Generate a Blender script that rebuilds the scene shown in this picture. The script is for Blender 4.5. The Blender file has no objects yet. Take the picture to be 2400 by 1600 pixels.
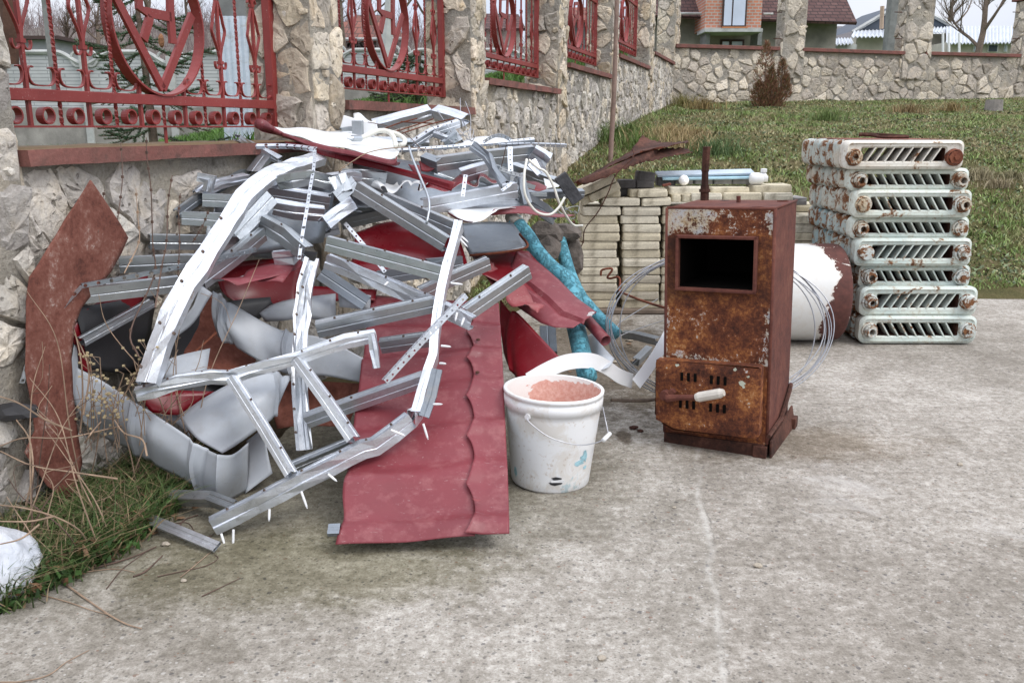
import bpy, bmesh, math, random
import numpy as np
from mathutils import Vector, Matrix, noise as mnoise
# ---------------------------------------------------------------- camera, world, sun, exposure
SC = bpy.context.scene
COL = SC.collection
F, CX, CY, HC = 2100.0, 1200.0, 800.0, 1.07       # focal length in photo pixels, photo centre, lens height (m)
PITCH = math.atan(503.0 / F)
CP, SP = math.cos(PITCH), math.sin(PITCH)
cam_d = bpy.data.cameras.new('camera')
cam_d.sensor_width = 36.0
cam_d.lens = F / 2400.0 * 36.0
cam_d.clip_start, cam_d.clip_end = 0.05, 2000.0
cam = bpy.data.objects.new('camera', cam_d)
cam.location = (0, 0, HC)
cam.rotation_euler = (math.pi / 2 - PITCH, 0, 0)
COL.objects.link(cam)
SC.camera = cam
world = bpy.data.worlds.new('World')
SC.world = world
world.use_nodes = True
wn = world.node_tree
wn.nodes.clear()
SUN_EL, SUN_ROT = math.radians(52), math.radians(150)
o_ = wn.nodes.new('ShaderNodeOutputWorld')
bg = wn.nodes.new('ShaderNodeBackground')
sky = wn.nodes.new('ShaderNodeTexSky')
sky.sky_type = 'NISHITA'
sky.sun_disc = False
sky.sun_elevation = SUN_EL
sky.sun_rotation = SUN_ROT
sky.dust_density = 4.0
bg.inputs['Strength'].default_value = 0.1
geo = wn.nodes.new('ShaderNodeTexCoord')
cn = wn.nodes.new('ShaderNodeTexNoise')
cn.inputs['Scale'].default_value = 2.2
cn.inputs['Detail'].default_value = 5
cr = wn.nodes.new('ShaderNodeValToRGB')                 # an overcast deck: near white with thinner bluish gaps
cr.color_ramp.elements[0].position, cr.color_ramp.elements[0].color = 0.36, (6.9, 7.7, 9.4, 1)
cr.color_ramp.elements[1].position, cr.color_ramp.elements[1].color = 0.6, (9.6, 9.7, 10.2, 1)
mixw = wn.nodes.new('ShaderNodeMixRGB')
mixw.inputs[0].default_value = 0.88
wn.links.new(geo.outputs['Generated'], cn.inputs['Vector'])
wn.links.new(cn.outputs['Fac'], cr.inputs[0])
wn.links.new(sky.outputs[0], mixw.inputs[1])
wn.links.new(cr.outputs[0], mixw.inputs[2])
sz = wn.nodes.new('ShaderNodeSeparateXYZ'); wn.links.new(geo.outputs['Generated'], sz.inputs[0])
lum = wn.nodes.new('ShaderNodeMapRange')                # overcast sky: brighter overhead than at the horizon
lum.inputs['From Min'].default_value = 0.0; lum.inputs['From Max'].default_value = 1.0
lum.inputs['To Min'].default_value = 0.68; lum.inputs['To Max'].default_value = 1.65
wn.links.new(sz.outputs[2], lum.inputs['Value'])
mul = wn.nodes.new('ShaderNodeMixRGB'); mul.blend_type = 'MULTIPLY'; mul.inputs[0].default_value = 1.0
wn.links.new(mixw.outputs[0], mul.inputs[1]); wn.links.new(lum.outputs[0], mul.inputs[2])
wn.links.new(mul.outputs[0], bg.inputs['Color'])
wn.links.new(bg.outputs[0], o_.inputs['Surface'])
sun_d = bpy.data.lights.new('sun', 'SUN')
sun_d.energy = 1.1
sun_d.angle = math.radians(24)
sun_d.color = (1.0, 0.96, 0.9)
sun = bpy.data.objects.new('sun', sun_d)
sun.rotation_euler = (math.pi / 2 - SUN_EL, 0, math.radians(60))
COL.objects.link(sun)
SC.view_settings.view_transform = 'Standard'
SC.view_settings.look = 'None'
SC.view_settings.exposure = 0.52
SC.view_settings.gamma = 1.0
SC.cycles.max_bounces = 8
SC.cycles.use_adaptive_sampling = False
SC.cycles.sample_clamp_indirect = 4.0
SC.render.filter_size = 1.3
try:
    SC.cycles.use_denoising = True
except Exception:
    pass

# ---------------------------------------------------------------- photo-pixel -> place helpers (each point gets its own real distance)
ZOOMS = {'S': (0, 0, 1.0), 'A': (0, 300, 2.613), 'B': (0, 800, 2.613), 'C': (400, 250, 3.92), 'D': (800, 230, 3.733),
         'E': (300, 600, 2.178), 'F': (700, 500, 1.96), 'G': (1100, 450, 2.09), 'H': (1150, 550, 4.48), 'I': (1400, 700, 6.03),
         'T': (600, 0, 3.357), 'L': (0, 0, 3.357), 'R': (1250, 0, 3.92), 'Q': (1800, 0, 3.92), 'K': (1480, 430, 2.34),
         'M': (1800, 250, 2.613), 'J': (1300, 250, 3.357)}
def px(z, x, y):
    a, b, s = ZOOMS[z]
    return a + x / s, b + y / s
def rdir(x, y):
    u, v = (x - CX) / F, (y - CY) / F
    return Vector((u, CP - v * SP, -SP - v * CP))
def P(x, y, Y):
    d = rdir(x, y)
    return Vector((0, 0, HC)) + d * (Y / d.y)
def G(x, y, z=0.0):
    d = rdir(x, y)
    return Vector((0, 0, HC)) + d * ((z - HC) / d.z)
WALL_ON = [True]
def Z(z, x, y, Y):
    a, b = px(z, x, y)
    if WALL_ON[0] and a < 1300: Y = min(Y, wy(a, b) - .06)       # nothing of the heap pokes into the wall
    return P(a, b, Y)
def ZG(z, x, y, h=0.0):
    a, b = px(z, x, y)
    return G(a, b, h)
def wy(x, y):
    a = math.atan(650.0 / (F / CP)); n = Vector((math.cos(a), -math.sin(a), 0))
    return hit(x, y, Vector((-2.02, 0, 0)), n).y
def hit(x, y, O, N):
    d = rdir(x, y)
    c = Vector((0, 0, HC))
    return c + d * ((O - c).dot(N) / d.dot(N))

# ---------------------------------------------------------------- building helpers
def tag(o, label=None, cat=None, group=None, kind=None):
    if label: o['label'] = label
    if cat: o['category'] = cat
    if group: o['group'] = group
    if kind: o['kind'] = kind
    return o
def thing(name, label, cat, loc=(0, 0, 0), group=None):
    o = bpy.data.objects.new(name, None)
    o.empty_display_size = 0.1
    o.location = loc
    COL.objects.link(o)
    return tag(o, label, cat, group)
def wloc(p):
    v = Vector((0, 0, 0))
    while p is not None:
        v += Vector(p.location)
        p = p.parent
    return v
class MB:
    def __init__(s):
        s.v, s.f, s.m, s.c = [], [], [], []
    def add(s, verts, faces, mat=0, col=None):
        b = len(s.v)
        s.v.extend([tuple(q) for q in verts])
        s.f.extend([tuple(i + b for i in f) for f in faces])
        s.m.extend([mat] * len(faces))
        s.c.extend([col if col else (1, 1, 1)] * len(verts))
        return b
    def box(s, c, d, ax=None, mat=0, col=None, taper=1.0):
        c = Vector(c)
        X, Y, Zv = ax if ax else (Vector((1, 0, 0)), Vector((0, 1, 0)), Vector((0, 0, 1)))
        vs = []
        for k in (-1, 1):
            t = taper if k > 0 else 1.0
            for j in (-1, 1):
                for i in (-1, 1):
                    vs.append(c + X * (i * d[0] / 2 * t) + Y * (j * d[1] / 2 * t) + Zv * (k * d[2] / 2))
        s.add(vs, [(0, 2, 3, 1), (4, 5, 7, 6), (0, 1, 5, 4), (2, 6, 7, 3), (0, 4, 6, 2), (1, 3, 7, 5)], mat, col)
    def tube(s, pts, r, n=8, mat=0, col=None, cap=True, jit=0.0, rng=None):
        pts = [Vector(p) for p in pts]
        if len(pts) < 2: return
        rs = r if isinstance(r, (list, tuple)) else [r] * len(pts)
        ring, fc = [], []
        t0 = (pts[1] - pts[0]).normalized()
        ref = Vector((0, 0, 1)) if abs(t0.z) < 0.9 else Vector((1, 0, 0))
        a = t0.cross(ref).normalized()
        for i, p in enumerate(pts):
            t = (pts[min(i + 1, len(pts) - 1)] - pts[max(i - 1, 0)])
            t = t.normalized() if t.length > 1e-9 else t0
            a = (a - t * a.dot(t))
            a = a.normalized() if a.length > 1e-6 else t.orthogonal().normalized()
            b = t.cross(a)
            for k in range(n):
                th = 2 * math.pi * k / n
                rr = rs[i] * (1 + (rng.uniform(-jit, jit) if jit else 0))
                ring.append(p + a * (math.cos(th) * rr) + b * (math.sin(th) * rr))
        for i in range(len(pts) - 1):
            for k in range(n):
                fc.append((i * n + k, i * n + (k + 1) % n, (i + 1) * n + (k + 1) % n, (i + 1) * n + k))
        if cap:
            fc.append(tuple(range(n - 1, -1, -1)))
            fc.append(tuple((len(pts) - 1) * n + k for k in range(n)))
        s.add(ring, fc, mat, col)
    def lathe(s, c, prof, n=32, mat=0, col=None, axis=None, sx=1.0):
        c = Vector(c)
        X, Y, Zv = axis if axis else (Vector((1, 0, 0)), Vector((0, 1, 0)), Vector((0, 0, 1)))
        vs, fc = [], []
        for (r, h) in prof:
            for k in range(n):
                th = 2 * math.pi * k / n
                vs.append(c + X * (r * math.cos(th) * sx) + Y * (r * math.sin(th)) + Zv * h)
        for i in range(len(prof) - 1):
            for k in range(n):
                fc.append((i * n + k, i * n + (k + 1) % n, (i + 1) * n + (k + 1) % n, (i + 1) * n + k))
        s.add(vs, fc, mat, col)
    def sweep(s, pts, sec, ups, mat=0, closed=False, col=None, fn=None):
        """sec: list of (n, b): n along the face normal, b along 'up'; ups: one up vector per point"""
        pts = [Vector(p) for p in pts]
        N, k = len(pts), len(sec)
        vs, fc = [], []
        for i, p in enumerate(pts):
            t = (pts[min(i + 1, N - 1)] - pts[max(i - 1, 0)]).normalized()
            u = ups[i] if isinstance(ups, list) else ups
            nrm = t.cross(u).normalized()
            uu = nrm.cross(t).normalized()
            mit = 1.0
            if 0 < i < N - 1:
                a, b = (pts[i] - pts[i - 1]).normalized(), (pts[i + 1] - pts[i]).normalized()
                mit = 1 / max(0.5, math.cos(a.angle(b, 0) / 2))
            for j, (q, w) in enumerate(sec):
                pt = p + nrm * (q) + uu * (w * mit)
                if fn: pt = pt + fn(i, j, pt, nrm, uu)
                vs.append(pt)
        kk = k if closed else k - 1
        for i in range(N - 1):
            for j in range(kk):
                fc.append((i * k + j, i * k + (j + 1) % k, (i + 1) * k + (j + 1) % k, (i + 1) * k + j))
        if closed:
            fc.append(tuple(range(k - 1, -1, -1)))
            fc.append(tuple((N - 1) * k + j for j in range(k)))
        s.add(vs, fc, mat, col)
    def build(s, name, mats, parent=None, label=None, cat=None, group=None, kind=None, smooth=False, solid=0.0, back=0, bevel=0.0, offset=0.0):
        me = bpy.data.meshes.new(name)
        arr = np.array(s.v, dtype=float).reshape(-1, 3)
        if parent is not None:
            loc = Vector((0, 0, 0)); off = wloc(parent)
        else:
            mn, mx = arr.min(0), arr.max(0)
            off = Vector(((mn[0] + mx[0]) / 2, (mn[1] + mx[1]) / 2, mn[2])); loc = off
        arr = arr - np.array(off)
        me.from_pydata([tuple(x) for x in arr], [], s.f)
        if not isinstance(mats, (list, tuple)): mats = [mats]
        for m in mats: me.materials.append(m)
        if len(mats) > 1:
            me.polygons.foreach_set('material_index', np.minimum(np.array(s.m, dtype=np.int32), len(mats) - 1))
        ca = me.color_attributes.new('tone', 'FLOAT_COLOR', 'POINT')
        cc = np.ones((len(s.v), 4)); cc[:, :3] = np.array(s.c).reshape(-1, 3)
        ca.data.foreach_set('color', cc.ravel())
        if smooth: me.polygons.foreach_set('use_smooth', [True] * len(me.polygons))
        me.update()
        o = bpy.data.objects.new(name, me)
        COL.objects.link(o)
        o.location = loc
        if parent is not None: o.parent = parent
        if solid:
            md = o.modifiers.new('thickness', 'SOLIDIFY'); md.thickness = solid; md.offset = offset
            md.material_offset = back; md.material_offset_rim = 0
        if bevel:
            md = o.modifiers.new('edge', 'BEVEL'); md.width = bevel; md.segments = 2; md.limit_method = 'ANGLE'
        return tag(o, label, cat, group, kind)
def curve(pts, n=8):
    """Catmull-Rom through Vector points"""
    pts = [Vector(p) for p in pts]
    if len(pts) < 3:
        return [pts[0].lerp(pts[-1], i / n) for i in range(n + 1)]
    out = []
    q = [pts[0] * 2 - pts[1]] + pts + [pts[-1] * 2 - pts[-2]]
    for i in range(1, len(q) - 2):
        for k in range(n):
            t = k / n
            a, b, c, d = q[i - 1], q[i], q[i + 1], q[i + 2]
            out.append(0.5 * ((2 * b) + (c - a) * t + (2 * a - 5 * b + 4 * c - d) * t * t + (3 * b - a - 3 * c + d) * t * t * t))
    out.append(pts[-1].copy())
    return out
def fbm(p, s=1.0, o=3):
    v, a, f = 0.0, 1.0, s
    for _ in range(o):
        v += a * mnoise.noise(Vector(p) * f); a *= .5; f *= 2.1
    return v
def copy_tree(o, parent=None):
    c = o.copy(); COL.objects.link(c)
    if parent is not None: c.parent = parent
    for ch in [x for x in bpy.data.objects if x.parent == o]:
        copy_tree(ch, c)
    return c

# ---------------------------------------------------------------- materials
class NT:
    def __init__(s, name):
        s.m = bpy.data.materials.new(name); s.m.use_nodes = True
        s.t = s.m.node_tree; s.b = s.t.nodes['Principled BSDF']
        s.tc = s.t.nodes.new('ShaderNodeTexCoord')
    def n(s, typ, **kw):
        x = s.t.nodes.new('ShaderNode' + typ)
        for k, v in kw.items():
            if k in x.inputs: x.inputs[k].default_value = v
            else: setattr(x, k, v)
        return x
    def l(s, a, b): s.t.links.new(a, b)
    def coord(s, scale=(1, 1, 1), rot=(0, 0, 0), src='Object'):
        mp = s.n('Mapping'); mp.inputs['Scale'].default_value = scale; mp.inputs['Rotation'].default_value = rot
        s.l(s.tc.outputs[src], mp.inputs['Vector']); return mp.outputs[0]
    def noise(s, scale, detail=4, rough=.55, vec=None, dist=0.0):
        x = s.n('TexNoise'); x.inputs['Scale'].default_value = scale; x.inputs['Detail'].default_value = detail
        x.inputs['Roughness'].default_value = rough; x.inputs['Distortion'].default_value = dist
        s.l(vec if vec else s.coord(), x.inputs['Vector']); return x.outputs['Fac']
    def vor(s, scale, vec=None, out='Distance', feature='F1', rnd=1.0):
        x = s.n('TexVoronoi'); x.feature = feature; x.inputs['Scale'].default_value = scale; x.inputs['Randomness'].default_value = rnd
        s.l(vec if vec else s.coord(), x.inputs['Vector']); return x.outputs[out]
    def ramp(s, fac, stops, interp='LINEAR'):
        x = s.n('ValToRGB'); r = x.color_ramp; r.interpolation = interp
        while len(r.elements) < len(stops): r.elements.new(0.5)
        for e, (p, c) in zip(r.elements, stops):
            e.position = p; e.color = (c, c, c, 1) if not isinstance(c, (tuple, list)) else (*c[:3], 1)
        s.l(fac, x.inputs[0]); return x.outputs[0]
    def mix(s, f, a, b, mode='MIX'):
        x = s.n('MixRGB'); x.blend_type = mode
        for i, q in ((0, f), (1, a), (2, b)):
            if isinstance(q, (int, float)): x.inputs[i].default_value = q if i == 0 else (q, q, q, 1)
            elif isinstance(q, (tuple, list)): x.inputs[i].default_value = (*q[:3], 1)
            else: s.l(q, x.inputs[i])
        return x.outputs[0]
    def math(s, op, a, b=0.5, c=0.0):
        x = s.n('Math'); x.operation = op
        for i, q in ((0, a), (1, b), (2, c)):
            if isinstance(q, (int, float)): x.inputs[i].default_value = q
            else: s.l(q, x.inputs[i])
        return x.outputs[0]
    def bump(s, h, st=.5, dist=.01, prev=None):
        x = s.n('Bump'); x.inputs['Strength'].default_value = st; x.inputs['Distance'].default_value = dist
        s.l(h, x.inputs['Height'])
        if prev: s.l(prev, x.inputs['Normal'])
        return x.outputs[0]
    def tone(s):
        x = s.n('Attribute'); x.attribute_name = 'tone'; return x.outputs['Color']
    def done(s, col=None, rough=None, metal=None, normal=None, spec=None):
        for k, v in (('Base Color', col), ('Roughness', rough), ('Metallic', metal), ('Normal', normal), ('Specular IOR Level', spec)):
            if v is None: continue
            if isinstance(v, (int, float)): s.b.inputs[k].default_value = v
            elif isinstance(v, (tuple, list)): s.b.inputs[k].default_value = (*v[:3], 1)
            else: s.l(v, s.b.inputs[k])
        return s.m
def mat_simple(name, col, rough=.6, metal=0.0, var=.15, sc=8.0, bs=.2, bd=.003, bsc=60, spec=None):
    t = NT(name)
    nz = t.noise(sc, 5, .6)
    c = t.mix(t.ramp(nz, [(.3, 0.0), (.7, 1.0)]), tuple(x * (1 - var) for x in col), tuple(min(1, x * (1 + var)) for x in col))
    return t.done(c, rough, metal, t.bump(t.noise(bsc, 4), bs, bd), spec)
M = {}
def stone_mat(name, fine=1.0):
    t = NT(name)
    base = t.tone()
    n1 = t.noise(9 * fine, 6, .65); n2 = t.noise(60 * fine, 5, .7); n3 = t.vor(95 * fine)
    c = t.mix(.75, base, t.ramp(n1, [(.3, (.62, .6, .6)), (.5, (1, 1, 1)), (.72, (1.2, 1.12, .98))]), 'MULTIPLY')
    c = t.mix(.55, c, t.ramp(n2, [(.28, (.5, .46, .42)), (.5, (1, 1, 1)), (.75, (1.2, 1.2, 1.18))]), 'MULTIPLY')
    pit = t.ramp(t.noise(34 * fine, 3, .5), [(.28, 1.0), (.36, 0.0)])
    c = t.mix(t.math('MULTIPLY', pit, .7), c, (.1, .085, .065))
    h = t.math('ADD', t.math('MULTIPLY', n1, 1.2), t.math('SUBTRACT', t.math('MULTIPLY', n2, .7), t.math('MULTIPLY', pit, .6)))
    return t.done(c, .92, 0, t.bump(h, .8, .016), .25)
M['stone'] = stone_mat('rubble_stone')
def mortar_mat():
    t = NT('mortar')
    n1 = t.noise(4, 6, .6); n2 = t.noise(70, 5, .75); n3 = t.noise(16, 5, .6)
    c = t.ramp(n1, [(.3, (.29, .28, .26)), (.5, (.40, .375, .33)), (.7, (.48, .43, .35))])
    c = t.mix(.6, c, t.ramp(n2, [(.3, (.55, .53, .5)), (.6, (1.15, 1.12, 1.1))]), 'MULTIPLY')
    c = t.mix(t.ramp(n3, [(.3, .6), (.42, 0)]), c, (.12, .1, .08))
    return t.done(c, .95, 0, t.bump(t.math('ADD', t.math('MULTIPLY', n3, 1.5), n2), .9, .02), .2)
M['mortar'] = mortar_mat()
def coping_mat():
    t = NT('coping_concrete')
    g = t.n('NewGeometry'); sx = t.n('SeparateXYZ'); t.l(g.outputs['Normal'], sx.inputs[0])
    n1 = t.noise(7, 6, .65); n2 = t.noise(80, 4, .7)
    red = t.mix(t.ramp(n1, [(.35, 0), (.65, 1)]), (.15, .075, .062), (.24, .095, .08))
    moss = t.mix(t.ramp(n1, [(.4, 0), (.6, 1)]), (.13, .095, .035), (.2, .14, .075))
    c = t.mix(t.ramp(sx.outputs[2], [(.5, 0), (.8, .85)]), red, moss)
    c = t.mix(t.ramp(t.noise(14, 4), [(.25, .8), (.42, 0)]), c, (.06, .045, .04))
    c = t.mix(.5, c, t.ramp(n2, [(.3, .6), (.7, 1.25)]), 'MULTIPLY')
    return t.done(c, .8, 0, t.bump(n2, .5, .006), .3)
M['coping'] = coping_mat()
def concrete_mat():
    t = NT('concrete_slab')
    v = t.coord()
    big = t.noise(.9, 6, .62, v, .3); mid = t.noise(5.5, 8, .68, v, .5); fine = t.noise(38, 8, .78, v, .2); vf = t.noise(190, 3, .7, v)
    f = t.math('ADD', t.math('MULTIPLY', big, .40), t.math('ADD', t.math('MULTIPLY', mid, .42), t.math('MULTIPLY', fine, .82)))
    c = t.ramp(f, [(.66, (.20, .18, .15)), (.76, (.27, .245, .21)), (.83, (.34, .313, .273)), (.91, (.44, .41, .367)), (1.02, (.58, .55, .50))])
    # darker olive patch by the pile foot and the left edge
    sx = t.n('SeparateXYZ'); t.l(t.tc.outputs['Object'], sx.inputs[0])
    c = t.mix(.7, c, t.ramp(vf, [(.3, (.62, .61, .6)), (.5, (1, 1, 1)), (.68, (1.18, 1.18, 1.18))]), 'MULTIPLY')
    # exposed pebbles
    vv = t.noise(7, 3, .5, v)
    def peb(scale, thr, cols, keep):
        vo = t.n('TexVoronoi'); vo.inputs['Scale'].default_value = scale
        wob = t.n('TexNoise'); wob.inputs['Scale'].default_value = scale * 1.3; t.l(v, wob.inputs['Vector'])
        vec = t.n('VectorMath'); vec.operation = 'MULTIPLY_ADD'; t.l(wob.outputs['Color'], vec.inputs[0])
        vec.inputs[1].default_value = (.6 / scale,) * 3; t.l(v, vec.inputs[2]); t.l(vec.outputs[0], vo.inputs['Vector'])
        sc = t.n('SeparateColor'); t.l(vo.outputs['Color'], sc.inputs[0])
        m = t.math('MULTIPLY', t.ramp(vo.outputs['Distance'], [(thr * .75, 1), (thr, 0)]), t.math('GREATER_THAN', sc.outputs[0], keep))
        pc = t.ramp(sc.outputs[1], cols, 'CONSTANT')
        return m, pc
    m1, p1 = peb(46, .25, [(0, (.1, .095, .09)), (.4, (.15, .135, .12)), (.6, (.2, .11, .075)), (.68, (.055, .055, .065)), (.85, (.5, .48, .45))], .45)
    m2, p2 = peb(95, .3, [(0, (.075, .07, .065)), (.5, (.14, .12, .1)), (.75, (.55, .53, .5)), (.9, (.22, .12, .08))], .5)
    c = t.mix(t.math('MULTIPLY', m2, .6), c, p2)
    c = t.mix(t.math('MULTIPLY', m1, .6), c, p1)
    pits = t.ramp(t.noise(120, 2, .5, v), [(.30, 1), (.36, 0)])
    c = t.mix(t.math('MULTIPLY', pits, .45), c, (.15, .135, .115))
    # worn white patches
    c = t.mix(t.ramp(t.noise(1.3, 7, .72, t.coord(), .6), [(.60, 0), (.72, .65)]), c, (.60, .58, .55))
    # casting seam: the bay on the right is a little darker and pinker
    sm = t.n('TexNoise'); sm.inputs['Scale'].default_value = 5; sm.inputs['Detail'].default_value = 4; t.l(v, sm.inputs['Vector'])
    line = t.math('ADD', sx.outputs[0], t.math('MULTIPLY', t.math('SUBTRACT', sm.outputs['Fac'], .5), .09))
    line = t.math('SUBTRACT', line, t.math('MULTIPLY', sx.outputs[1], .148))
    # line offset filled in later by object coordinates (slab origin = world origin)
    seam = t.math('SUBTRACT', line, .207)
    c = t.mix(t.ramp(seam, [(0.0, 0), (.004, .22)]), c, t.mix(1, c, (.78, .73, .71), 'MULTIPLY'))
    near = t.math('ABSOLUTE', t.math('ADD', seam, .012))
    c = t.mix(t.math('MULTIPLY', t.ramp(near, [(.0, .45), (.012, 0)]), t.ramp(mid, [(.35, .2), (.6, 1)])), c, (.6, .58, .54))
    crk = t.math('ABSOLUTE', seam)
    c = t.mix(t.math('MULTIPLY', t.ramp(crk, [(.0008, .6), (.002, 0)]), t.ramp(mid, [(.5, 0), (.6, 1)])), c, (.14, .125, .11))
    # darker olive tint round the foot of the heap
    dx = t.math('MULTIPLY', t.math('ADD', sx.outputs[0], .75), .8); dy = t.math('SUBTRACT', sx.outputs[1], 2.75)
    dd = t.math('SQRT', t.math('ADD', t.math('MULTIPLY', dx, dx), t.math('MULTIPLY', t.math('MULTIPLY', dy, dy), .85)))
    dd = t.math('ADD', dd, t.math('MULTIPLY', t.math('SUBTRACT', mid, .5), .5))
    dm = t.ramp(dd, [(.55, 1), (1.15, 0)])
    c = t.mix(t.math('MULTIPLY', dm, .85), c, t.mix(1, c, (.56, .555, .46), 'MULTIPLY'))
    # trodden dirt between the heap and the furnace, and a dark stain beside the bucket
    def spot(cx, cy, rx, ry, lo, hi, col, k, c):
        ax_ = t.math('DIVIDE', t.math('SUBTRACT', sx.outputs[0], cx), rx); ay_ = t.math('DIVIDE', t.math('SUBTRACT', sx.outputs[1], cy), ry)
        d_ = t.math('ADD', t.math('SQRT', t.math('ADD', t.math('MULTIPLY', ax_, ax_), t.math('MULTIPLY', ay_, ay_))), t.math('MULTIPLY', t.math('SUBTRACT', t.math('ADD', mid, t.math('MULTIPLY', fine, .5)), .75), 1.5))
        return t.mix(t.math('MULTIPLY', t.ramp(d_, [(lo, 1), (hi, 0)]), k), c, t.mix(1, c, col, 'MULTIPLY'))
    c = spot(.42, 4.15, .55, 1.05, .6, 1.1, (.42, .37, .31), .9, c)
    c = spot(.40, 3.02, .035, .10, .6, 1.0, (.35, .30, .26), .9, c)
    c = spot(.95, 2.95, .55, .22, .5, 1.1, (.72, .66, .58), .8, c)
    c = spot(-.55, 2.05, .6, .25, .5, 1.1, (.66, .65, .52), .7, c)
    h = t.math('ADD', t.math('MULTIPLY', fine, 1.0), t.math('ADD', t.math('MULTIPLY', vf, .5), t.math('MULTIPLY', m1, .25)))
    nrm = t.bump(h, .55, .008)
    return t.done(c, .93, 0, nrm, .2)
M['concrete'] = concrete_mat()
def galv_mat(name, tint=(.50, .535, .565), rough=.33, dull=0.0):
    t = NT(name)
    v = t.coord()
    vo = t.n('TexVoronoi'); vo.inputs['Scale'].default_value = 55; t.l(v, vo.inputs['Vector'])
    sc = t.n('SeparateColor'); t.l(vo.outputs['Color'], sc.inputs[0])
    n1 = t.noise(6, 5, .6, v); n2 = t.noise(45, 5, .7, v)
    a = tuple(x * .8 for x in tint)
    c = t.mix(t.ramp(n1, [(.3, 0), (.7, 1)]), a, tint)
    c = t.mix(.25, c, t.ramp(sc.outputs[0], [(0, .75), (1, 1.1)]), 'MULTIPLY')
    c = t.mix(t.math('MULTIPLY', t.ramp(n2, [(.3, 1), (.42, 0)]), .35), c, (.25, .26, .28))
    dst = t.ramp(t.noise(9, 6, .7, t.coord((1, 1, 2.5)), .6), [(.54, 0), (.70, .5)])
    c = t.mix(dst, c, (.36, .34, .31))
    r = t.math('ADD', t.math('MULTIPLY', n2, .25), t.math('ADD', t.math('MULTIPLY', dst, .5), rough - .14))
    vv = t.coord((1, 1, 1)); knurl = t.vor(260, vv)
    return t.done(c, r, .88 - dull, t.bump(t.math('ADD', t.math('MULTIPLY', n1, .6), t.math('MULTIPLY', knurl, .12)), .35, .01))
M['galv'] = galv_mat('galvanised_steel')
M['galv_bright'] = galv_mat('bright_galvanised_steel', (.70, .74, .80), .42)  # lighter copy: sky brightness of upward faces put into the tint
M['galv_lit'] = galv_mat('sky_lit_galvanised_steel', (.84, .88, .93), .46)  # lightest copy: sky light on rails and struts painted into the tint
M['galv_dark'] = galv_mat('darker_galvanised_steel', (.27, .30, .335), .38, .2)  # darker copy: shade of buried and turned-away faces put into the tint
def paint_mat(name, col, rough=.35, scratch=.25, dust=.2, dirt=(.3, .25, .22), streak=1):
    t = NT(name); v = t.coord()
    n1 = t.noise(3.5, 5, .6, v); 
    c = t.mix(t.ramp(n1, [(.3, 0), (.7, 1)]), tuple(x * .8 for x in col), tuple(min(1, x * 1.12) for x in col))
    c = t.mix(t.math('MULTIPLY', t.ramp(t.noise(18, 6, .7, v), [(.5, 0), (.75, 1)]), dust), c, dirt)
    scr = t.ramp(t.noise(30, 2, .4, t.coord((1, 9, 2), (0.3, .5, .8)), 1.5), [(.71, 0), (.735, 1)])
    spots = t.ramp(t.noise(120, 2, .5, v), [(.725, 0), (.76, 1)])
    c = t.mix(t.math('MULTIPLY', t.math('MAXIMUM', scr, spots), scratch), c, (.62, .58, .56))
    r = t.math('ADD', t.math('MULTIPLY', n1, .25), rough - .1)
    return t.done(c, r, 0, t.bump(t.noise(5, 3, .5, v), .12, .02), .38)
M['red'] = paint_mat('burgundy_coated_steel', (.19, .034, .043), .42, .22, .5, (.36, .15, .15))
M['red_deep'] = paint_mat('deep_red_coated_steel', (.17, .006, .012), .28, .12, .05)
M['redlite'] = paint_mat('faded_red_coated_steel', (.25, .05, .055), .5, .5, .45, (.38, .22, .2))
M['gray'] = paint_mat('pale_grey_sheet_back', (.43, .46, .50), .38, .3, .4, (.3, .29, .27))
M['white'] = paint_mat('white_sheet_back', (.74, .76, .77), .45, .12, .12, (.5, .42, .34))
M['iron_red'] = paint_mat('red_painted_iron', (.235, .036, .033), .45, .3, .3, (.33, .1, .09))
def rust_mat(name, stops, sc=7.0, bump=.6, white=0.0):
    t = NT(name); v = t.coord()
    f = t.math('ADD', t.math('MULTIPLY', t.noise(sc, 8, .7, v, .4), .6), t.math('MULTIPLY', t.noise(sc * 9, 6, .75, v), .4))
    c = t.ramp(f, stops)
    return t.done(c, .85, 0, t.bump(f, bump, .008), .3)
M['rust'] = rust_mat('brown_rust', [(.36, (.045, .014, .009)), (.46, (.11, .032, .018)), (.54, (.17, .055, .03)), (.64, (.25, .09, .05))])
M['rust_dark'] = rust_mat('dark_brown_rust', [(.36, (.02, .01, .008)), (.48, (.055, .022, .015)), (.6, (.12, .05, .034))])
M['rust_sheet'] = rust_mat('brick_red_rust', [(.38, (.1, .035, .025)), (.48, (.175, .06, .04)), (.56, (.23, .085, .06)), (.64, (.38, .26, .21))], 5)
M['tile'] = None
def tile_mat():
    t = NT('cream_concrete'); v = t.coord()
    oi = t.n('ObjectInfo')
    n1 = t.noise(9, 6, .65, v); n2 = t.noise(90, 4, .7, v)
    c = t.ramp(oi.outputs['Random'], [(0, (.55, .495, .37)), (.5, (.65, .585, .44)), (.85, (.70, .65, .53)), (1, (.49, .445, .36))])
    c = t.mix(t.ramp(n1, [(.34, .75), (.52, 0)]), c, (.25, .215, .155))
    c = t.mix(.5, c, t.ramp(n2, [(.3, .65), (.7, 1.2)]), 'MULTIPLY')
    return t.done(c, .9, 0, t.bump(t.math('ADD', n1, n2), .5, .005), .2)
M['tile'] = tile_mat()
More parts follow.
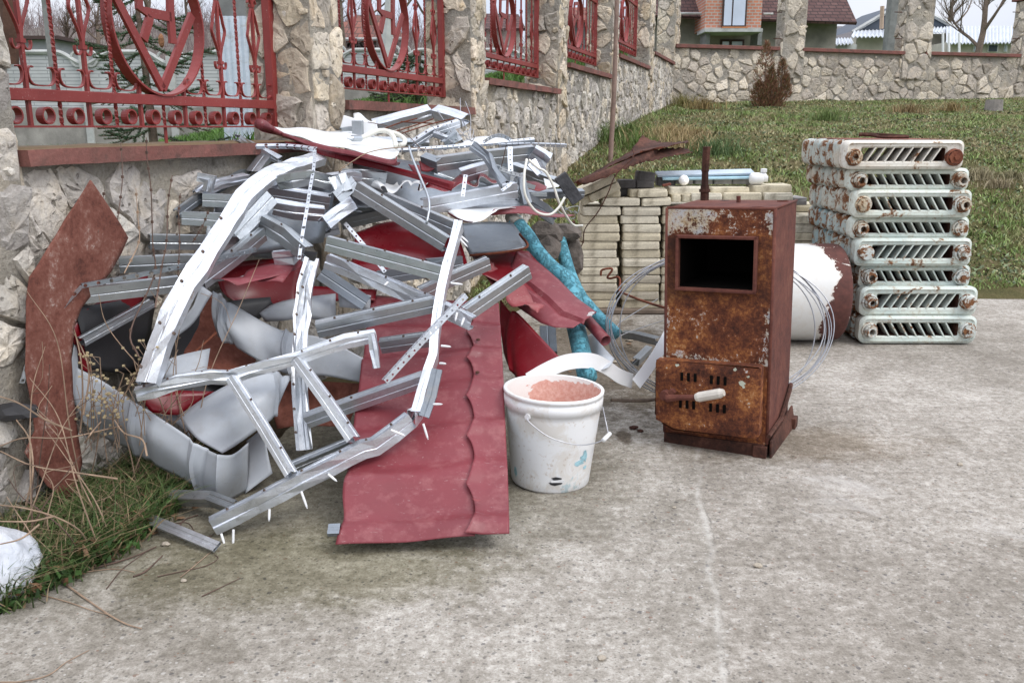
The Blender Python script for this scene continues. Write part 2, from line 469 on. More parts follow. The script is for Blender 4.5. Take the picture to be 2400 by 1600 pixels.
def vcol_mat(name, rough=.8, sss=0, bs=.3, bd=.004, bsc=60, trans=0.0, spec=.3):
    t = NT(name)
    c = t.mix(.5, t.tone(), t.ramp(t.noise(bsc * .4, 4, .6), [(.3, .65), (.7, 1.25)]), 'MULTIPLY')
    m = t.done(c, rough, 0, t.bump(t.noise(bsc, 4), bs, bd), spec)
    if trans: t.b.inputs['Transmission Weight'].default_value = 0
    return m
M['vc'] = vcol_mat('toned_surface')
M['leaf'] = vcol_mat('leaf_blades', .6, bs=0.0)
M['grey_paver'] = mat_simple('grey_concrete', (.26, .25, .24), .9, 0, .3, 14, .5, .005, 90)
M['dark_paver'] = mat_simple('dark_concrete', (.09, .085, .085), .9, 0, .3, 14, .5, .005, 90)
M['render'] = mat_simple('grey_render', (.27, .255, .235), .9, 0, .35, 3.0, .5, .01, 40)
M['bark'] = mat_simple('bark', (.14, .105, .08), .9, 0, .35, 20, .8, .006, 70)
M['twig'] = mat_simple('dry_stem', (.30, .21, .145), .8, 0, .35, 25, .2, .002, 80)
M['twig_dark'] = mat_simple('dark_stem', (.10, .06, .045), .8, 0, .35, 25, .2, .002, 80)
M['wire'] = mat_simple('steel_wire', (.42, .43, .46), .4, .7, .2)
M['plastic'] = mat_simple('white_plastic', (.78, .79, .8), .4, 0, .05, 6, .1, .003, 30)
M['black'] = mat_simple('plain_black', (.03, .03, .033), .5)
M['screw'] = mat_simple('screw_steel', (.14, .1, .08), .5, .6)
M['hose'] = mat_simple('white_hose', (.7, .69, .62), .5, 0, .1)
# ================================================================ the boundary walls
random.seed(3)
VPX = 1850.0                                            # where the left wall's level lines meet
WA = math.atan((VPX - CX) / (F / CP))
WT = Vector((math.sin(WA), math.cos(WA), 0))            # along the left wall, away from the lens
WN = Vector((math.cos(WA), -math.sin(WA), 0))           # its face normal, towards the yard
DF, DG = 2.02, 2.20                                     # offsets of the wall face and of the gate plane
def wallp(D, Y, z=0.0):
    """point on the plane at offset D, at forward distance Y"""
    return Vector((-D + math.tan(WA) * Y, Y, z))
def stone_face(mb, O, U, V, w, h, size, rng, asp=1.18, chips=True, skip=None, prot=(.008, .03), tones=None, gap=(.80, .93), drop=.06, mort_res=.05, mortar_d=.0):
    """random rubble on the rectangle O + U*[0,w] + V*[0,h]; normal = U x V; stones slot 0, mortar slot 1"""
    N = U.cross(V).normalized()
    nx, ny = max(2, int(w / mort_res)), max(2, int(h / mort_res))
    vs, fc = [], []
    for j in range(ny + 1):
        for i in range(nx + 1):
            a, b = w * i / nx, h * j / ny
            p = O + U * a + V * b
            e = 0 if (i in (0, nx) or j in (0, ny)) else 1
            vs.append(p + N * (mortar_d + e * (fbm(p, 6, 2) * .012)))
    for j in range(ny):
        for i in range(nx):
            k = j * (nx + 1) + i
            fc.append((k, k + 1, k + nx + 2, k + nx + 1))
    mb.add(vs, fc, 1)
    # jittered sites, stretched sideways
    sx, sy = size * asp, size / asp
    cols, rows = int(w / sx) + 3, int(h / sy) + 3
    sites = {}
    for r in range(-1, rows):
        for c in range(-1, cols):
            sites[(c, r)] = ((c + .5 + (.5 if r % 2 else 0) + rng.uniform(-.42, .42)) * sx - sx * .5, (r + .5 + rng.uniform(-.38, .38)) * sy)
    for key in list(sites):                              # leave some sites out: their neighbours grow into big blocks
        if rng.random() < .12: del sites[key]
    for (c, r), (x, y) in sites.items():
        if x < -sx * .3 or x > w + sx * .3 or y < -sy * .3 or y > h + sy * .3: continue
        if rng.random() < drop: continue
        if skip and skip(x, y): continue
        poly = [(0, 0), (w, 0), (w, h), (0, h)]
        for dr in range(-2, 3):
            for dc in range(-2, 3):
                q = sites.get((c + dc, r + dr))
                if q is None or (dc == 0 and dr == 0): continue
                nxx, nyy = q[0] - x, q[1] - y
                mx, my = (q[0] + x) / 2, (q[1] + y) / 2
                new = []
                for i in range(len(poly)):
                    a, b = poly[i], poly[(i + 1) % len(poly)]
                    da = (a[0] - mx) * nxx + (a[1] - my) * nyy
                    db = (b[0] - mx) * nxx + (b[1] - my) * nyy
                    if da <= 0: new.append(a)
                    if (da < 0 < db) or (db < 0 < da):
                        t = da / (da - db)
                        new.append((a[0] + (b[0] - a[0]) * t, a[1] + (b[1] - a[1]) * t))
                poly = new
                if len(poly) < 3: break
            if len(poly) < 3: break
        if len(poly) < 3: continue
        cx = sum(p[0] for p in poly) / len(poly); cy = sum(p[1] for p in poly) / len(poly)
        ext = max(math.hypot(p[0] - cx, p[1] - cy) for p in poly)
        if ext < size * .16: continue
        sh = rng.uniform(*gap)
        # subdivide and roughen the outline
        out = []
        for i in range(len(poly)):
            a, b = poly[i], poly[(i + 1) % len(poly)]
            L = math.hypot(b[0] - a[0], b[1] - a[1])
            n = max(1, int(L / (size * .17)))
            for k in range(n):
                t = k / n
                out.append((a[0] + (b[0] - a[0]) * t, a[1] + (b[1] - a[1]) * t))
        sm = []
        for i in range(len(out)):                       # knock the corners off
            a, b, d = out[i - 1], out[i], out[(i + 1) % len(out)]
            sm.append((b[0] * .8 + (a[0] + d[0]) * .1, b[1] * .8 + (a[1] + d[1]) * .1))
        out = [(cx + (p[0] - cx) * sh * (1 + rng.uniform(-.12, .07)), cy + (p[1] - cy) * sh * (1 + rng.uniform(-.12, .07))) for p in sm]
        pr = rng.uniform(*prot)
        ta, tb = rng.uniform(-.22, .22), rng.uniform(-.22, .22)
        tone = rng.choice(tones)
        k = rng.uniform(.8, 1.2)
        col = (tone[0] * k, tone[1] * k, tone[2] * k)
        n = len(out)
        ring = []
        for (s_, d_, j_) in ((1.03, -.02, 0), (.99, pr * .45, .0015), (.86, pr * .95, .004), (.5, pr * 1.1, .006)):
            for (a, b) in out:
                qx, qy = cx + (a - cx) * s_, cy + (b - cy) * s_
                dd = d_ + (ta * (qx - cx) + tb * (qy - cy)) * (1 if d_ > 0 else 0) + (rng.uniform(-j_, j_) if j_ else 0)
                ring.append(O + U * qx + V * qy + N * dd)
        ring.append(O + U * cx + V * cy + N * (pr * 1.12))
        fcs = []
        for q in range(3):
            for i in range(n):
                fcs.append((q * n + i, q * n + (i + 1) % n, (q + 1) * n + (i + 1) % n, (q + 1) * n + i))
        for i in range(n):
            fcs.append((3 * n + i, 3 * n + (i + 1) % n, 4 * n))
        mb.add(ring, fcs, 0, col)
    if chips:                                            # small chips pressed into the joints
        for _ in range(int(w * h / (size * size) * .9)):
            x, y = rng.uniform(.02, w - .02), rng.uniform(.02, h - .02)
            if skip and skip(x, y): continue
            r = size * rng.uniform(.08, .2); n = 7; a0 = rng.uniform(0, 6.28)
            tone = rng.choice(tones); k = rng.uniform(.75, 1.2); col = (tone[0] * k, tone[1] * k, tone[2] * k)
            out = [(x + math.cos(a0 + 6.283 * q / n) * r * rng.uniform(.7, 1.3), y + math.sin(a0 + 6.283 * q / n) * r * rng.uniform(.5, 1.0)) for q in range(n)]
            ring = [O + U * a + V * b - N * .01 for a, b in out] + [O + U * (x + (a - x) * .8) + V * (y + (b - y) * .8) + N * (.012 + rng.uniform(-.002, .004)) for a, b in out]
            ring.append(O + U * x + V * y + N * .016)
            mb.add(ring, [(q, (q + 1) % n, n + (q + 1) % n, n + q) for q in range(n)] + [(n + q, n + (q + 1) % n, 2 * n) for q in range(n)], 0, col)
TONES_LOW = [(.58, .545, .49), (.52, .485, .44), (.45, .42, .39), (.60, .57, .52), (.50, .46, .41), (.40, .375, .35), (.62, .56, .47), (.47, .44, .41)]
TONES_PIL = [(.60, .52, .40), (.58, .51, .42), (.55, .47, .37), (.62, .55, .45), (.46, .42, .37), (.64, .58, .49), (.53, .48, .42)]
TONES_BACK = [(.60, .54, .45), (.54, .49, .41), (.63, .57, .48), (.48, .43, .37), (.57, .52, .44), (.43, .39, .34)]
UP = Vector((0, 0, 1))
THK = .27
PILL = [(1.85, 2.36), (3.885 * .9583, 4.128 * .9583), (5.795 * .9583, 6.063 * .9583)]
def yw(x, D=DF):
    return D * (F / CP) / (VPX - x)
PY = [(1.55, yw(22)), (yw(731), yw(797)), (yw(1100), yw(1133)), (yw(1303), yw(1324)), (yw(1427), yw(1441)), (yw(1513), yw(1524)), (yw(1571), yw(1571) + .62)]
def zat(x, y, D=DF + -.03):
    Y = yw(x, D)
    return P(x, y, Y).z
SILLZ = [zat(62, 348), zat(900, 238), zat(1200, 190), zat(1370, 157), zat(1480, 139), zat(1545, 129)]
SEGB = [-.1, -.1, -.1, .35, .7, 1.0]                      # foot of each stretch
left_wall = thing('stone_wall', 'long rubble stone wall on the left with tall stone pillars and red copings, stepping uphill', 'wall', wallp(DF, 4.0, 0))
rng = random.Random(14)
for i in range(6):
    # masonry of one stretch: from mid pillar to mid pillar
    y0, y1 = PY[i][1], PY[i + 1][0]
    a, b = wallp(DF, y0, SEGB[i]), wallp(DF, y1, SEGB[i])
    w = (b - a).length; h = SILLZ[i] - SEGB[i] - .045
    mb = MB()
    size = .14 if i < 1 else .12
    band = h - .02
    stone_face(mb, a, WT, UP, w, h, size, rng, skip=lambda x, y, q=h - (.05 if i == 0 else .01): y > q, asp=1.1 if i < 1 else .8, tones=TONES_LOW, mort_res=.03 if i < 1 else .07, gap=(.88, 1.03) if i else (.90, 1.04), drop=.015, prot=(.004, .016))
    # back and top of the masonry
    n_ = -WN * THK
    vs = [a, b, b + UP * h, a + UP * h, a + n_, b + n_, b + n_ + UP * h, a + n_ + UP * h]
    mb.add(vs, [(3, 2, 6, 7), (4, 7, 6, 5), (0, 3, 7, 4), (1, 5, 6, 2)], 1)
    mb.build('masonry', [M['stone'], M['mortar']], left_wall)
    # coping slab
    mb = MB()
    c = (a + b) / 2 + UP * (h + .0225 + .001) - WN * (THK / 2 - .02)
    L = w + .0 
    segs = max(6, int(L / .12)); 
    for (q0, q1) in ((0.0, 1.0),):
        vs, fc = [], []
        for s_ in range(segs + 1):
            p = a.lerp(b, .004 + .992 * s_ / segs) + UP * h
            jj = lambda: rng.uniform(-.003, .003)
            for (o1, o2) in ((.045, .0), (.045 , .042), (-THK - .03, .045), (-THK - .03, .0)):
                vs.append(p + WN * (o1 + jj()) + UP * (o2 + jj() * .6))
        for s_ in range(segs):
            for k in range(4):
                fc.append((s_ * 4 + k, s_ * 4 + (k + 1) % 4, s_ * 4 + 4 + (k + 1) % 4, s_ * 4 + 4 + k))
        fc.append((3, 2, 1, 0)); fc.append(tuple(segs * 4 + k for k in range(4)))
        mb.add(vs, fc)
    mb.build('coping', M['coping'], left_wall)
for i, (y0, y1) in enumerate(PY):
    mb = MB()
    zb = -.1 if i < 3 else SEGB[min(i, 5)] - .1
    a, b = wallp(DF - .012, y0, zb), wallp(DF - .012, y1, zb)
    w = (b - a).length
    zt = 2.75 + max(0, i - 1) * .42 if i else 2.0
    h = zt - zb
    r2 = random.Random(40 + i)
    ps = .19
    thk = THK + .024
    stone_face(mb, a, WT, UP, w, h, ps * .8, r2, tones=TONES_PIL if i else TONES_LOW, prot=(.004, .016), gap=(.86, 1.0), mort_res=.05)      # yard face
    stone_face(mb, a - WN * thk, WN, UP, thk, h, ps, r2, tones=TONES_PIL, prot=(.004, .015), gap=(.88, 1.02), drop=.02, mort_res=.05)     # near reveal
    stone_face(mb, b - WN * 0, -WN, UP, thk, h, ps, r2, tones=TONES_PIL, prot=(.006, .02), mort_res=.08)                                 # far reveal
    n_ = -WN * thk
    mb.add([a + n_, b + n_, b + n_ + UP * h, a + n_ + UP * h, a + UP * h, b + UP * h], [(0, 3, 2, 1), (4, 5, 2, 3)], 1)
    mb.build('pillar', [M['stone'], M['mortar']], left_wall)

# ---- back wall
Bc = wallp(DF, PY[6][0], 0)                              # the inner corner
BX0 = P(1577, 104, Bc.y + .05)
YB = lambda x: BX0.y + (x - 1577) / 823.0 * 2.1
bpts = {x: P(x, y, YB(x)) for x, y in ((1577, 104), (1878, 113), (2163, 121), (2402, 127), (2560, 133))}
def bplane_U():
    a, b = bpts[1577], bpts[2402]
    d = Vector((b.x - a.x, b.y - a.y, 0)); return d.normalized()
BU = bplane_U()
BN = BU.cross(UP).normalized()
if BN.y > 0: BN = -BN
BO = Vector((bpts[1577].x, bpts[1577].y, 0))
def bp(x, y):
    return hit(x, y, BO, BN)
back_wall = thing('stone_wall', 'rubble stone wall across the top of the grass bank, with square stone pillars and thin red copings', 'wall', bp(1990, 240))
rng = random.Random(23)
bays = [(1577, 1822, 104, 111), (1878, 2108, 113, 120.5), (2163, 2388, 121, 127.5)]
xs_edges = [1577, 1850, 2135, 2420]
p_l = bp(1565, 300); p_r = bp(2620, 300)
for (xa, xb, ya, yb) in ((1565, 1850, 103, 112), (1850, 2135, 112, 121), (2135, 2560, 121, 130)):
    A_, B_ = bp(xa, 260), bp(xb, 260)
    zt = (bp(xa, ya).z + bp(xb, yb).z) / 2 - .05
    zb = 1.1
    A_.z = B_.z = zb
    w = (B_ - A_).length
    mb = MB()
    stone_face(mb, A_, (B_ - A_).normalized(), UP, w, zt - zb, .185, rng, skip=lambda x, y, q=zt - zb: y > q - .06, asp=1.3, tones=TONES_BACK, prot=(.008, .03), gap=(.82, .98), drop=.05, mort_res=.09)
    n_ = -BN * .35
    mb.add([A_ + UP * (zt - zb), B_ + UP * (zt - zb), B_ + n_ + UP * (zt - zb), A_ + n_ + UP * (zt - zb), A_ + n_, B_ + n_], [(0, 1, 2, 3), (3, 2, 5, 4)], 1)
    mb.build('masonry', [M['stone'], M['mortar']], back_wall)
for (xa, xb, ya, yb) in ((1582, 1824, 103.5, 110.5), (1878, 2117, 112.5, 121), (2165, 2560, 121.5, 132)):
    a, b = bp(xa, ya), bp(xb, yb)
    mb = MB()
    d = (b - a); L = d.length; t_ = d.normalized()
    axs = (t_, BN, t_.cross(BN) * -1 if t_.cross(BN).z < 0 else t_.cross(BN))
    mb.box((a + b) / 2 - BN * .15 - UP * .03, (L, .44, .06), axs)
    mb.build('coping', M['coping'], back_wall, bevel=.006)
for k, (xa, xb, ytop) in enumerate(((1830, 1881, -60), (2112, 2176, -60), (2387, 2450, 3))):
    a, b = bp(xa, 130), bp(xb, 130)
    zb, zt = 1.9, bp((xa + xb) / 2, ytop).z
    a.z = b.z = zb
    a = a + BN * .05; b = b + BN * .05
    w = (b - a).length
    mb = MB(); r2 = random.Random(90 + k)
    t_ = (b - a).normalized()
    stone_face(mb, a, t_, UP, w, zt - zb, .27, r2, tones=TONES_BACK, prot=(.01, .035), gap=(.84, .97), mort_res=.08, drop=.03)
    stone_face(mb, a - BN * .25, BN, UP, .25, zt - zb, .22, r2, tones=TONES_BACK, prot=(.01, .03), gap=(.84, .97), mort_res=.08)
    mb.add([b, b - BN * .25, b - BN * .25 + UP * (zt - zb), b + UP * (zt - zb), a - BN * .25, a - BN * .25 + UP * (zt - zb), a + UP * (zt - zb)],
           [(0, 1, 2, 3), (1, 4, 5, 2), (3, 2, 5, 6)], 1)
    mb.build('pillar', [M['stone'], M['mortar']], back_wall)
    if k == 2:
        mb = MB(); mb.box((a + b) / 2 - BN * .125 + UP * (zt - zb + .03), (w + .12, .38, .05), (t_, BN, UP)); mb.build('coping', M['coping'], back_wall, bevel=.006)
    # short rebar stubs that stick out of the pillar
    for yy in (30, 92):
        q = bp(xa, yy) + BN * .03; mb = MB(); mb.tube([q, q - t_ * .16 ], .008, 6); mb.build('rebar_stub', M['rust_dark'], back_wall)

# ---- iron gates (grilles) between the pillars
def flat_bar(mb, pts, wid, dep, nrm):
    """bar whose section is wid (in the grille's plane) x dep (through it)"""
    pts = [Vector(p) for p in pts]
    N = len(pts); vs, fc = [], []
    for i, p in enumerate(pts):
        t = (pts[min(i + 1, N - 1)] - pts[max(i - 1, 0)]).normalized()
        s_ = t.cross(nrm).normalized()
        for (a, b) in ((-1, -1), (1, -1), (1, 1), (-1, 1)):
            vs.append(p + s_ * (a * wid / 2) + nrm * (b * dep / 2))
    for i in range(N - 1):
        for k in range(4):
            fc.append((i * 4 + k, i * 4 + (k + 1) % 4, i * 4 + 4 + (k + 1) % 4, i * 4 + 4 + k))
    fc.append((3, 2, 1, 0)); fc.append(tuple((N - 1) * 4 + k for k in range(4)))
    mb.add(vs, fc)
# the emblem traced on the first grille, kept in its own plane coordinates (u along, w up) in units of the ring's radius
GO = wallp(DG, 0.0, 0)
def gpl(x, y):
    p = hit(x, y, GO, WN); return ((p - GO).dot(WT), p.z)
def make_gate(idx, xc, xr, y_bottom_c, y_rail_c, ring_r, yr_top, label):
    yc = yw(xc, DG); yr = yw(xr, DG)
    uc = (wallp(DG, yc) - GO).dot(WT); ur = (wallp(DG, yr) - GO).dot(WT)
    hw = ur - uc
    zb = P(xc, y_bottom_c, yc).z; zr = P(xc, y_rail_c, yc).z           # bottom bar, top of lower rail
    root = thing('iron_grille', label, 'grille', GO + WT * uc + UP * zb, 'red iron grilles of the left wall')
    q = lambda u, w, n=0.0: GO + WT * (uc + u) + UP * w + WN * n
    iron = M['iron_red']
    mb = MB(); flat_bar(mb, [q(-hw, zb), q(hw, zb)], .006, .03, WN); mb.build('bottom_bar', iron, root)
    mb = MB(); flat_bar(mb, [q(-hw, zr - .018), q(hw, zr - .018)], .034, .03, WN); mb.build('rail', iron, root, bevel=.002)
    R = ring_r; zc = zr + R - .005
    zt = zr + 2 * R
    mb = MB(); flat_bar(mb, [q(-hw, zt + .017), q(hw, zt + .017)], .034, .03, WN); mb.build('rail', iron, root, bevel=.002)
    for s_ in (-1, 1):
        mb = MB(); flat_bar(mb, [q(s_ * hw, zb - .004), q(s_ * hw, zt + .6)], .036, .036, WN); mb.build('post', iron, root, bevel=.002)
        mb = MB(); mb.tube([q(s_ * (hw + .015), zr + .075), q(s_ * (hw + .085), zr + .075, .01)], .008, 8); mb.build('pin', iron, root)
    sp = hw / 6.0
    for k in range(-5, 6):
        top = zt + .55
        inside = abs(k) <= 1
        pieces = [(zb, zr - .035)] if inside else [(zb, top)]
        if not inside: pass
        else: pieces += [(zt + .034, top)] + ([(zr, zr + R - math.sqrt(max(0, R * R - (k * sp) ** 2)))] if k else [])
        for (w0, w1) in pieces:
            if w1 - w0 < .01: continue
            mb = MB()
            if k % 2 == 0 or True:
                tw = (abs(k) % 2 == (0 if abs(k) != 0 else 0))
                steps = max(2, int((w1 - w0) / .012)) if tw else 2
                if tw:    # twisted square rod
                    vs, fc = [], []
                    for s_ in range(steps + 1):
                        w = w0 + (w1 - w0) * s_ / steps; th = w * 70
                        for kk in range(4):
                            a = th + kk * math.pi / 2
                            vs.append(q(k * sp + math.cos(a) * .0066, w, math.sin(a) * .0066))
                    for s_ in range(steps):
                        for kk in range(4): fc.append((s_ * 4 + kk, s_ * 4 + (kk + 1) % 4, s_ * 4 + 4 + (kk + 1) % 4, s_ * 4 + 4 + kk))
                    mb.add(vs, fc)
                else:
                    flat_bar(mb, [q(k * sp, w0), q(k * sp, w1)], .0115, .0115, WN)
            mb.build('rod', iron, root)
    # lantern scrolls round the outer rods
    for k in (-5, -3, 3, 5) if idx != 0 else (-5, -3, 3, 5):
        # balls wide at top: a bulging pair of flats bound to the rod by a collar
        mb = MB()
        z0 = zr + .13; z1 = z0 + .235
        for s_ in (-1, 1):
            prof = [(0, z0), (.004, z0 + .02), (.012, z0 + .048), (.032, z0 + .09), (.042, z0 + .118), (.033, z0 + .145), (.029, z0 + .165), (.014, z0 + .205), (.003, z1)]
            pts = curve([q(k * sp + s_ * a, w) for a, w in prof], 4)
            flat_bar(mb, pts, .0045, .011, WN)
            hook = [(.004, z0), (.012, z0 - .018), (.026, z0 - .022), (.034, z0 - .01), (.034, z0 + .004)]
            flat_bar(mb, curve([q(k * sp + s_ * a, w) for a, w in hook], 4), .004, .010, WN)
            hook = [(.003, z1), (.012, z1 + .02), (.022, z1 + .022), (.03, z1 + .008)]
            flat_bar(mb, curve([q(k * sp + s_ * a, w) for a, w in hook], 4), .004, .010, WN)
        for w in (z0, z1): mb.box(q(k * sp, w), (.020, .018, .012), (WT, WN, UP))
        mb.build('scroll', iron, root)
    # C shaped scrolls on the rail, between the rods
    for k in range(-6, 6):
        u0, u1 = k * sp, (k + 1) * sp
        if abs(k + .5) < 1: continue
        prof = [(.0, .062), (.006, .066), (.013, .058), (.014, .045), (.011, .03), (.012, .015), (.03, .007)]
        L = sp
        pts = [(u0 + .02 - a * .9 + 0.0, b) for a, b in ((.0, .068), (.008, .064), (.011, .05), (.008, .03), (-.002, .014), (-.02, .008))]
        pl = [(u0 + .030, .060), (u0 + .020, .062), (u0 + .012, .054), (u0 + .010, .040), (u0 + .015, .022), (u0 + .030, .011), (u0 + L / 2, .009)]
        prt = [(u1 - (a - u0), b) for a, b in pl][::-1]
        mb = MB(); flat_bar(mb, curve([q(a, zr + b) for a, b in pl + prt[1:]], 3), .0038, .011, WN); mb.build('scroll', iron, root)
    # curled rings on the bottom bar
    for k in range(-6, 6):
        c = (k + .5) * sp
        mb = MB(); r = .0255
        pts = [q(c + math.cos(a) * r, zb + .006 + r + math.sin(a) * r) for a in np.linspace(-math.pi / 2, math.pi * 1.5, 21)]
        vs, fc = [], []
        for i, p in enumerate(pts):
            cc = q(c, zb + .006 + r); d = (p - cc).normalized()
            for (a, b) in ((0, -1), (0, 1), (.005, 1), (.005, -1)): vs.append(p - d * a + WN * (b * .013))
        for i in range(20):
            for kk in range(4): fc.append((i * 4 + kk, i * 4 + (kk + 1) % 4, i * 4 + 4 + (kk + 1) % 4, i * 4 + 4 + kk))
        mb.add(vs, fc); mb.build('curl', iron, root, smooth=False)
    # big ring
    vs, fc = [], []
    for i in range(64):
        a = 2 * math.pi * i / 64
        for (r, b) in ((R, -1), (R, 1), (R - .007, 1), (R - .007, -1)):
            vs.append(q(math.cos(a) * r, zc + math.sin(a) * r, b * .020))
    for i in range(64):
        for kk in range(4): fc.append((i * 4 + kk, i * 4 + (kk + 1) % 4, ((i + 1) % 64) * 4 + (kk + 1) % 4, ((i + 1) % 64) * 4 + kk))
    mb = MB(); mb.add(vs, fc); mb.build('ring', iron, root, smooth=False)
    # emblem: big V with an angular letter inside
    k0 = EMB
    mb = MB()
    for pl, wd in k0:
        flat_bar(mb, [q(u * R, zc + w * R) for u, w in pl], wd * R, .012, WN)
    mb.build('emblem', iron, root)
    # short stay under the bottom bar
    mb = MB(); mb.tube([q(0, zb), q(0, SILLZ[idx] - .01)], .006, 6); mb.build('stay', iron, root)
    return root
_uc, _ = gpl(1290 / 3.357, 760 / 3.357)
_zr = P(1290 / 3.357, 757 / 3.357, yw(1290 / 3.357, DG)).z
_R = .243
def emu(x, y):
    u, w = gpl(x / 3.357, y / 3.357); return ((u - _uc) / _R, (w - (_zr + _R)) / _R)
EMB = [([emu(1290, 700), emu(930, 0), emu(860, -150)], .125),
       ([emu(1290, 700), emu(1518, 120)], .125),
       ([emu(1100, -160), emu(1105, 60), emu(1175, 100), emu(1350, 135)], .13),
       ([emu(1345, -160), emu(1350, 100), emu(1370, 345)], .13),
       ([emu(1190, 130), emu(1140, 315)], .13),
       ([emu(1100, -165), emu(1345, -165)], .12)]
print('EMB', EMB[0], 'ring x', _R)
make_gate(0, 387, 643, 297, 223, .243, 0, 'nearest red iron grille, its ring and V emblem large, above the heap at the left')
make_gate(1, 913, 1038, 216, 166, .262, 0, 'red iron grille above the middle of the scrap heap, second nearest')
make_gate(2, 1181, 1256, 167.5, 133, .265, 0, 'middle red iron grille of the row, directly above the right end of the heap')
make_gate(3, 1346, 1391, 140, 112, .265, 0, 'narrow looking red iron grille between the middle grille and the far one')
make_gate(4, 1457, 1483, 121, 99, .265, 0, 'farthest red iron grille, partly behind the thin wooden pole')
# ================================================================ ground, yard, outer land
def bank(Y):
    xs = [0, 5.5, 6.3, 7.2, 8.2, 10, 12, 14, 16, 18, 22]
    zs = [-.03, -.02, .14, .38, .66, .97, 1.15, 1.32, 1.47, 1.62, 1.8]
    return float(np.interp(Y, xs, zs))
def grid_mesh(x0, x1, y0, y1, nx, ny, fz, mask=None):
    mb = MB(); vs, fc = [], []
    for j in range(ny + 1):
        for i in range(nx + 1):
            x, y = x0 + (x1 - x0) * i / nx, y0 + (y1 - y0) * j / ny
            vs.append((x, y, fz(x, y)))
    for j in range(ny):
        for i in range(nx):
            k = j * (nx + 1) + i; fc.append((k, k + 1, k + nx + 2, k + nx + 1))
    mb.add(vs, fc); return mb
def soil_mat(name, a, b, c3):
    t = NT(name); n1 = t.noise(3, 6, .6); n2 = t.noise(60, 6, .75)
    c = t.ramp(n1, [(.3, a), (.5, b), (.7, c3)])
    c = t.mix(.7, c, t.ramp(n2, [(.3, .4), (.7, 1.4)]), 'MULTIPLY')
    return t.done(c, .95, 0, t.bump(t.math('ADD', n1, n2), .9, .03), .1)
M['soil'] = soil_mat('soil', (.05, .038, .024), (.09, .068, .042), (.15, .115, .075))
M['turf'] = soil_mat('turf_floor', (.08, .085, .035), (.13, .115, .05), (.19, .15, .085))
M['turf_out'] = soil_mat('meadow', (.06, .1, .028), (.09, .14, .04), (.15, .15, .07))
def lawn_z(x, y):
    return bank(y) + .03 * fbm((x, y, 0), .9, 3)
# wall side limit: the sheet runs under the wall
g = MB(); vs, fc = [], []
ys = [1.0, 2.2, 3.2, 4.2, 5.0, 5.6] + [5.6 + .3 * k for k in range(1, 52)]
for y in ys:
    xl = -DF - .1 + math.tan(WA) * y
    for i in range(61):
        x = xl + (16 - xl) * (i / 60.0) ** 1.25
        vs.append((x, y, lawn_z(x, y) if y > 5.4 else -.03))
for j in range(len(ys) - 1):
    for i in range(60): fc.append((j * 61 + i, j * 61 + i + 1, (j + 1) * 61 + i + 1, (j + 1) * 61 + i))
g.add(vs, fc); g.build('ground', M['turf'], kind='structure')
# far ground, reaching the horizon
mb = MB(); mb.add([(-600, -60, -.6), (600, -60, -.6), (900, 900, -.6), (-900, 900, -.6)], [(0, 1, 2, 3)])
mb.build('far_ground', M['turf_out'], kind='structure')
def outz(x, y):
    return max(.72, min(1.88 + .19 * x + .065 * (y - 15), 6 if x < -.5 else 2.2))
g = MB(); vs, fc = [], []
for y in np.linspace(1.0, 60, 60):
    xr = -DF - .14 + math.tan(WA) * y if y < 17 else -DF - .14 + math.tan(WA) * 17 + (y - 17) * 3.4
    for i in range(50):
        x = xr - 55 * (i / 49.0) ** 1.6
        s_ = (Vector((x, y, 0)) - GO).dot(WT)
        cap = float(np.interp(y, [2, 4.3, 4.7, 5.9, 6.2, 8.6, 9, 11, 12, 14, 16], [.9, .93, 1.08, 1.1, 1.28, 1.32, 1.55, 1.6, 1.85, 1.95, 2.1])) if x > xr - 1.5 and y < 17 else 99
        vs.append((x, y, min(outz(x, y), cap)))
for j in range(59):
    for i in range(49): fc.append((j * 50 + i, (j + 1) * 50 + i, (j + 1) * 50 + i + 1, j * 50 + i + 1))
g.add(vs, fc); g.build('meadow', M['turf_out'], kind='structure')
# land beyond the back wall
g = grid_mesh(3, 120, 17.0, 160, 20, 24, lambda x, y: 2.1 + max(0, y - 60) * .02 if y > BO.y + (x - BO.x) * BU.y / BU.x + .5 else 1.2)
g.build('back_land', M['turf_out'], kind='structure')
def hill(name, cx, cy, rx, ry, h, mat, seed, base=0):
    g = grid_mesh(cx - rx, cx + rx, cy - ry, cy + ry, 50, 20, lambda x, y: base + h * math.exp(-(((x - cx) / (rx * .55)) ** 2) - (((y - cy) / (ry * .6)) ** 2)) * (1 + .18 * fbm((x + seed, y, 0), .05, 3)) - .5)
    return g.build(name, mat, kind='structure', smooth=True)
M['hillm'] = soil_mat('wooded_hill', (.13, .11, .1), (.18, .16, .145), (.22, .19, .17))
hill('hill', 75, 130, 60, 35, 12, M['hillm'], 3, 1)
# concrete yard slab
edge = [G(*p) for p in ((-160, 1600), (0, 1440), (60, 1398), (130, 1352), (200, 1322), (270, 1292), (330, 1252), (385, 1215), (450, 1170), (520, 1120), (600, 1065), (700, 985), (800, 930), (900, 880))]
edge2 = []
r_ = random.Random(5)
for i in range(len(edge) - 1):
    for k in range(6):
        p = edge[i].lerp(edge[i + 1], k / 6); edge2.append(p + Vector((r_.uniform(-.012, .012), r_.uniform(-.012, .012), 0)))
edge2.append(edge[-1])
far = [(.05, 5.3), (.9, 5.6), (1.9, 5.72), (2.6, 5.8), (3.6, 5.82), (5.5, 5.86), (9, 5.9)]
fr = []
for i in range(len(far) - 1):
    for k in range(14):
        t = k / 14
        fr.append(Vector((far[i][0] + (far[i + 1][0] - far[i][0]) * t, far[i][1] + (far[i + 1][1] - far[i][1]) * t + r_.uniform(-.03, .03), 0)))
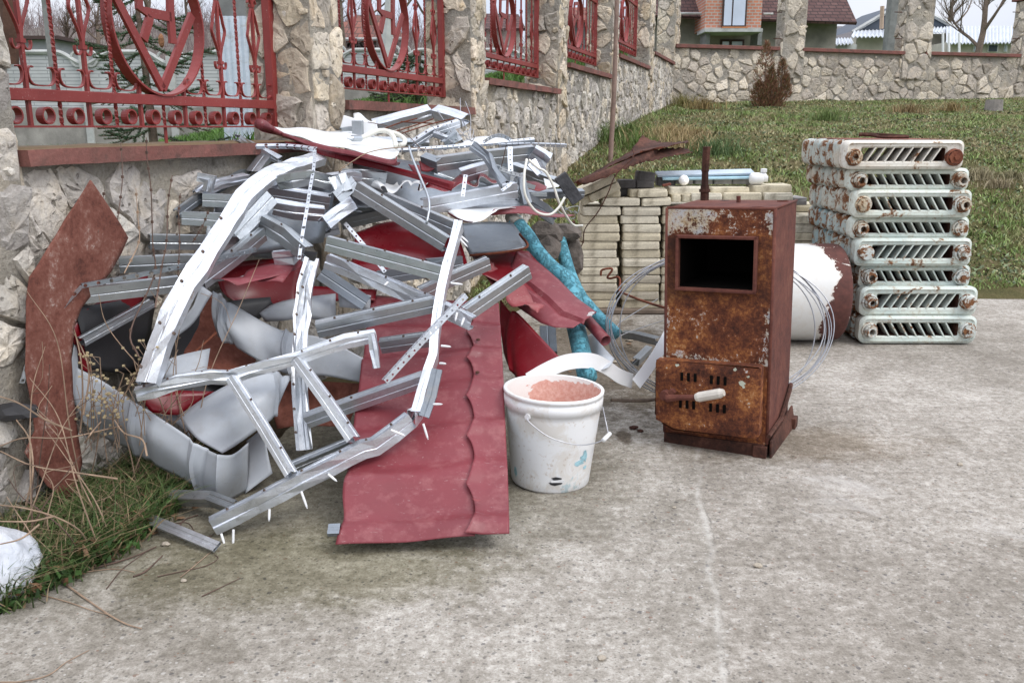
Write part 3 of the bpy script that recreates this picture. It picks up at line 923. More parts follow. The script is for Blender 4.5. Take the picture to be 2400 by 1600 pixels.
outl = edge2 + fr + [Vector((9, 5.9, 0)), Vector((9, -1, 0)), Vector((-2.2, -1, 0))]
mb = MB(); n = len(outl)
mb.add([(p.x, p.y, 0) for p in outl] + [(p.x, p.y, -.12) for p in outl], [tuple(range(n))[::-1]] + [(i, (i + 1) % n, n + (i + 1) % n, n + i) for i in range(n)])
slab = mb.build('concrete_yard', M['concrete'], kind='structure')
# keep the slab's texture coordinates at the world origin
off = slab.location.copy(); slab.data.transform(Matrix.Translation(off)); slab.location = (0, 0, 0)

# ---- grass as blades (uncountable)
def blades(name, pts, label, mat, rng, hgt, wid, cols, lean=.5, cat='grass', curl=True, seg=2):
    """pts: list of (x, y, z, scale)"""
    N = len(pts)
    P0 = np.array([p[:3] for p in pts]); sc = np.array([p[3] for p in pts])
    th = rng.uniform(0, 2 * np.pi, N); H = sc * rng.uniform(hgt[0], hgt[1], N); W = rng.uniform(wid[0], wid[1], N)
    ln = rng.uniform(.1, lean, N) * H; ph = rng.uniform(0, 2 * np.pi, N)
    side = np.stack([np.cos(th), np.sin(th), np.zeros(N)], 1) * W[:, None]
    ld = np.stack([np.cos(ph), np.sin(ph), np.zeros(N)], 1) * ln[:, None]
    up = np.zeros((N, 3)); up[:, 2] = H
    base = P0
    v = np.empty((N, 5, 3))
    v[:, 0] = base - side; v[:, 1] = base + side
    v[:, 2] = base - side * .7 + up * .6 + ld * .35; v[:, 3] = base + side * .7 + up * .6 + ld * .35
    v[:, 4] = base + up * .95 + ld * 1.1
    idx = np.arange(N) * 5
    me = bpy.data.meshes.new(name)
    me.vertices.add(N * 5); me.vertices.foreach_set('co', v.reshape(-1))
    loops = np.stack([idx, idx + 1, idx + 3, idx + 2, idx + 2, idx + 3, idx + 4], 1).reshape(-1)
    me.loops.add(N * 7); me.loops.foreach_set('vertex_index', loops.astype(np.int32))
    ls = np.stack([np.arange(N) * 7, np.arange(N) * 7 + 4], 1).reshape(-1)
    lt = np.tile([4, 3], N)
    me.polygons.add(N * 2); me.polygons.foreach_set('loop_start', ls.astype(np.int32)); me.polygons.foreach_set('loop_total', lt.astype(np.int32))
    me.update(calc_edges=True)
    ca = me.color_attributes.new('tone', 'FLOAT_COLOR', 'POINT')
    cc = np.ones((N, 5, 4)); cc[:, :, :3] = cols[:, None, :]
    ca.data.foreach_set('color', cc.reshape(-1))
    me.materials.append(mat)
    o = bpy.data.objects.new(name, me); COL.objects.link(o)
    return tag(o, label, cat, None, 'stuff')
nr = np.random.default_rng(4)
def patch_noise(x, y, s, seed=0):
    return np.array([fbm((a, b, seed), s, 3) for a, b in zip(x, y)])
N = 105000
y = 5.45 + (nr.random(N) ** 1.5) * 12.6
xl = -DF + .05 + math.tan(WA) * y
x = xl + nr.random(N) * (np.minimum(.66 * y + .8, 13) - xl)
keep = (y > 5.78 + .04 * np.sin(x * 4)) | (x < .2)
keep &= (y < BO.y + (x - BO.x) * BU.y / BU.x - .02)
x, y = x[keep], y[keep]
pn = patch_noise(x, y, 1.1); pn2 = patch_noise(x, y, 2.3, 7)
n_ = len(x)
g1, g2, dry, red = np.array([.14, .215, .055]), np.array([.25, .33, .11]), np.array([.44, .36, .21]), np.array([.32, .235, .15])
t = nr.random((n_, 1))
cols = g1 * (1 - t) + g2 * t
dm = np.clip((pn2 * 2.0 + .20 + nr.normal(0, .22, n_)), 0, 1)[:, None]
cols = cols * (1 - dm * .75) + (dry * t + red * (1 - t)) * dm * .75
cols *= nr.uniform(.6, 1.35, (n_, 1))
sc = np.clip(.75 + pn * 1.0, .35, 1.8)
# taller tussocks against the walls
wallish = (x - (-DF + math.tan(WA) * y)) < .5
sc = sc * np.where(wallish & (nr.random(n_) < .6), 1.7, 1.0)
pts = [(a, b, lawn_z(a, b) - .005, s_) for a, b, s_ in zip(x, y, sc)]
blades('grass', pts, 'rough green and dry grass covering the bank up to the back wall', M['leaf'], nr, (.016, .055), (.0025, .007), cols, 1.3)
# broad low leaves in the lawn
N = 26000
y = 5.7 + (nr.random(N) ** 1.4) * 12; xl = -DF + .05 + math.tan(WA) * y
x = xl + nr.random(N) * (np.minimum(.66 * y + .8, 13) - xl)
k_ = (y < BO.y + (x - BO.x) * BU.y / BU.x - .02) & (y > 5.85); x, y = x[k_], y[k_]
cols = np.array([.13, .165, .085]) * nr.uniform(.5, 1.6, (len(x), 1)) + np.where(nr.random((len(x), 1)) < .35, np.array([[.14, .07, .04]]), 0)
blades('ground_cover', [(a, b, lawn_z(a, b), 1) for a, b in zip(x, y)], 'low broad leaved weeds and fallen leaves among the grass of the bank', M['leaf'], nr, (.012, .03), (.006, .016), cols, 2.2, 'weeds')
# tufts at the bank's foot and tussocks
tp, tc = [], []
for (px_, py_, sc_, c_) in ((1680, 365, 1.5, (.1, .16, .06)), (1935, 285, 1.3, (.14, .2, .06)), (1600, 352, 1.4, (.42, .32, .17)), (1540, 340, 1.5, (.4, .31, .16)), (1570, 330, 1.5, (.4, .3, .15)), (1620, 330, 1.2, (.36, .27, .14)), (1480, 325, 1.6, (.13, .2, .05)), (1500, 350, 1.4, (.13, .2, .05)), (1440, 330, 1.5, (.12, .18, .05)), (1600, 250, 1.6, (.22, .2, .07)), (1650, 255, 1.4, (.26, .19, .08)), (2230, 262, 1.2, (.3, .22, .1)), (2130, 265, 1.2, (.28, .2, .1)), (2290, 420, .8, (.3, .26, .16)), (2340, 440, .6, (.3, .25, .16)), (2375, 420, .6, (.3, .27, .16))):
    # find the bank point on this ray
    d = rdir(px_, py_); Yq = 5.6
    while Yq < 17 and (HC + d.z / d.y * Yq) > bank(Yq): Yq += .03
    c = Vector((d.x / d.y * Yq, Yq, bank(Yq)))
    for _ in range(330):
        a, r = nr.uniform(0, 6.28), abs(nr.normal(0, .09)) * sc_
        tp.append((c.x + math.cos(a) * r * 1.6, c.y + math.sin(a) * r, c.z - .01, sc_)); tc.append(np.array(c_) * nr.uniform(.6, 1.3))
blades('tussock_grass', tp, 'taller tussocks of green and straw coloured grass on the bank', M['leaf'], nr, (.07, .17), (.002, .005), np.array(tc), 1.0, 'tussocks')
# outer meadow grass seen under the first grilles
N = 26000
y = 4 + nr.random(N) ** .8 * 17; x = -DF - .5 + math.tan(WA) * y - nr.random(N) ** 1.2 * 9
cols = (np.array([.1, .2, .035]) * (1 - nr.random((N, 1)) * .5)) * nr.uniform(.7, 1.3, (N, 1))
blades('meadow_grass', [(a, b, outz(a, b) - .02, 1) for a, b in zip(x, y)], 'fresh green grass growing outside the left wall, seen below the grilles', M['leaf'], nr, (.05, .14), (.004, .012), cols, .8)
# ---- weed strip at the foot of the left wall
g = MB(); vs, fc = [], []
for j in range(30):
    yy = 1.2 + j * .08
    xw = -DF + .02 + math.tan(WA) * yy
    for i in range(26):
        xx = xw + i * .05
        vs.append((xx, yy, -.012 + .03 * max(0, 1 - i / 4.0) + .006 * fbm((xx, yy, 1), 9, 3) - max(0, i - 8) * .004))
for j in range(29):
    for i in range(25): fc.append((j * 26 + i, j * 26 + i + 1, (j + 1) * 26 + i + 1, (j + 1) * 26 + i))
g.add(vs, fc); g.build('soil', M['soil'], kind='structure', smooth=True)
def strip_pts(N, x0, x1, y0, y1, pw=1.0):
    out = []
    while len(out) < N:
        a, b = nr.uniform(x0, x1), nr.uniform(y0, y1)
        # inside the weed corner of the photo
        lim = 1436 - a * .5 if a < 300 else 1286 - (a - 300) * .82
        top = 1150 + max(0, 60 - a) * .3 - (50 if 180 < a < 420 else 0)
        if b > lim + nr.normal(0, 12): continue
        if b < top + nr.normal(0, 12) - (40 if a > 180 else 0): continue
        q = G(a, b, .0); out.append((q.x, q.y, 0.0))
    return out
pts = strip_pts(9000, -40, 480, 1080, 1440)
tt = nr.random((len(pts), 1))
cols = np.array([.035, .065, .015]) * (1 - tt) + np.array([.11, .16, .05]) * tt
dd = (nr.random((len(pts), 1)) < .30); cols = np.where(dd, np.array([[.3, .22, .13]]) * (.5 + tt * .7), cols)
blades('weed_grass', [(a, b, c, 1) for a, b, c in pts], 'dark green weedy grass at the foot of the left wall, in front of the heap', M['leaf'], nr, (.03, .13), (.0012, .0035), cols, 1.9)
pts = strip_pts(15000, -40, 480, 1100, 1440)
cols = np.array([.045, .095, .025]) * nr.uniform(.5, 1.6, (len(pts), 1))
dd = (nr.random((len(pts), 1)) < .16); cols = np.where(dd, np.array([[.2, .11, .06]]), cols)
blades('weed_leaves', [(a, b, c + nr.uniform(0, .05), 1) for a, b, c in pts], 'small leaved green weeds low in the corner by the white sack', M['leaf'], nr, (.01, .028), (.004, .010), cols, 2.2, 'weeds')
# ================================================================ standing things: furnace, radiators, tank, bucket, slabs
def furnace_mat():
    t = NT('scaling_rust_enamel'); v = t.coord()
    s_ = t.n('SeparateColor'); t.l(t.tone(), s_.inputs[0]); U_, V_ = s_.outputs[0], s_.outputs[1]
    big = t.noise(7, 5, .65, v, .4); fine = t.noise(75, 6, .8, v, .3); mid = t.noise(24, 6, .7, v)
    f = t.math('ADD', t.math('MULTIPLY', big, .35), t.math('ADD', t.math('MULTIPLY', mid, .3), t.math('MULTIPLY', fine, .4)))
    c = t.ramp(f, [(.41, (.035, .013, .009)), (.48, (.085, .026, .014)), (.54, (.165, .052, .022)), (.595, (.32, .12, .038)), (.67, (.48, .28, .13))])
    vb = t.ramp(V_, [(.0, .25), (.02, .3), (.09, .25), (.125, 0.0), (.40, .0), (.44, .32), (.6, .18), (.625, .42), (.655, .6), (.66, 0)])
    lat = t.ramp(U_, [(.0, .7), (.05, .15), (.2, .2), (.45, .12), (.85, .0), (.93, .28), (1, .5)])
    topf = t.math('MULTIPLY', t.ramp(V_, [(.0, .7), (.04, 1), (.1, .8), (.13, 0)]), t.ramp(U_, [(0, .42), (.3, .42), (.5, .22), (1, .12)]))
    amt = t.math('ADD', t.math('ADD', t.math('MULTIPLY', vb, .3), t.math('MULTIPLY', lat, .26)), t.math('MULTIPLY', topf, .4))
    w = t.math('GREATER_THAN', t.math('ADD', t.math('MULTIPLY', fine, .7), t.math('MULTIPLY', mid, .5)), t.math('SUBTRACT', .83, amt))
    pale = t.ramp(mid, [(.35, (.42, .3, .15)), (.5, (.55, .5, .4)), (.62, (.5, .53, .55))])
    w = t.math('MULTIPLY', w, t.ramp(t.noise(150, 4, .8, v), [(.38, .25), (.5, 1)]))
    c = t.mix(t.math('MULTIPLY', w, .85), c, pale)
    scorch = t.math('MULTIPLY', t.ramp(U_, [(.02, .9), (.13, .8), (.35, .25), (.8, .25), (.95, .45), (1, 0)]), t.ramp(V_, [(.10, 0), (.135, 1), (.37, 1), (.43, 0)]))
    c = t.mix(t.math('MULTIPLY', scorch, t.ramp(big, [(.3, .95), (.7, .6)])), c, (.045, .02, .014))
    return t.done(c, .85, 0, t.bump(t.math('ADD', fine, mid), .6, .006), .3)
M['furnace'] = furnace_mat()
M['furnace_side'] = rust_mat('even_red_rust', [(.38, (.06, .021, .017)), (.47, (.105, .035, .026)), (.56, (.145, .05, .035)), (.66, (.2, .09, .06))], 5, .4)
FL, FR, BR = G(1557, 1034), G(1795, 1072), G(1846, 995)
fx = (FR - FL); FW = fx.length; fx.normalize()
fy = Vector((-fx.y, fx.x, 0)); FD = (BR - FR).dot(fy)
lean = .03
fz = (UP - fx * lean).normalized()
fxx = fy.cross(fz).normalized()
FH = .775
FBASE = .035
furn = thing('furnace', 'tall rusty iron furnace with open firebox and white handled door, standing on the concrete', 'furnace', (FL + FR) / 2 + fy * FD / 2)
def fp(u, d, h):                       # u across the front 0..1, d depth in metres (from the front face), h height above the body's foot
    return FL + fxx * (u * FW) + fy * d + fz * (h + FBASE)
# body shell
u0, u1, v0, v1 = .135, .835, .125, .335             # firebox opening (v measured from the top)
ht = lambda v: FH * (1 - v)
def shell(mb, quad, mat=0):
    mb.add([fp(*q) for q in quad], [tuple(range(len(quad)))], mat)
mb = MB()
def fgrid(mb, ua, ub, va, vb_, d, mat=0, flip=False):
    nu, nv = max(1, int((ub - ua) * 24)), max(1, int((vb_ - va) * 36))
    vs, fc, base = [], [], len(mb.v)
    for j in range(nv + 1):
        for i in range(nu + 1):
            u = ua + (ub - ua) * i / nu; v = va + (vb_ - va) * j / nv
            q = fp(u, d + .0016 * fbm((u * 3, v * 6, 1), 1.5, 2), ht(v)); mb.v.append(tuple(q)); mb.c.append((u, v, 0))
    for j in range(nv):
        for i in range(nu):
            k = base + j * (nu + 1) + i
            mb.f.append((k, k + nu + 1, k + nu + 2, k + 1)); mb.m.append(mat)
fgrid(mb, 0.0, 1, 0, v0, 0); fgrid(mb, 0, u0, v0, v1, 0); fgrid(mb, u1, 1, v0, v1, 0); fgrid(mb, 0, 1, v1, 1, 0)
S = 1
shell(mb, [(0, 0, FH), (1, 0, FH), (1, FD, FH), (0, FD, FH)], S)
shell(mb, [(1, 0, 0), (1, FD, 0), (1, FD, FH), (1, 0, FH)], S)
shell(mb, [(0, FD, 0), (0, 0, 0), (0, 0, FH), (0, FD, FH)], S)
shell(mb, [(1, FD, 0), (0, FD, 0), (0, FD, FH), (1, FD, FH)], S)
shell(mb, [(0, 0, 0), (0, FD, 0), (1, FD, 0), (1, 0, 0)], S)
body = mb.build('body', [M['furnace'], M['furnace_side']], furn)
mb = MB()                                             # firebox lining
a, b, c, d = (u0, ht(v0)), (u1, ht(v0)), (u1, ht(v1)), (u0, ht(v1))
dd = FD - .03
for p, q in ((a, b), (b, c), (c, d), (d, a)):
    shell(mb, [(p[0], 0, p[1]), (q[0], 0, q[1]), (q[0], dd, q[1]), (p[0], dd, p[1])])
shell(mb, [(a[0], dd, a[1]), (b[0], dd, b[1]), (c[0], dd, c[1]), (d[0], dd, d[1])])
M['near_black'] = mat_simple('near_black_iron', (.006, .005, .0045), .95, spec=.05)  # near black: the dark of firebox and vent slots put into the colour
mb.build('firebox', M['near_black'], furn)
mb = MB()                                             # collar round the opening
for p, q, ex in ((a, b, 0), (b, c, 0), (c, d, 0), (d, a, 0)):
    P1, P2 = fp(p[0], -.012, p[1]), fp(q[0], -.012, q[1])
    cen = fp((u0 + u1) / 2, -.012, ht((v0 + v1) / 2))
    dr = (P2 - P1).normalized(); n2 = (cen - (P1 + P2) / 2); n2 = (n2 - dr * n2.dot(dr)).normalized()
    mb.box((P1 + P2) / 2 - n2 * .005, ((P2 - P1).length + .02, .024, .010), (dr, fy, n2))
mb.build('collar', M['furnace_side'], furn, bevel=.002)
# bevel strips on the vertical front edges
mb = MB(); mb.tube([fp(1, .003, 0), fp(1, .003, FH)], .006, 8); mb.tube([fp(0, .003, 0), fp(0, .003, FH)], .006, 8)
mb.tube([fp(0, .003, FH), fp(1, .003, FH)], .005, 8); mb.tube([fp(1, 0, FH), fp(1, FD, FH)], .004, 8)
mb.build('edge_trim', M['furnace_side'], furn, smooth=True)
# ash door
door = MB()
dpts = [(-.05, .655 + .012), (-.04, .652), (.93, .646), (.955, .655), (.955, .945), (.935, .958), (.12, .968), (.03, .945), (-.055, .9)]
n = len(dpts)
vs = []
for dep in (-.050, -.004):
    for (u, v) in dpts: vs.append(fp(u, dep, ht(v)))
cen = len(vs)
door.add(vs, [(i, (i + 1) % n, n + (i + 1) % n, n + i) for i in range(n)], 0)
for i in range(len(door.c)): door.c[i] = (dpts[i % n][0], .75 + .1 * (i % 3) * .1, 0)
slots = [(.215, .715), (.28, .715), (.345, .715), (.5, .717), (.565, .717), (.63, .717), (.205, .838), (.27, .838), (.335, .838), (.5, .84), (.565, .84), (.63, .84)]
base = len(door.v)
# faceted front sheet, slightly pillowed
gu, gv = 16, 12
for j in range(gv + 1):
    for i in range(gu + 1):
        uu = -.045 + 1.0 * i / gu; vv = .652 + .306 * j / gv
        if j == gv and i < 3: vv -= .022 * (3 - i) / 1.6
        if j == gv - 1 and i == 0: vv -= .008
        e = min(i, gu - i, j, gv - j)
        door.v.append(tuple(fp(uu, -.050 - (.003 if e > 0 else 0) - .0015 * fbm((uu * 4, vv * 9, 3), 1, 2), ht(vv)))); door.c.append((.3 + uu * .4, .48 + (vv - .65) * .4, 0))
for j in range(gv):
    for i in range(gu):
        k = base + j * (gu + 1) + i
        door.f.append((k, k + gu + 1, k + gu + 2, k + 1)); door.m.append(0)
dobj = door.build('door', M['furnace'], furn, smooth=False)
mb = MB()
for (u, v) in slots:
    mb = MB(); c = fp(u, -.0545, ht(v)); mb.box(c, (.009, .006, .028), (fxx, fy, fz)); mb.build('vent_slot', M['near_black'], dobj)  # black blocks stand in for the shade inside the slots
mb = MB()                                             # pale paint remnants on the door
r_ = random.Random(8)
for (u, v, s_) in ((.17, .667, .009), (.72, .664, .008), (.78, .72, .012), (.80, .735, .007), (.84, .69, .006)):
    c = fp(u, -.0540, ht(v)); m_ = 9
    mb.add([c] + [c + fxx * (math.cos(a) * s_ * r_.uniform(.5, 1.3)) + fz * (math.sin(a) * s_ * .7 * r_.uniform(.4, 1.3)) for a in np.linspace(0, 6.28 - .7, m_)], [(0, k + 1, (k + 1) % m_ + 1) for k in range(m_)])
mb.build('paint_flake', mat_simple('pale_green_paint', (.48, .5, .4), .6), dobj)
# handle: rusty lever with a white grip
mb = MB()
hp = [fp(.06, -.066, ht(.80)), fp(.10, -.080, ht(.81)), fp(.2, -.084, ht(.800)), fp(.33, -.088, ht(.792)), fp(.42, -.092, ht(.784))]
mb.tube(hp, [.014, .014, .010, .010, .009], 8)
mb.tube([fp(.065, -.045, ht(.80)), fp(.065, -.084, ht(.80))], .017, 8)
mb.tube([fp(.13, -.054, ht(.785)), fp(.13, -.075, ht(.785))], .012, 6)
hb = mb.build('handle', M['furnace_side'], dobj)
mb = MB(); g0, g1 = fp(.385, -.092, ht(.788)), fp(.655, -.102, ht(.750))
dr = (g1 - g0).normalized(); up_ = fy.cross(dr).normalized()
mb.tube([g0, g0.lerp(g1, .1), g0.lerp(g1, .85), g1], [.013, .0165, .0165, .011], 10); 
mb.build('grip', mat_simple('worn_white_grip', (.6, .56, .5), .5, 0, .25), furn)
# fittings on the top
mb = MB()
for (u, d_, w_) in ((.10, .03, .032), (.83, .03, .034), (.32, FD - .06, .032), (.9, FD - .07, .032)):
    mb.lathe(fp(u, d_, FH + .0012), [(.0, .001), (w_ * .55, .001), (w_ * .5, .0015)], 14, axis=(fxx, fy * .45, fz))
mb.build('slot', M['black'], furn)  # flat black discs stand in for the dark of the slots
for (u, d_) in ((.83, .03), (.1, .03), (.9, FD - .07)):
    mb = MB(); mb.lathe(fp(u, d_, FH), [(.019, 0), (.019, .004), (.015, .004), (.014, 0)], 16, axis=(fxx, fy * .5, fz)); mb.build('slot_rim', M['furnace_side'], furn)
mb = MB(); mb.tube([fp(.5, FD - .12, FH - .002), fp(.5, FD - .12, FH + .022)], .0075, 8); mb.build('stub', M['furnace_side'], furn)
mb = MB()
c0 = fp(.09, FD - .03, FH)
mb.tube([c0, c0 + fz * .055], .016, 6); mb.tube([c0 + fz * .03, c0 + fz * .04], .020, 10)
mb.tube([c0 + fz * .055, c0 + fz * .10 , c0 + fz * .108 ], [.013, .0125, .0155], 6); mb.tube([c0 + fz * .106, c0 + fz * .19 + fxx * .004], [.0135, .0145], 6)
mb.build('pipe', M['rust_dark'], furn)
# foot: skirt, runner and feet
mb = MB()
p0, p1 = FL.copy(), FR.copy()
fb = fp(0, 0, 0); fc_ = fp(1, 0, 0)
def plank(mb, a, b, c, d, th):
    n_ = (b - a).cross(d - a).normalized() * th
    mb.add([a, b, c, d, a + n_, b + n_, c + n_, d + n_], [(0, 3, 2, 1), (4, 5, 6, 7), (0, 1, 5, 4), (1, 2, 6, 5), (2, 3, 7, 6), (3, 0, 4, 7)])
plank(mb, FL + fx * .0, FR - fx * .01 + Vector((0, 0, .0)), fc_ + fxx * -.005, fb, .006)
mb.build('skirt', M['rust_dark'], furn)
mb = MB()
plank(mb, FR + fx * .012, BR + fx * .02 , fp(1.03, FD, .03), fp(1.03, .0, .012), .006)
mb.build('skirt', M['rust_dark'], furn)
for q in (FR + fx * -.02 + fy * .01, BR + fx * .012 - fy * .02, FL + fx * .02 + fy * FD * .95):
    mb = MB(); mb.box(q + UP * .02, (.045, .05, .04), (fx, fy, UP)); mb.build('foot', M['rust_dark'], furn, bevel=.003)
mb = MB(); mb.tube([fp(1.02, -.005, .03), fp(1.03, FD * .5, .035), fp(1.03, FD * .9, .10), fp(1.02, FD, .11)], .008, 6); mb.build('brace_rod', M['rust_dark'], furn)

# ---- radiators
def chipped_mat(name, cols, chip=.5, rustc=((.08, .028, .018), (.25, .11, .04)), sc=9):
    t = NT(name); oi = t.n('ObjectInfo'); v = t.coord()
    off = t.n('VectorMath'); off.operation = 'ADD'; t.l(v, off.inputs[0]); t.l(oi.outputs['Location'], off.inputs[1]); v = off.outputs[0]
    n1 = t.noise(sc, 7, .7, v, .5); n2 = t.noise(sc * 5, 5, .7, v); n3 = t.noise(3.3, 4, .6, v)
    c = t.ramp(n3, [(.35, cols[0]), (.5, cols[1]), (.65, cols[2])])
    c = t.mix(t.ramp(n2, [(.5, 0), (.68, .5)]), c, (.34, .27, .17))
    m = t.ramp(t.math('ADD', n1, t.math('MULTIPLY', n2, .25)), [(chip, 0), (chip + .015, 1)])
    halo = t.ramp(t.math('ADD', n1, t.math('MULTIPLY', n2, .25)), [(chip - .05, 0), (chip, .55)])
    c = t.mix(halo, c, (.4, .25, .13))
    c = t.mix(m, c, t.ramp(n2, [(.35, rustc[0]), (.65, rustc[1])]))
    return t.done(c, t.math('ADD', t.math('MULTIPLY', m, .3), .5), 0, t.bump(t.math('SUBTRACT', t.math('MULTIPLY', n2, .4), m), .5, .004), .4)
M['rad_mint'] = chipped_mat('chipped_mint_paint', ((.50, .58, .55), (.60, .66, .61), (.66, .69, .62)), .745)
M['rad_white'] = chipped_mat('chipped_white_paint', ((.62, .58, .5), (.7, .68, .62), (.66, .62, .55)), .725)
M['rad_side'] = chipped_mat('chipped_blue_grey_paint', ((.36, .43, .43), (.5, .54, .5), (.55, .5, .42)), .655, sc=19)
M['rad_blue'] = chipped_mat('chipped_pale_blue_paint', ((.25, .38, .42), (.42, .50, .49), (.5, .52, .47)), .63, sc=19)
M['rad_plug'] = chipped_mat('chipped_plug_paint', ((.5, .56, .55), (.6, .63, .6), (.5, .42, .3)), .64, sc=22)
YR = G(2150, 806).y
RAD = [  # x left, x right, y top, y bottom (zoom M), slant, recess, plug left, plug right
    (458, 1212, 205, 383, 1, 0.0, 'hexhole', 'rustcap', 'white'), (490, 1240, 383, 510, -1, .035, 'pipe', 'pipe', 'mint'),
    (515, 1258, 510, 680, -1, 0.0, 'hex', 'pipe', 'mint'), (500, 1240, 680, 806, -1, .035, 'pipe', 'hex', 'mint'),
    (527, 1258, 806, 976, 1, 0.0, 'cap', 'long', 'mint'), (552, 1248, 976, 1102, -1, .035, 'pipe', 'hex', 'mint'),
    (555, 1295, 1102, 1282, 1, -.01, 'pipe', 'cap', 'mint'), (552, 1290, 1282, 1450, -1, -.02, 'pipe', 'hex', 'mint')]
ORD = ['topmost, white painted with a rusty top', 'second from the top', 'third from the top', 'fourth from the top', 'fifth from the top, with a flat round left plug', 'third from the bottom', 'second from the bottom', 'bottommost, lying on the concrete']
def rrect(w, h, r, n=5):
    out = []
    for (cx, cy, a0) in ((w / 2 - r, h / 2 - r, 0), (-w / 2 + r, h / 2 - r, 90), (-w / 2 + r, -h / 2 + r, 180), (w / 2 - r, -h / 2 + r, 270)):
        for k in range(n + 1):
            a = math.radians(a0 + 90 * k / n); out.append((cx + r * math.cos(a), cy + r * math.sin(a)))
    return out
XA, YA = Vector((1, 0, 0)), Vector((0, 1, 0))
for ri, (xl, xr, yt, yb, sl, rec, pl, pr_, colr) in enumerate(RAD):
    Yf = YR + rec
    a = Z('M', xl, yb, Yf); b = Z('M', xr, yt, Yf)
    w, h = b.x - a.x, b.z - a.z
    if rec > .02: h += .01
    cz = (a.z + b.z) / 2; cx = (a.x + b.x) / 2
    if ri == 7: cz = max(cz, h / 2 + .001)
    root = thing('radiator', 'cast iron radiator in the stack, ' + ORD[ri], 'radiator', (cx, Yf, cz - h / 2), 'stacked cast iron radiators')
    bmat = M['rad_white'] if colr == 'white' else M['rad_mint']
    oc = Vector((cx, Yf, cz))
    mb = MB()
    # rings of one section: (y, outer w, outer h)
    secs = [(.0, -.014, -.014), (.008, 0, 0), (.03, .0, 0), (.062, -.003, -.003), (.084, -.016, -.014), (.095, -.040, -.032), (.1, -.040, -.032)]
    n_ = 24; rad = .03 if h < .14 else .038
    iw, ih = w * .70, h * .46; r2 = .008
    V0 = []
    inner = rrect(iw, ih, r2); innb = rrect(iw + .014, ih + .014, r2 + .004); brd = rrect(w - .05, h - .028, max(.012, rad - .012))
    outr = rrect(w - .028, h - .028, rad - .008)
    rings = []
    rings.append([(x, -.0 + .095, z) for x, z in inner])
    rings.append([(x, .014, z) for x, z in inner])
    rings.append([(x, .004, z) for x, z in innb])
    rings.append([(x, .004, z) for x, z in brd])
    rings.append([(x, -.004, z) for x, z in outr])
    for (yy, dw, dh) in secs[1:]:
        rings.append([(x, yy, z) for x, z in rrect(w + dw, h + dh, rad)])
    for r_i in rings: V0 += [oc + Vector(q) for q in r_i]
    Fc = []
    for k in range(len(rings) - 1):
        for i in range(n_): Fc.append((k * n_ + i, (k + 1) * n_ + i, (k + 1) * n_ + (i + 1) % n_, k * n_ + (i + 1) % n_))
    mb.add(V0, Fc)
    for k in range(n_): mb.m[k] = 1  # inner faces in dark rust, deepening the shade inside the opening
    # slanted fins
    nf = 9; stp = iw / nf; dx = ih * .70 * sl
    for k in range(0, nf + 1):
        xc = -iw / 2 + stp * (k + .0)
        x0_, x1_ = xc - dx / 2, xc + dx / 2
        z0_, z1_ = -ih / 2 - .004, ih / 2 + .004
        x0_ = max(-iw / 2, min(iw / 2, x0_)); x1_ = max(-iw / 2, min(iw / 2, x1_))
        if k in (0, nf) : continue
        tt = .0075
        vs = [oc + Vector((x0_ - tt / 2, .006, z0_)), oc + Vector((x0_ + tt / 2, .006, z0_)), oc + Vector((x1_ + tt / 2, .006, z1_)), oc + Vector((x1_ - tt / 2, .006, z1_)),
              oc + Vector((x0_ - tt * .2, .085, z0_)), oc + Vector((x0_ + tt * .2, .085, z0_)), oc + Vector((x1_ + tt * .2, .085, z1_)), oc + Vector((x1_ - tt * .2, .085, z1_))]
        mb.add(vs, [(0, 1, 2, 3), (1, 5, 6, 2), (4, 0, 3, 7), (5, 4, 7, 6)])
    s0 = mb.build('section', [bmat, M['rust_dark']], root)
    for p_ in s0.data.polygons: p_.use_smooth = False
    for k in range(1, 7):
        s1 = s0.copy(); COL.objects.link(s1); s1.parent = root
        s1.location = (random.uniform(-.003, .003), .1 * k, random.uniform(-.002, .002))
        if k == 1:
            m2 = s0.data.copy(); m2.materials.clear(); m2.materials.append(M['rad_side'] if ri < 3 else M['rad_blue']); m2.materials.append(M['rust_dark'])
            bmm = bmesh.new(); bmm.from_mesh(m2); bmm.faces.ensure_lookup_table()
            bmesh.ops.delete(bmm, geom=[f_ for f_ in bmm.faces if f_.index >= (len(rings) - 1) * n_], context='FACES'); bmm.to_mesh(m2); bmm.free()
            for p_ in m2.polygons:
                if p_.index < n_ * 3: p_.material_index = 1
        s1.data = m2
    for side, kind in ((-1, pl), (1, pr_)):
        c = oc + Vector((side * (w / 2 - .048), 0, -.002 if ri else -.012))
        mb = MB(); ax = (XA, UP, -YA)
        mb.lathe(c, [(.042, -.01), (.040, .012), (.034, .016)], 16, axis=ax)
        if kind in ('hex', 'hexhole', 'rustcap'):
            mb.lathe(c, [(.034, .012), (.034, .026), (.0, .026)] if kind != 'hexhole' else [(.034, .012), (.034, .026), (.017, .026), (.016, .002), (0, .002)], 6, axis=ax)
            if kind != 'hexhole': mb.lathe(c, [(.014, .024), (.013, .036), (0, .036)], 6, axis=ax)
        elif kind == 'cap':
            mb.lathe(c, [(.036, .012), (.036, .03), (.031, .034), (0, .034)], 18, axis=ax)
        elif kind == 'long':
            mb.lathe(c, [(.03, .012), (.029, .03), (.018, .03), (.016, .065), (0, .065)], 10, axis=ax)
        else:
            mb.lathe(c, [(.032, .012), (.031, .03), (.027, .03), (.026, .05), (.016, .05), (.015, .0), (0, .0)], 12, axis=ax)
        mb.build('plug', M['rad_plug'] if not (kind == 'rustcap') else M['rust'], root)
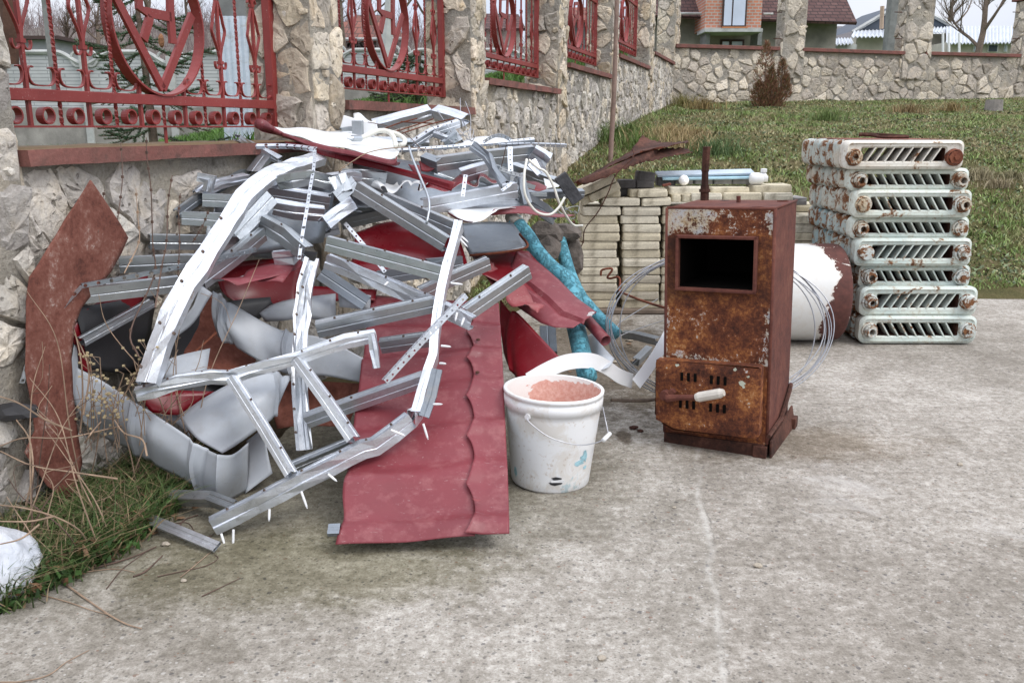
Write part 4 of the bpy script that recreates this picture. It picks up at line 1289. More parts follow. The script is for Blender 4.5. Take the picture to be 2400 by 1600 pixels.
    if ri == 0:
        mb = MB(); vs = [oc + Vector((x, y, h / 2 + .0015 + .0008 * random.random())) for y in (.03, .68) for x in (-w / 2 + .05, w / 2 - .02)]
        mb.add(vs, [(0, 1, 3, 2)]); mb.build('rusty_top', M['rust_sheet'], root)
mb = MB(); zt = Z('M', 700, 205, YR).z
mb.tube(curve([Z('M', 560, 172, YR + .3), Z('M', 640, 176, YR + .25), Z('M', 700, 186, YR + .2), Z('M', 860, 186, YR + .2)], 4), .009, 6)
mb.tube(curve([Z('M', 560, 166, YR + .34), Z('M', 660, 168, YR + .3), Z('M', 850, 180, YR + .26)], 4), .007, 6)
mb.build('iron_bar', M['rust_dark'], label='short bent rusty iron bar lying on the topmost radiator', cat='iron bar')

# ---- white tank
def tank_mat():
    t = NT('chipped_white_enamel'); v = t.coord()
    s_ = t.n('SeparateColor'); t.l(t.tone(), s_.inputs[0]); U_ = s_.outputs[0]
    n1 = t.noise(5.5, 8, .72, v, .6); n2 = t.noise(30, 5, .7, v)
    th = t.ramp(U_, [(.50, .0), (.72, .02), (.80, .16), (.93, .34), (1, .30)])
    m = t.math('GREATER_THAN', t.math('ADD', n1, th), .745)
    halo = t.ramp(t.math('ADD', n1, th), [(.68, 0), (.745, .35)])
    c = t.mix(t.ramp(n2, [(.5, 0), (.75, .35)]), (.68, .68, .66), (.56, .47, .36))
    c = t.mix(halo, c, (.6, .42, .28))
    c = t.mix(m, c, t.ramp(n2, [(.3, (.06, .022, .018)), (.7, (.13, .045, .035))]))
    return t.done(c, t.math('ADD', t.math('MULTIPLY', m, .5), .35), 0, t.bump(t.math('SUBTRACT', t.math('MULTIPLY', n2, .2), m), .4, .004), .5)
tr = .247; tY = 4.52
mb = MB(); x0t, x1t = .98, 1.655
prof = [(0, x0t - .02), (tr * .6, x0t - .01), (tr * .97, x0t + .01), (tr, x0t + .03)] + [(tr, x0t + .03 + (x1t - x0t - .05) * k / 8) for k in range(1, 9)] + [(tr * .985, x1t - .005), (tr * .95, x1t + .003), (tr * .9, x1t), (0, x1t + .02)]
b0 = len(mb.v)
nn = 48
for (r, hx) in prof:
    for k in range(nn):
        a = 2 * math.pi * k / nn; mb.v.append((hx, tY + math.cos(a) * r, tr + math.sin(a) * r)); mb.c.append((max(0, (hx - x0t) / (x1t - x0t)), 0, 0))
for i in range(len(prof) - 1):
    for k in range(nn): mb.f.append((i * nn + k, i * nn + (k + 1) % nn, (i + 1) * nn + (k + 1) % nn, (i + 1) * nn + k)); mb.m.append(0)
mb.build('water_tank', tank_mat(), label='white enamelled cylindrical tank lying behind the furnace, paint peeling to rust at its right end', cat='tank', smooth=True)

# ---- bucket
def bucket_mat():
    t = NT('soiled_white_bucket'); v = t.coord()
    n1 = t.noise(9, 6, .7, v, .8); n2 = t.noise(50, 5, .7, v); n3 = t.noise(5, 6, .7, t.coord((1, 1, .5)), .5)
    c = t.mix(t.ramp(n1, [(.50, 0), (.60, .55)]), (.78, .79, .80), (.62, .57, .50))
    c = t.mix(t.ramp(n3, [(.60, 0), (.63, .65)]), c, (.34, .50, .55))
    c = t.mix(t.ramp(n2, [(.60, 0), (.68, .6)]), c, (.45, .35, .27))
    return t.done(c, .38, 0, t.bump(n2, .1, .002), .5)
def pink_mat():
    t = NT('pink_plaster_residue'); v = t.coord()
    s_ = t.n('SeparateColor'); t.l(t.tone(), s_.inputs[0])
    n1 = t.noise(11, 6, .65, v, .6); n2 = t.noise(70, 4, .7, v)
    amt = t.math('ADD', t.math('MULTIPLY', t.math('SUBTRACT', n1, .5), .9), s_.outputs[0])
    m = t.math('GREATER_THAN', amt, .5)
    pk = t.mix(t.ramp(n2, [(.35, 0), (.7, 1)]), (.60, .30, .24), (.74, .50, .43))
    return t.done(t.mix(m, (.78, .77, .74), pk), .7, 0, t.bump(t.math('ADD', n2, t.math('MULTIPLY', m, .8)), .4, .003), .3)
bY = 2.625; bc0 = P(1296, 1100, bY); bx = P(1291, 930, bY).x; bc = Vector((bx, bY, 0))
rb, rt, bh = .121, .147, .298
tiltax = Vector((.03, .0, 1)).normalized()
bX_, bYv = Vector((1, 0, -.03)).normalized(), Vector((0, 1, 0))
bax = (bX_, bYv, tiltax)
root = thing('bucket', 'white plastic bucket with pink plaster dried inside, standing on the concrete beside the red sheet', 'bucket', bc)
mb = MB()
pr = lambda t_: rb + (rt - rb) * t_
prof = [(0, .004), (rb - .012, .004), (rb - .004, 0), (rb, .006)] + [(pr(k / 10), .006 + (bh - .05) * k / 10) for k in range(1, 10)] + [(pr(.93), bh - .052), (rt + .004, bh - .050), (rt + .005, bh - .022), (rt + .002, bh - .020), (rt + .002, bh - .014), (rt + .006, bh - .012), (rt + .007, bh - .002), (rt + .002, bh), (rt - .003, bh - .002)]
mb.lathe(bc, prof, 64, axis=bax)
sh = mb.build('shell', bucket_mat(), root, smooth=True)
mb = MB(); nb = 64; ip = [(rt - .003, bh - .002), (rt - .008, bh - .03), (pr(.75) - .004, bh * .75), (pr(.5) - .004, bh * .5), (pr(.3) - .004, bh * .3), (pr(.15) - .012, bh * .17), (0, bh * .16)]
for (r, hh) in ip:
    for k in range(nb):
        a = 2 * math.pi * k / nb
        q = bc + bax[0] * (r * math.cos(a)) + bax[1] * (r * math.sin(a)) + bax[2] * hh
        mb.v.append(tuple(q))
        right = .5 + .5 * math.cos(a)
        mb.c.append((min(1, max(0, (.28 + .5 * right + .30 * (bh - hh) / bh * 1.6 - (.3 if hh > bh - .01 else 0)))), 0, 0))
for i in range(len(ip) - 1):
    for k in range(nb): mb.f.append((i * nb + k, (i + 1) * nb + k, (i + 1) * nb + (k + 1) % nb, i * nb + (k + 1) % nb)); mb.m.append(0)
mb.build('inside', pink_mat(), root, smooth=True)
def bsurf(ang, hh, o=.002):
    a = math.radians(ang); r = pr((hh - .006) / (bh - .05)) + o
    return bc + bax[0] * (r * math.cos(a)) + bax[1] * (r * math.sin(a)) + bax[2] * hh
mb = MB()
l0 = bsurf(-122, bh - .055, .005); l1 = bsurf(-18, bh - .06, .012)
hpts = curve([l0, bsurf(-118, bh - .068, .014), bsurf(-95, bh - .105, .02), bsurf(-65, bh - .13, .024), bsurf(-40, bh - .135, .03), bsurf(-26, bh - .133, .034)], 5)
mb.tube(hpts, .0017, 6); mb.tube(curve([bsurf(-14, bh - .128, .036), bsurf(-4, bh - .10, .022), bsurf(3, bh - .06, .008)], 4), .0017, 6)
hb = mb.build('handle', M['wire'], root)
mb = MB(); mb.tube([bsurf(-29, bh - .137, .034), bsurf(-16, bh - .126, .042)], .0065, 10); mb.build('grip', M['plastic'], hb, smooth=True)
mb = MB(); mb.tube([bsurf(-122, bh - .055, -.002), bsurf(-122, bh - .055, .009)], .009, 12); mb.build('lug', M['plastic'], root)
mb = MB(); r_ = random.Random(4)                       # black patches for the dark inside of the torn hole low on the front
def rag(mb, cang, ch, w_, h_, n=11, o=.0016):
    c = bsurf(cang, ch, o)
    pts = [bsurf(cang + math.degrees(math.cos(a) * w_ * r_.uniform(.6, 1.2) / .125), ch + math.sin(a) * h_ * r_.uniform(.45, 1.2), o) for a in np.linspace(0, 6.283 * (1 - 1 / n), n)]
    mb.add([c] + pts, [(0, k + 1, (k + 1) % n + 1) for k in range(n)])
rag(mb, -84, .052, .02, .0055); rag(mb, -85, .036, .02, .007)
mb.build('torn_hole', M['black'], root)
mb = MB(); q = [bsurf(-92, .046, .003), bsurf(-76, .052, .012), bsurf(-74, .044, .014), bsurf(-91, .040, .004)]
mb.add(q, [(0, 1, 2, 3)]); mb.build('torn_flap', M['plastic'], root, solid=.0015)
# small mark printed low on the bucket: blue paint smears
mb = MB()
for (a_, h_, w_, t_) in ((-52, .095, .020, .012), (-44, .11, .016, .02), (-40, .075, .01, .008), (-30, .262, .018, .014), (-150, .045, .008, .02)):
    rag(mb, a_, h_, w_, t_, 13, .0011)
mb.build('paint_smear', mat_simple('faded_blue_smear', (.33, .55, .62), .5, 0, .3, 60), root)

# ---- stack of cream paving slabs on a pallet
YT = G(1450, 735).y + .02
pm = P(1358, 600, YT)
def slabmesh(w, d, h, seed):
    r = random.Random(seed); mb = MB(); nx, ny = 5, 3
    pts = rrect(w, d, .012, 2); n = len(pts)
    prof = [(.985, 0), (1.0, .004), (1.0, h * .6), (.985, h * .8), (.965, h)]
    vs = []
    for (s_, z) in prof:
        for (x, y) in pts: vs.append((x * s_ + r.uniform(-.0015, .0015), y * s_ + r.uniform(-.0015, .0015), z + r.uniform(-.0008, .0008)))
    fc = [(k * n + i, k * n + (i + 1) % n, (k + 1) * n + (i + 1) % n, (k + 1) * n + i) for k in range(len(prof) - 1) for i in range(n)]
    fc += [tuple(range(n - 1, -1, -1)), tuple(4 * n + i for i in range(n))]
    me = bpy.data.meshes.new('paving_slab'); me.from_pydata(vs, [], fc); me.materials.append(M['tile']); me.update(); return me
SM = [slabmesh(.222, .20, .0455, s_) for s_ in range(6)]
def slab_at(c, rz, label, me, mat=None, tilt=(0, 0), group='cream paving slabs piled on the pallet', s=1.0):
    o = bpy.data.objects.new('concrete_tile', me); COL.objects.link(o)
    o.location = c; o.rotation_euler = (tilt[0], tilt[1], rz); o.scale = (s, s, 1)
    if mat is not None:
        m2 = me.copy(); m2.materials.clear(); m2.materials.append(mat); o.data = m2
    return tag(o, label, 'paving slab', group, 'thing')
ordn = ['bottommost', 'second from the bottom', 'third from the bottom', 'fourth from the bottom', 'fifth from the bottom', 'sixth from the bottom', 'sixth from the top', 'fifth from the top', 'fourth from the top', 'third from the top', 'second from the top', 'topmost']
coln = ['leftmost column', 'second column from the left', 'third column from the left', 'third column from the right', 'second column from the right', 'rightmost column']
r_ = random.Random(17)
z0 = P(1400, 722, YT).z; pitch = (P(1400, 484, YT).z - z0) / 12.0
colx = [P(1404 + 96.5 * k, 600, YT).x for k in range(6)]
for c in range(6):
    for k in range(12):
        if c in (5,) and k == 11: continue
        x = colx[c] + r_.uniform(-.008, .008) + (.012 if k < 7 and c == 1 else 0)
        y = YT + .10 + r_.uniform(0, .012)
        slab_at((x, y, z0 + pitch * k), r_.uniform(-.02, .02), 'cream slab of the pallet stack, %s, %s' % (coln[c], ordn[k]), SM[(c * 5 + k) % 6])
        # half slab peeping out at the side in some courses
# second row behind, upper courses only resting on its own pile (built whole so nothing floats)
for c in range(6):
    for k in range(0, 12):
        if k < 9: continue
        slab_at((colx[c] + .02, YT + .32, z0 + pitch * k), r_.uniform(-.03, .03), 'cream paving slab in the back row of the pallet stack, partly hidden', SM[(c + k) % 6], group='cream paving slabs of the hidden back row')
mb = MB()
for k in range(9):
    mb.box((colx[0] + .62, YT + .215 + .0, 0), (.001, .001, .001))
mb = MB(); mb.box(((colx[0] + colx[5]) / 2 + .02, YT + .42, (z0 + z0 + pitch * 9) / 2), (colx[5] - colx[0] + .2, .34, pitch * 9 - .004)); 
mb.build('tile_pile', M['tile'], kind='thing', label='back of the pallet stack, solid courses of cream slabs hidden behind the front columns', cat='paving slabs')
top = z0 + pitch * 12
# loose upper slabs, traced from the photo: (px left, px right, py bottom, dy, tilt, label)
def px_slab(x0, x1, yb, Yo, tilt, label, mat=None, dep=.2, hgt=.042):
    a, b = P(x0, yb, YT + Yo), P(x1, yb, YT + Yo)
    me = slabmesh(b.x - a.x, dep, hgt, int(x0))
    return slab_at(((a.x + b.x) / 2, YT + Yo + dep / 2, (a.z + b.z) / 2), random.uniform(-.06, .06), label, me, mat, (0, tilt))
px_slab(1410, 1500, 482, .0, 0, 'cream paving slab lying loose on the left columns, below the tilted pair')
px_slab(1504, 1573, 482, .0, -.04, 'cream paving slab on top of the second column, just left of the thin pipe')
px_slab(1574, 1596, 474, .02, 0, 'narrow cream slab end wedged behind the left of the furnace pipe')
px_slab(1598, 1620, 474, .02, 0, 'narrow cream slab end touching the left of the pipe base')
px_slab(1474, 1520, 462, .03, 0, 'cream half slab under the loose slabs left of the middle')
px_slab(1495, 1565, 462, .0, -.03, 'cream paving slab with a chipped corner above the second column')
px_slab(1568, 1662, 456, .05, .0, 'pale cream paving slab of the upper course, crossed by the furnace pipe')
px_slab(1665, 1757, 457, .05, 0, 'pale cream paving slab of the upper course, right of the furnace pipe')
px_slab(1622, 1694, 471, .0, 0, 'cream paving slab showing right behind the furnace top, left one')
px_slab(1696, 1787, 470, .0, 0, 'cream paving slab showing right behind the furnace top, middle one')
px_slab(1789, 1858, 470, .0, 0, 'cream paving slab showing right behind the furnace top, right one')
px_slab(1766, 1857, 452, .05, -.025, 'large cream paving slab lying slightly tilted at the right end of the top course')
px_slab(1859, 1892, 481, .05, 0, 'greyish slab end at the right edge of the top of the stack', M['grey_paver'])
# the tilted pair on the left
for (xa, ya, xb, yb_, lab, dz) in ((1362, 462, 1445, 425, 'upper cream slab of the tilted pair at the left end of the stack', 0), (1386, 476, 1456, 442, 'lower cream slab of the tilted pair at the left end of the stack', 0)):
    a, b = P(xa, ya, YT - .02), P(xb, yb_, YT - .02)
    me = slabmesh((b - a).length, .2, .043, int(xa)); 
    slab_at(((a + b) / 2 + Vector((0, .1, 0))), 0, lab, me, None, (0, -math.atan2(b.z - a.z, b.x - a.x)))
px_slab(1366, 1392, 478, .01, -.4, 'broken cream slab piece propping up the tilted pair')
px_slab(1382, 1455, 462, .03, 0, 'cream slab lying flat under the tilted pair'); 
# grey pavers behind
for i, (x0, x1, yb, mt) in enumerate(((1541, 1583, 436, 'dark_paver'), (1584, 1626, 432, 'grey_paver'), (1628, 1671, 432, 'grey_paver'), (1673, 1716, 432, 'grey_paver'), (1718, 1763, 432, 'grey_paver'))):
    nm = ['dark grey block first from the left', 'grey block second from the left', 'grey block third from the left, beside the pipe', 'grey block fourth from the left', 'grey block at the right end, by the white jug'][i]
    px_slab(x0, x1, yb, .18, 0, nm + ' of the top back course', M[mt], .1, .05)
px_slab(1451, 1490, 441, .10, 0, 'dark block under the curled rusty sheets, left one', M['dark_paver'], .12, .045)
px_slab(1491, 1534, 440, .10, 0, 'dark block under the curled rusty sheets, middle one', M['dark_paver'], .12, .045)
px_slab(1493, 1535, 424, .10, .12, 'dark block topmost under the curled rusty sheets', M['dark_paver'], .12, .05)
px_slab(1440, 1500, 459, .12, 0, 'dark flat block in the shade under the rusty sheets', M['dark_paver'], .14, .05)
# pallet
root = thing('wooden_pallet', 'weathered wooden pallet carrying the cream slab stack', 'pallet', ((colx[0] + colx[5]) / 2, YT + .25, 0))
xm = (colx[0] + colx[5]) / 2; xw = colx[5] - colx[0] + .26
wood = mat_simple('weathered_wood', (.2, .155, .12), .85, 0, .3, 12, .6, .004, 60)
for yy in (YT + .0, YT + .2, YT + .42):
    mb = MB(); mb.box((xm, yy, z0 - .012), (xw, .1, .02)); mb.build('deck_board', wood, root, bevel=.002)
    mb = MB(); mb.box((xm, yy, .012), (xw, .09, .02)); mb.build('base_board', wood, root, bevel=.002)
for xx in (colx[0], xm, colx[5]):
    mb = MB(); mb.box((xx, YT + .25, (z0 - .02 + .022) / 2), (.09, .52, z0 - .044)); mb.build('bearer', wood, root)
# blue boards, jug, round stone on top
blue = mat_simple('pale_blue_paint', (.36, .55, .64), .5, 0, .25, 10)
for i, (pa, pb, dy, wz) in enumerate((((800, 532), (1560, 512), .22, 'upper pale grey blue board'), ((840, 556), (1575, 545), .20, 'lower turquoise board'))):
    a, b = Z('J', *pa, YT + dy), Z('J', *pb, YT + dy); mb = MB(); t_ = (b - a).normalized()
    mb.box((a + b) / 2, ((b - a).length, .10, .012), (t_, Vector((0, 1, .2)).normalized(), Vector((0, -.2, 1)).normalized()))
    mb.build('board', blue if i else mat_simple('grey_blue_board', (.38, .45, .52), .5, 0, .2), label='long %s lying across the grey blocks' % wz, cat='board', bevel=.002)
c = Z('J', 1016, 578, YT + .12); mb = MB()
bm = bmesh.new(); bmesh.ops.create_icosphere(bm, subdivisions=3, radius=.030); vs = [v.co.copy() for v in bm.verts]; fcs = [tuple(v.index for v in f.verts) for f in bm.faces]; bm.free()
mb.add([c + v * (1 + .12 * fbm(v * 30, 1, 3)) * 1.0 for v in vs], fcs); mb.build('stone', M['stone'], label='round pale stone sitting on the slab stack left of the pipe', cat='stone', smooth=True)
root = thing('plastic_jug', 'white plastic jug lying on the right end of the slab stack', 'jug', Z('J', 1620, 592, YT + .12))
c = Z('J', 1600, 568, YT + .13); mb = MB()
mb.lathe(c - XA * .05, [(0, 0), (.02, .0), (.034, .01), (.036, .04), (.034, .07), (.022, .085), (.014, .09)], 20, axis=(YA, UP, XA)); mb.build('body', M['plastic'], root, smooth=True)
c = Z('J', 1640, 592, YT + .13); mb = MB(); mb.lathe(c, [(.0, 0), (.026, 0), (.028, .03), (.02, .04), (.014, .05), (.014, .056)], 18); mb.build('neck', M['plastic'], root, smooth=True)
mb = MB(); mb.lathe(c + UP * .056, [(.019, 0), (.019, .018), (.013, .02), (0, .02)], 10); mb.build('cap', M['plastic'], root)
c = Z('J', 880, 615, YT + .03); mb = MB(); mb.box(c, (.05, .03, .014), (Vector((.97, 0, .2)), YA, Vector((-.2, 0, .97)))); mb.build('brick_shard', M['rust_sheet'], label='small dark red brick shard on the slabs left of the round stone', cat='shard', bevel=.003)
# ================================================================ the scrap heap
RS = random.Random(77)
UPL = Vector((-1, 0, 0))
def tilt(d):
    return Vector((0, -math.sin(math.radians(d)), math.cos(math.radians(d))))
def zpts(z, pts):
    return [Z(z, x, y, Y) for x, y, Y in pts]
def resample(pts, step):
    out = [pts[0]]
    for a, b in zip(pts[:-1], pts[1:]):
        n = max(1, int((b - a).length / step))
        for k in range(1, n + 1): out.append(a.lerp(b, k / n))
    return out
BAR_ENDS = []
def bar(z, pts, sh=.046, tw=.027, up=None, mat='galv', crump=0.0, root=None, name=None, label=None, cat='steel profile', style='C', smooth=False, screws=0, group='galvanised profiles lying in the heap', lift=0.0):
    w = [Z(z, *p) if isinstance(z, str) else p for p in pts] if isinstance(z, str) else [Vector(p) for p in pts]
    u = up if up is not None else UP
    t = (w[-1] - w[0]).normalized()
    if t.cross(u).y > 0: w = w[::-1]
    if len(w) > 2 and smooth: w = curve(w, 6)
    if crump: w = resample(w, .05)
    k = .0065
    if style == 'C': sec = [(-tw, -k), (-tw, 0), (-tw * .66, 0), (-tw * .6, -.001), (-tw * .4, -.001), (-tw * .34, 0), (0, 0), (0, -sh * .44), (-.0011, -sh * .48), (-.0011, -sh * .52), (0, -sh * .56), (0, -sh), (-tw, -sh), (-tw, -sh + k)]
    elif style == 'U': sec = [(0, -tw), (0, 0), (-sh * .3, 0), (-sh * .34, -.0015), (-sh * .66, -.0015), (-sh * .7, 0), (-sh, 0), (-sh, -tw)]
    elif style == 'O': sec = [(-.002, -.011), (0, -.009), (0, 0), (-tw, -.003), (-tw, -sh * .45), (-tw + .003, -sh * .5), (-tw, -sh * .55), (-tw, -sh + .003), (0, -sh), (0, -sh + .009)]
    elif style == 'L': sec = [(0, -sh), (0, 0), (-tw, 0)]
    elif style == 'box': sec = [(0, 0), (0, -sh), (-tw, -sh), (-tw, 0)]
    else: sec = [(0, 0), (0, -sh)]
    seed = RS.random() * 50
    fn = None
    if crump:
        def fn(i, j, p, n, uu):
            a = crump * fbm((i * .9 + seed, j * .35, seed), 1.0, 2); b = crump * fbm((i * .9 + seed + 9, j * .25, seed), 1.0, 2)
            return n * min(a * 1.6, .004) + uu * b * .7
    mb = MB(); mb.sweep(w, sec, u, closed=(style == 'box'), fn=fn)
    o = mb.build(name or ('crossbar' if root else 'metal_profile'), M[mat], root, solid=0.0013 if style != 'box' else 0, offset=0,
                 label=None if root else label, cat=None if root else cat, group=None if root else group)
    for s_ in range(screws):
        f = (s_ + .5) / screws * (len(w) - 1); i = min(int(f), len(w) - 2); p = w[i].lerp(w[i + 1], f - i)
        tt = (w[i + 1] - w[i]).normalized(); n = tt.cross(u).normalized(); uu = n.cross(tt).normalized()
        mb = MB(); c = p - n * tw * .5 if style == 'C' else p - n * sh * .5
        mb.tube([c, c + uu * .0035], .0038, 6); mb.tube([c, c + uu * .006], .0015, 5)
        mb.build('screw', M['screw'], root if root else o)
    return o, w
def plug(root, z, a, b, Y, r=.0034):
    p, q = Z(z, *a, Y), Z(z, *b, Y - .01); mb = MB(); mb.tube([p, p.lerp(q, .6) , q], [r, r * 1.05, r * .8], 7)
    mb.tube([q, q + (q - p) * .12], r * .4, 4)
    mb.build('wall_plug', M['plastic'], root)
# ---- frame 1: the bent ladder frame in front
lad = thing('ladder_frame', 'bent galvanised ladder frame arching over the heap, lower end on the concrete', 'metal frame', Z('E', 800, 1150, 2.4))
bar('E', [(412, 1352, 2.20), (640, 1237, 2.235), (870, 1118, 2.27), (1020, 1045, 2.31), (1190, 955, 2.35), (1250, 942, 2.36), (1340, 880, 2.38), (1432, 808, 2.41)], .047, .03, root=lad, name='rail', mat='galv_bright', screws=6, crump=.003)
bar('F', [(500, 905, 2.42), (520, 893, 2.44), (572, 712, 2.5), (597, 640, 2.54), (602, 560, 2.58), (618, 440, 2.64), (636, 330, 2.7), (662, 225, 2.77), (690, 130, 2.83), (716, 30, 2.9)], .025, .05, up=UPL, root=lad, name='rail', mat='galv_lit', screws=9, crump=.003)
bar('F', [(552, 925, 2.43), (585, 830, 2.46), (612, 710, 2.5)], .03, .012, up=UPL, root=lad, name='rail', mat='galv_dark')  # the rail's turned-away web, its shade put into the darker steel
bar('F', [(130, 107, 2.80), (652, 245, 2.74)], .046, .028, root=lad, screws=3)
bar('F', [(128, 190, 2.86), (360, 285, 2.80), (600, 385, 2.74), (800, 478, 2.68)], .044, .03, root=lad, mat='galv_bright', crump=.005, screws=4)
bar('F', [(75, 512, 2.62), (345, 452, 2.64), (615, 394, 2.66)], .046, .03, up=tilt(15), root=lad, screws=3)
bar('F', [(366, 592, 2.66), (592, 560, 2.64)], .042, .026, up=tilt(20), root=lad, screws=1)
bar('F', [(20, 940, 2.55), (240, 860, 2.54), (562, 748, 2.52)], .040, .03, up=tilt(18), root=lad, mat='galv_bright', screws=1)
bar('E', [(862, 512, 2.52), (1010, 715, 2.43), (1150, 920, 2.36)], .026, .035, up=Vector((.86, -.2, .45)), root=lad, name='strut', mat='galv_lit', style='C', screws=3)
bar('E', [(528, 606, 2.45), (690, 860, 2.36), (832, 1098, 2.27)], .024, .03, up=Vector((.86, -.2, .45)), root=lad, name='strut', mat='galv_lit', style='C', screws=2)
bar('E', [(790, 1092, 2.42), (1140, 945, 2.52), (1340, 850, 2.56)], .022, .03, up=tilt(10), root=lad, name='rail', mat='galv')
bar('D', [(140, 735, 3.02), (930, 1222, 2.88)], .05, .028, root=lad, screws=2)
bar('D', [(375, 830, 3.12), (1000, 1092, 2.98)], .044, .028, root=lad, screws=1)
bar('F', [(560, 352, 2.9), (700, 285, 2.95), (876, 208, 3.02)], .042, .03, up=tilt(15), root=lad)
bar('F', [(770, 442, 2.72), (1058, 245, 2.86)], .045, .03, up=tilt(12), root=lad, screws=2)
for z, a, b, Y in (('E', (475, 1415), (492, 1470), 2.19), ('E', (538, 1395), (536, 1490), 2.19), ('E', (722, 1290), (720, 1345), 2.22), ('E', (884, 1200), (912, 1278), 2.25),
                   ('E', (1022, 1112), (1062, 1145), 2.3), ('F', (572, 965), (592, 1030), 2.4), ('F', (425, 995), (482, 1018), 2.34), ('F', (608, 876), (655, 876), 2.45), ('F', (655, 608), (695, 612), 2.58),
                   ('F', (648, 688), (674, 690), 2.53), ('F', (738, 115), (772, 150), 2.9), ('F', (700, 320), (748, 326), 2.74), ('F', (760, 480), (748, 512), 2.68), ('F', (728, 455), (720, 490), 2.69),
                   ('F', (740, 100), (775, 130), 2.92), ('F', (410, 316), (395, 330), 2.76)):
    plug(lad, z, a, b, Y)
# ---- frame 2: the bright crumpled rail and the bars to its left
fr2 = thing('ladder_frame', 'crumpled galvanised frame with a broad shiny rail slanting down the left half of the heap', 'metal frame', Z('A', 900, 1300, 2.4))
bigpath = zpts('C', [(1330, 405, 3.42), (1110, 470, 3.32), (950, 520, 3.22), (860, 560, 3.14), (720, 660, 3.02), (600, 775, 2.94), (500, 925, 2.85), (370, 1120, 2.76), (255, 1290, 2.68), (150, 1450, 2.6)]) + zpts('A', [(1070, 950, 2.54), (990, 1110, 2.48), (905, 1310, 2.41), (822, 1545, 2.34)])
bar(bigpath, bigpath, .058, .03, up=Vector((-.80, .42, .5)), root=fr2, name='rail', mat='galv_lit', crump=.0055, screws=0)
for (x, y, Y) in ((1115, 940, 2.5), (982, 1195, 2.44), (866, 1462, 2.34), (1355, 555, 2.72), (1245, 760, 2.6), (1068, 1260, 2.44)):
    p = Z('A', x, y, Y - .03); mb = MB(); mb.tube([p, p + Vector((0, -.006, .004))], .0045, 7); mb.build('screw', M['screw'], fr2)
bar('E', [(30, 690, 2.36), (120, 665, 2.37), (250, 628, 2.40), (420, 598, 2.44), (520, 600, 2.46), (610, 572, 2.48), (700, 545, 2.50), (860, 508, 2.53), (1000, 455, 2.55), (1110, 415, 2.57), (1265, 385, 2.60)], .034, .026, up=tilt(12), root=fr2, name='rail', mat='galv_lit', crump=.009, screws=9)
bar('E', [(1222, 400, 2.56), (1235, 480, 2.55), (1250, 575, 2.54)], .022, .02, up=UPL, root=fr2, name='rail_end', mat='galv_bright', crump=.008)
bar('E', [(903, 5, 2.88), (862, 140, 2.82), (848, 300, 2.76), (838, 450, 2.7), (833, 570, 2.66), (838, 700, 2.62), (848, 850, 2.58), (858, 992, 2.55)], .048, .022, up=UPL, root=fr2, name='rail', mat='galv_lit', crump=.010, style='O', screws=0)
for (x, y, Y) in ((888, 95, 2.83), (868, 190, 2.78), (862, 300, 2.74), (852, 400, 2.70), (846, 655, 2.62), (850, 780, 2.59), (858, 900, 2.56), (893, 160, 2.78), (875, 590, 2.64)):
    q_ = Z('E', x, y, Y - .02); mb = MB(); mb.tube([q_, q_ + Vector((0, -.007, .004))], .004, 6); mb.build('screw', M['screw'], fr2)
bar('C', [(1395, 1015, 2.92), (1510, 920, 2.98), (1650, 830, 3.05)], .045, .03, up=Vector((-.6, -.2, .75)), root=fr2, name='rail', mat='galv_bright', crump=.006)
for pts, mt in (([(290, 800, 3.0), (560, 812, 3.02)], 'galv'), ([(100, 965, 2.9), (470, 985, 2.92)], 'galv')):
    bar('C', pts, .042, .028, root=fr2, mat=mt)
for pts in ([(920, 658, 2.80), (1568, 668, 2.98)], [(725, 800, 2.66), (1150, 782, 2.72), (1330, 790, 2.76)], [(488, 985, 2.5), (1095, 915, 2.62)]):
    bar('A', pts, .045, .028, up=tilt(8), root=fr2, screws=2)
bar('A', [(512, 1292, 2.44), (940, 1055, 2.66)], .022, .026, up=tilt(12), root=fr2)
bar('C', [(60, 950, 2.93), (270, 800, 3.02), (480, 690, 3.16), (690, 575, 3.36)], .03, .02, root=fr2, name='rail', mat='galv_dark')
bar('C', [(285, 790, 3.0), (345, 745, 3.04), (470, 680, 3.1), (720, 625, 3.2)], .028, .034, up=tilt(22), root=fr2, name='rail', mat='galv_bright', crump=.006, screws=2)
bar('C', [(290, 1555, 2.66), (600, 1330, 2.8), (860, 1115, 2.95)], .045, .03, up=tilt(10), root=fr2, mat='galv', screws=3)
bar('C', [(240, 690, 3.0), (300, 700, 3.0), (290, 770, 3.0)], .03, .02, up=UPL, root=fr2, name='rail_end', mat='galv_bright', crump=.012)
# ---- loose profiles
bar('C', [(545, 1130, 2.88), (885, 775, 3.02)], .05, .03, up=Vector((-.5, -.1, .8)), label='brownish reflecting steel profile poking up left of the long perforated strip', mat='galv')
bar('C', [(835, 1000, 2.96), (1040, 1120, 2.92), (1240, 1290, 2.86)], .055, .03, label='steel profile sloping down to the right behind the crumpled upright rail', mat='galv', screws=2, crump=.003)
bar('C', [(690, 590, 3.30), (830, 405, 3.45)], .05, .02, up=UPL, label='short steel profile standing up at the upper left of the heap', mat='galv')
bar('C', [(640, 262, 3.52), (800, 365, 3.46), (985, 480, 3.4)], .022, .024, up=tilt(25), label='narrow bright profile sticking out at the upper left, pointing to the grille', mat='galv_bright')
bar('C', [(960, 640, 3.12), (1100, 615, 3.12), (1290, 590, 3.15), (1500, 640, 3.18)], .05, .028, up=tilt(8), label='dented profile curving below the white topped sheet, two white plugs under it', mat='galv', crump=.005)
bar('C', [(800, 735, 3.15), (1100, 775, 3.18), (1470, 835, 3.22)], .05, .03, up=tilt(25), label='knurled bright profile lying level across the middle of the heap', mat='galv_bright')
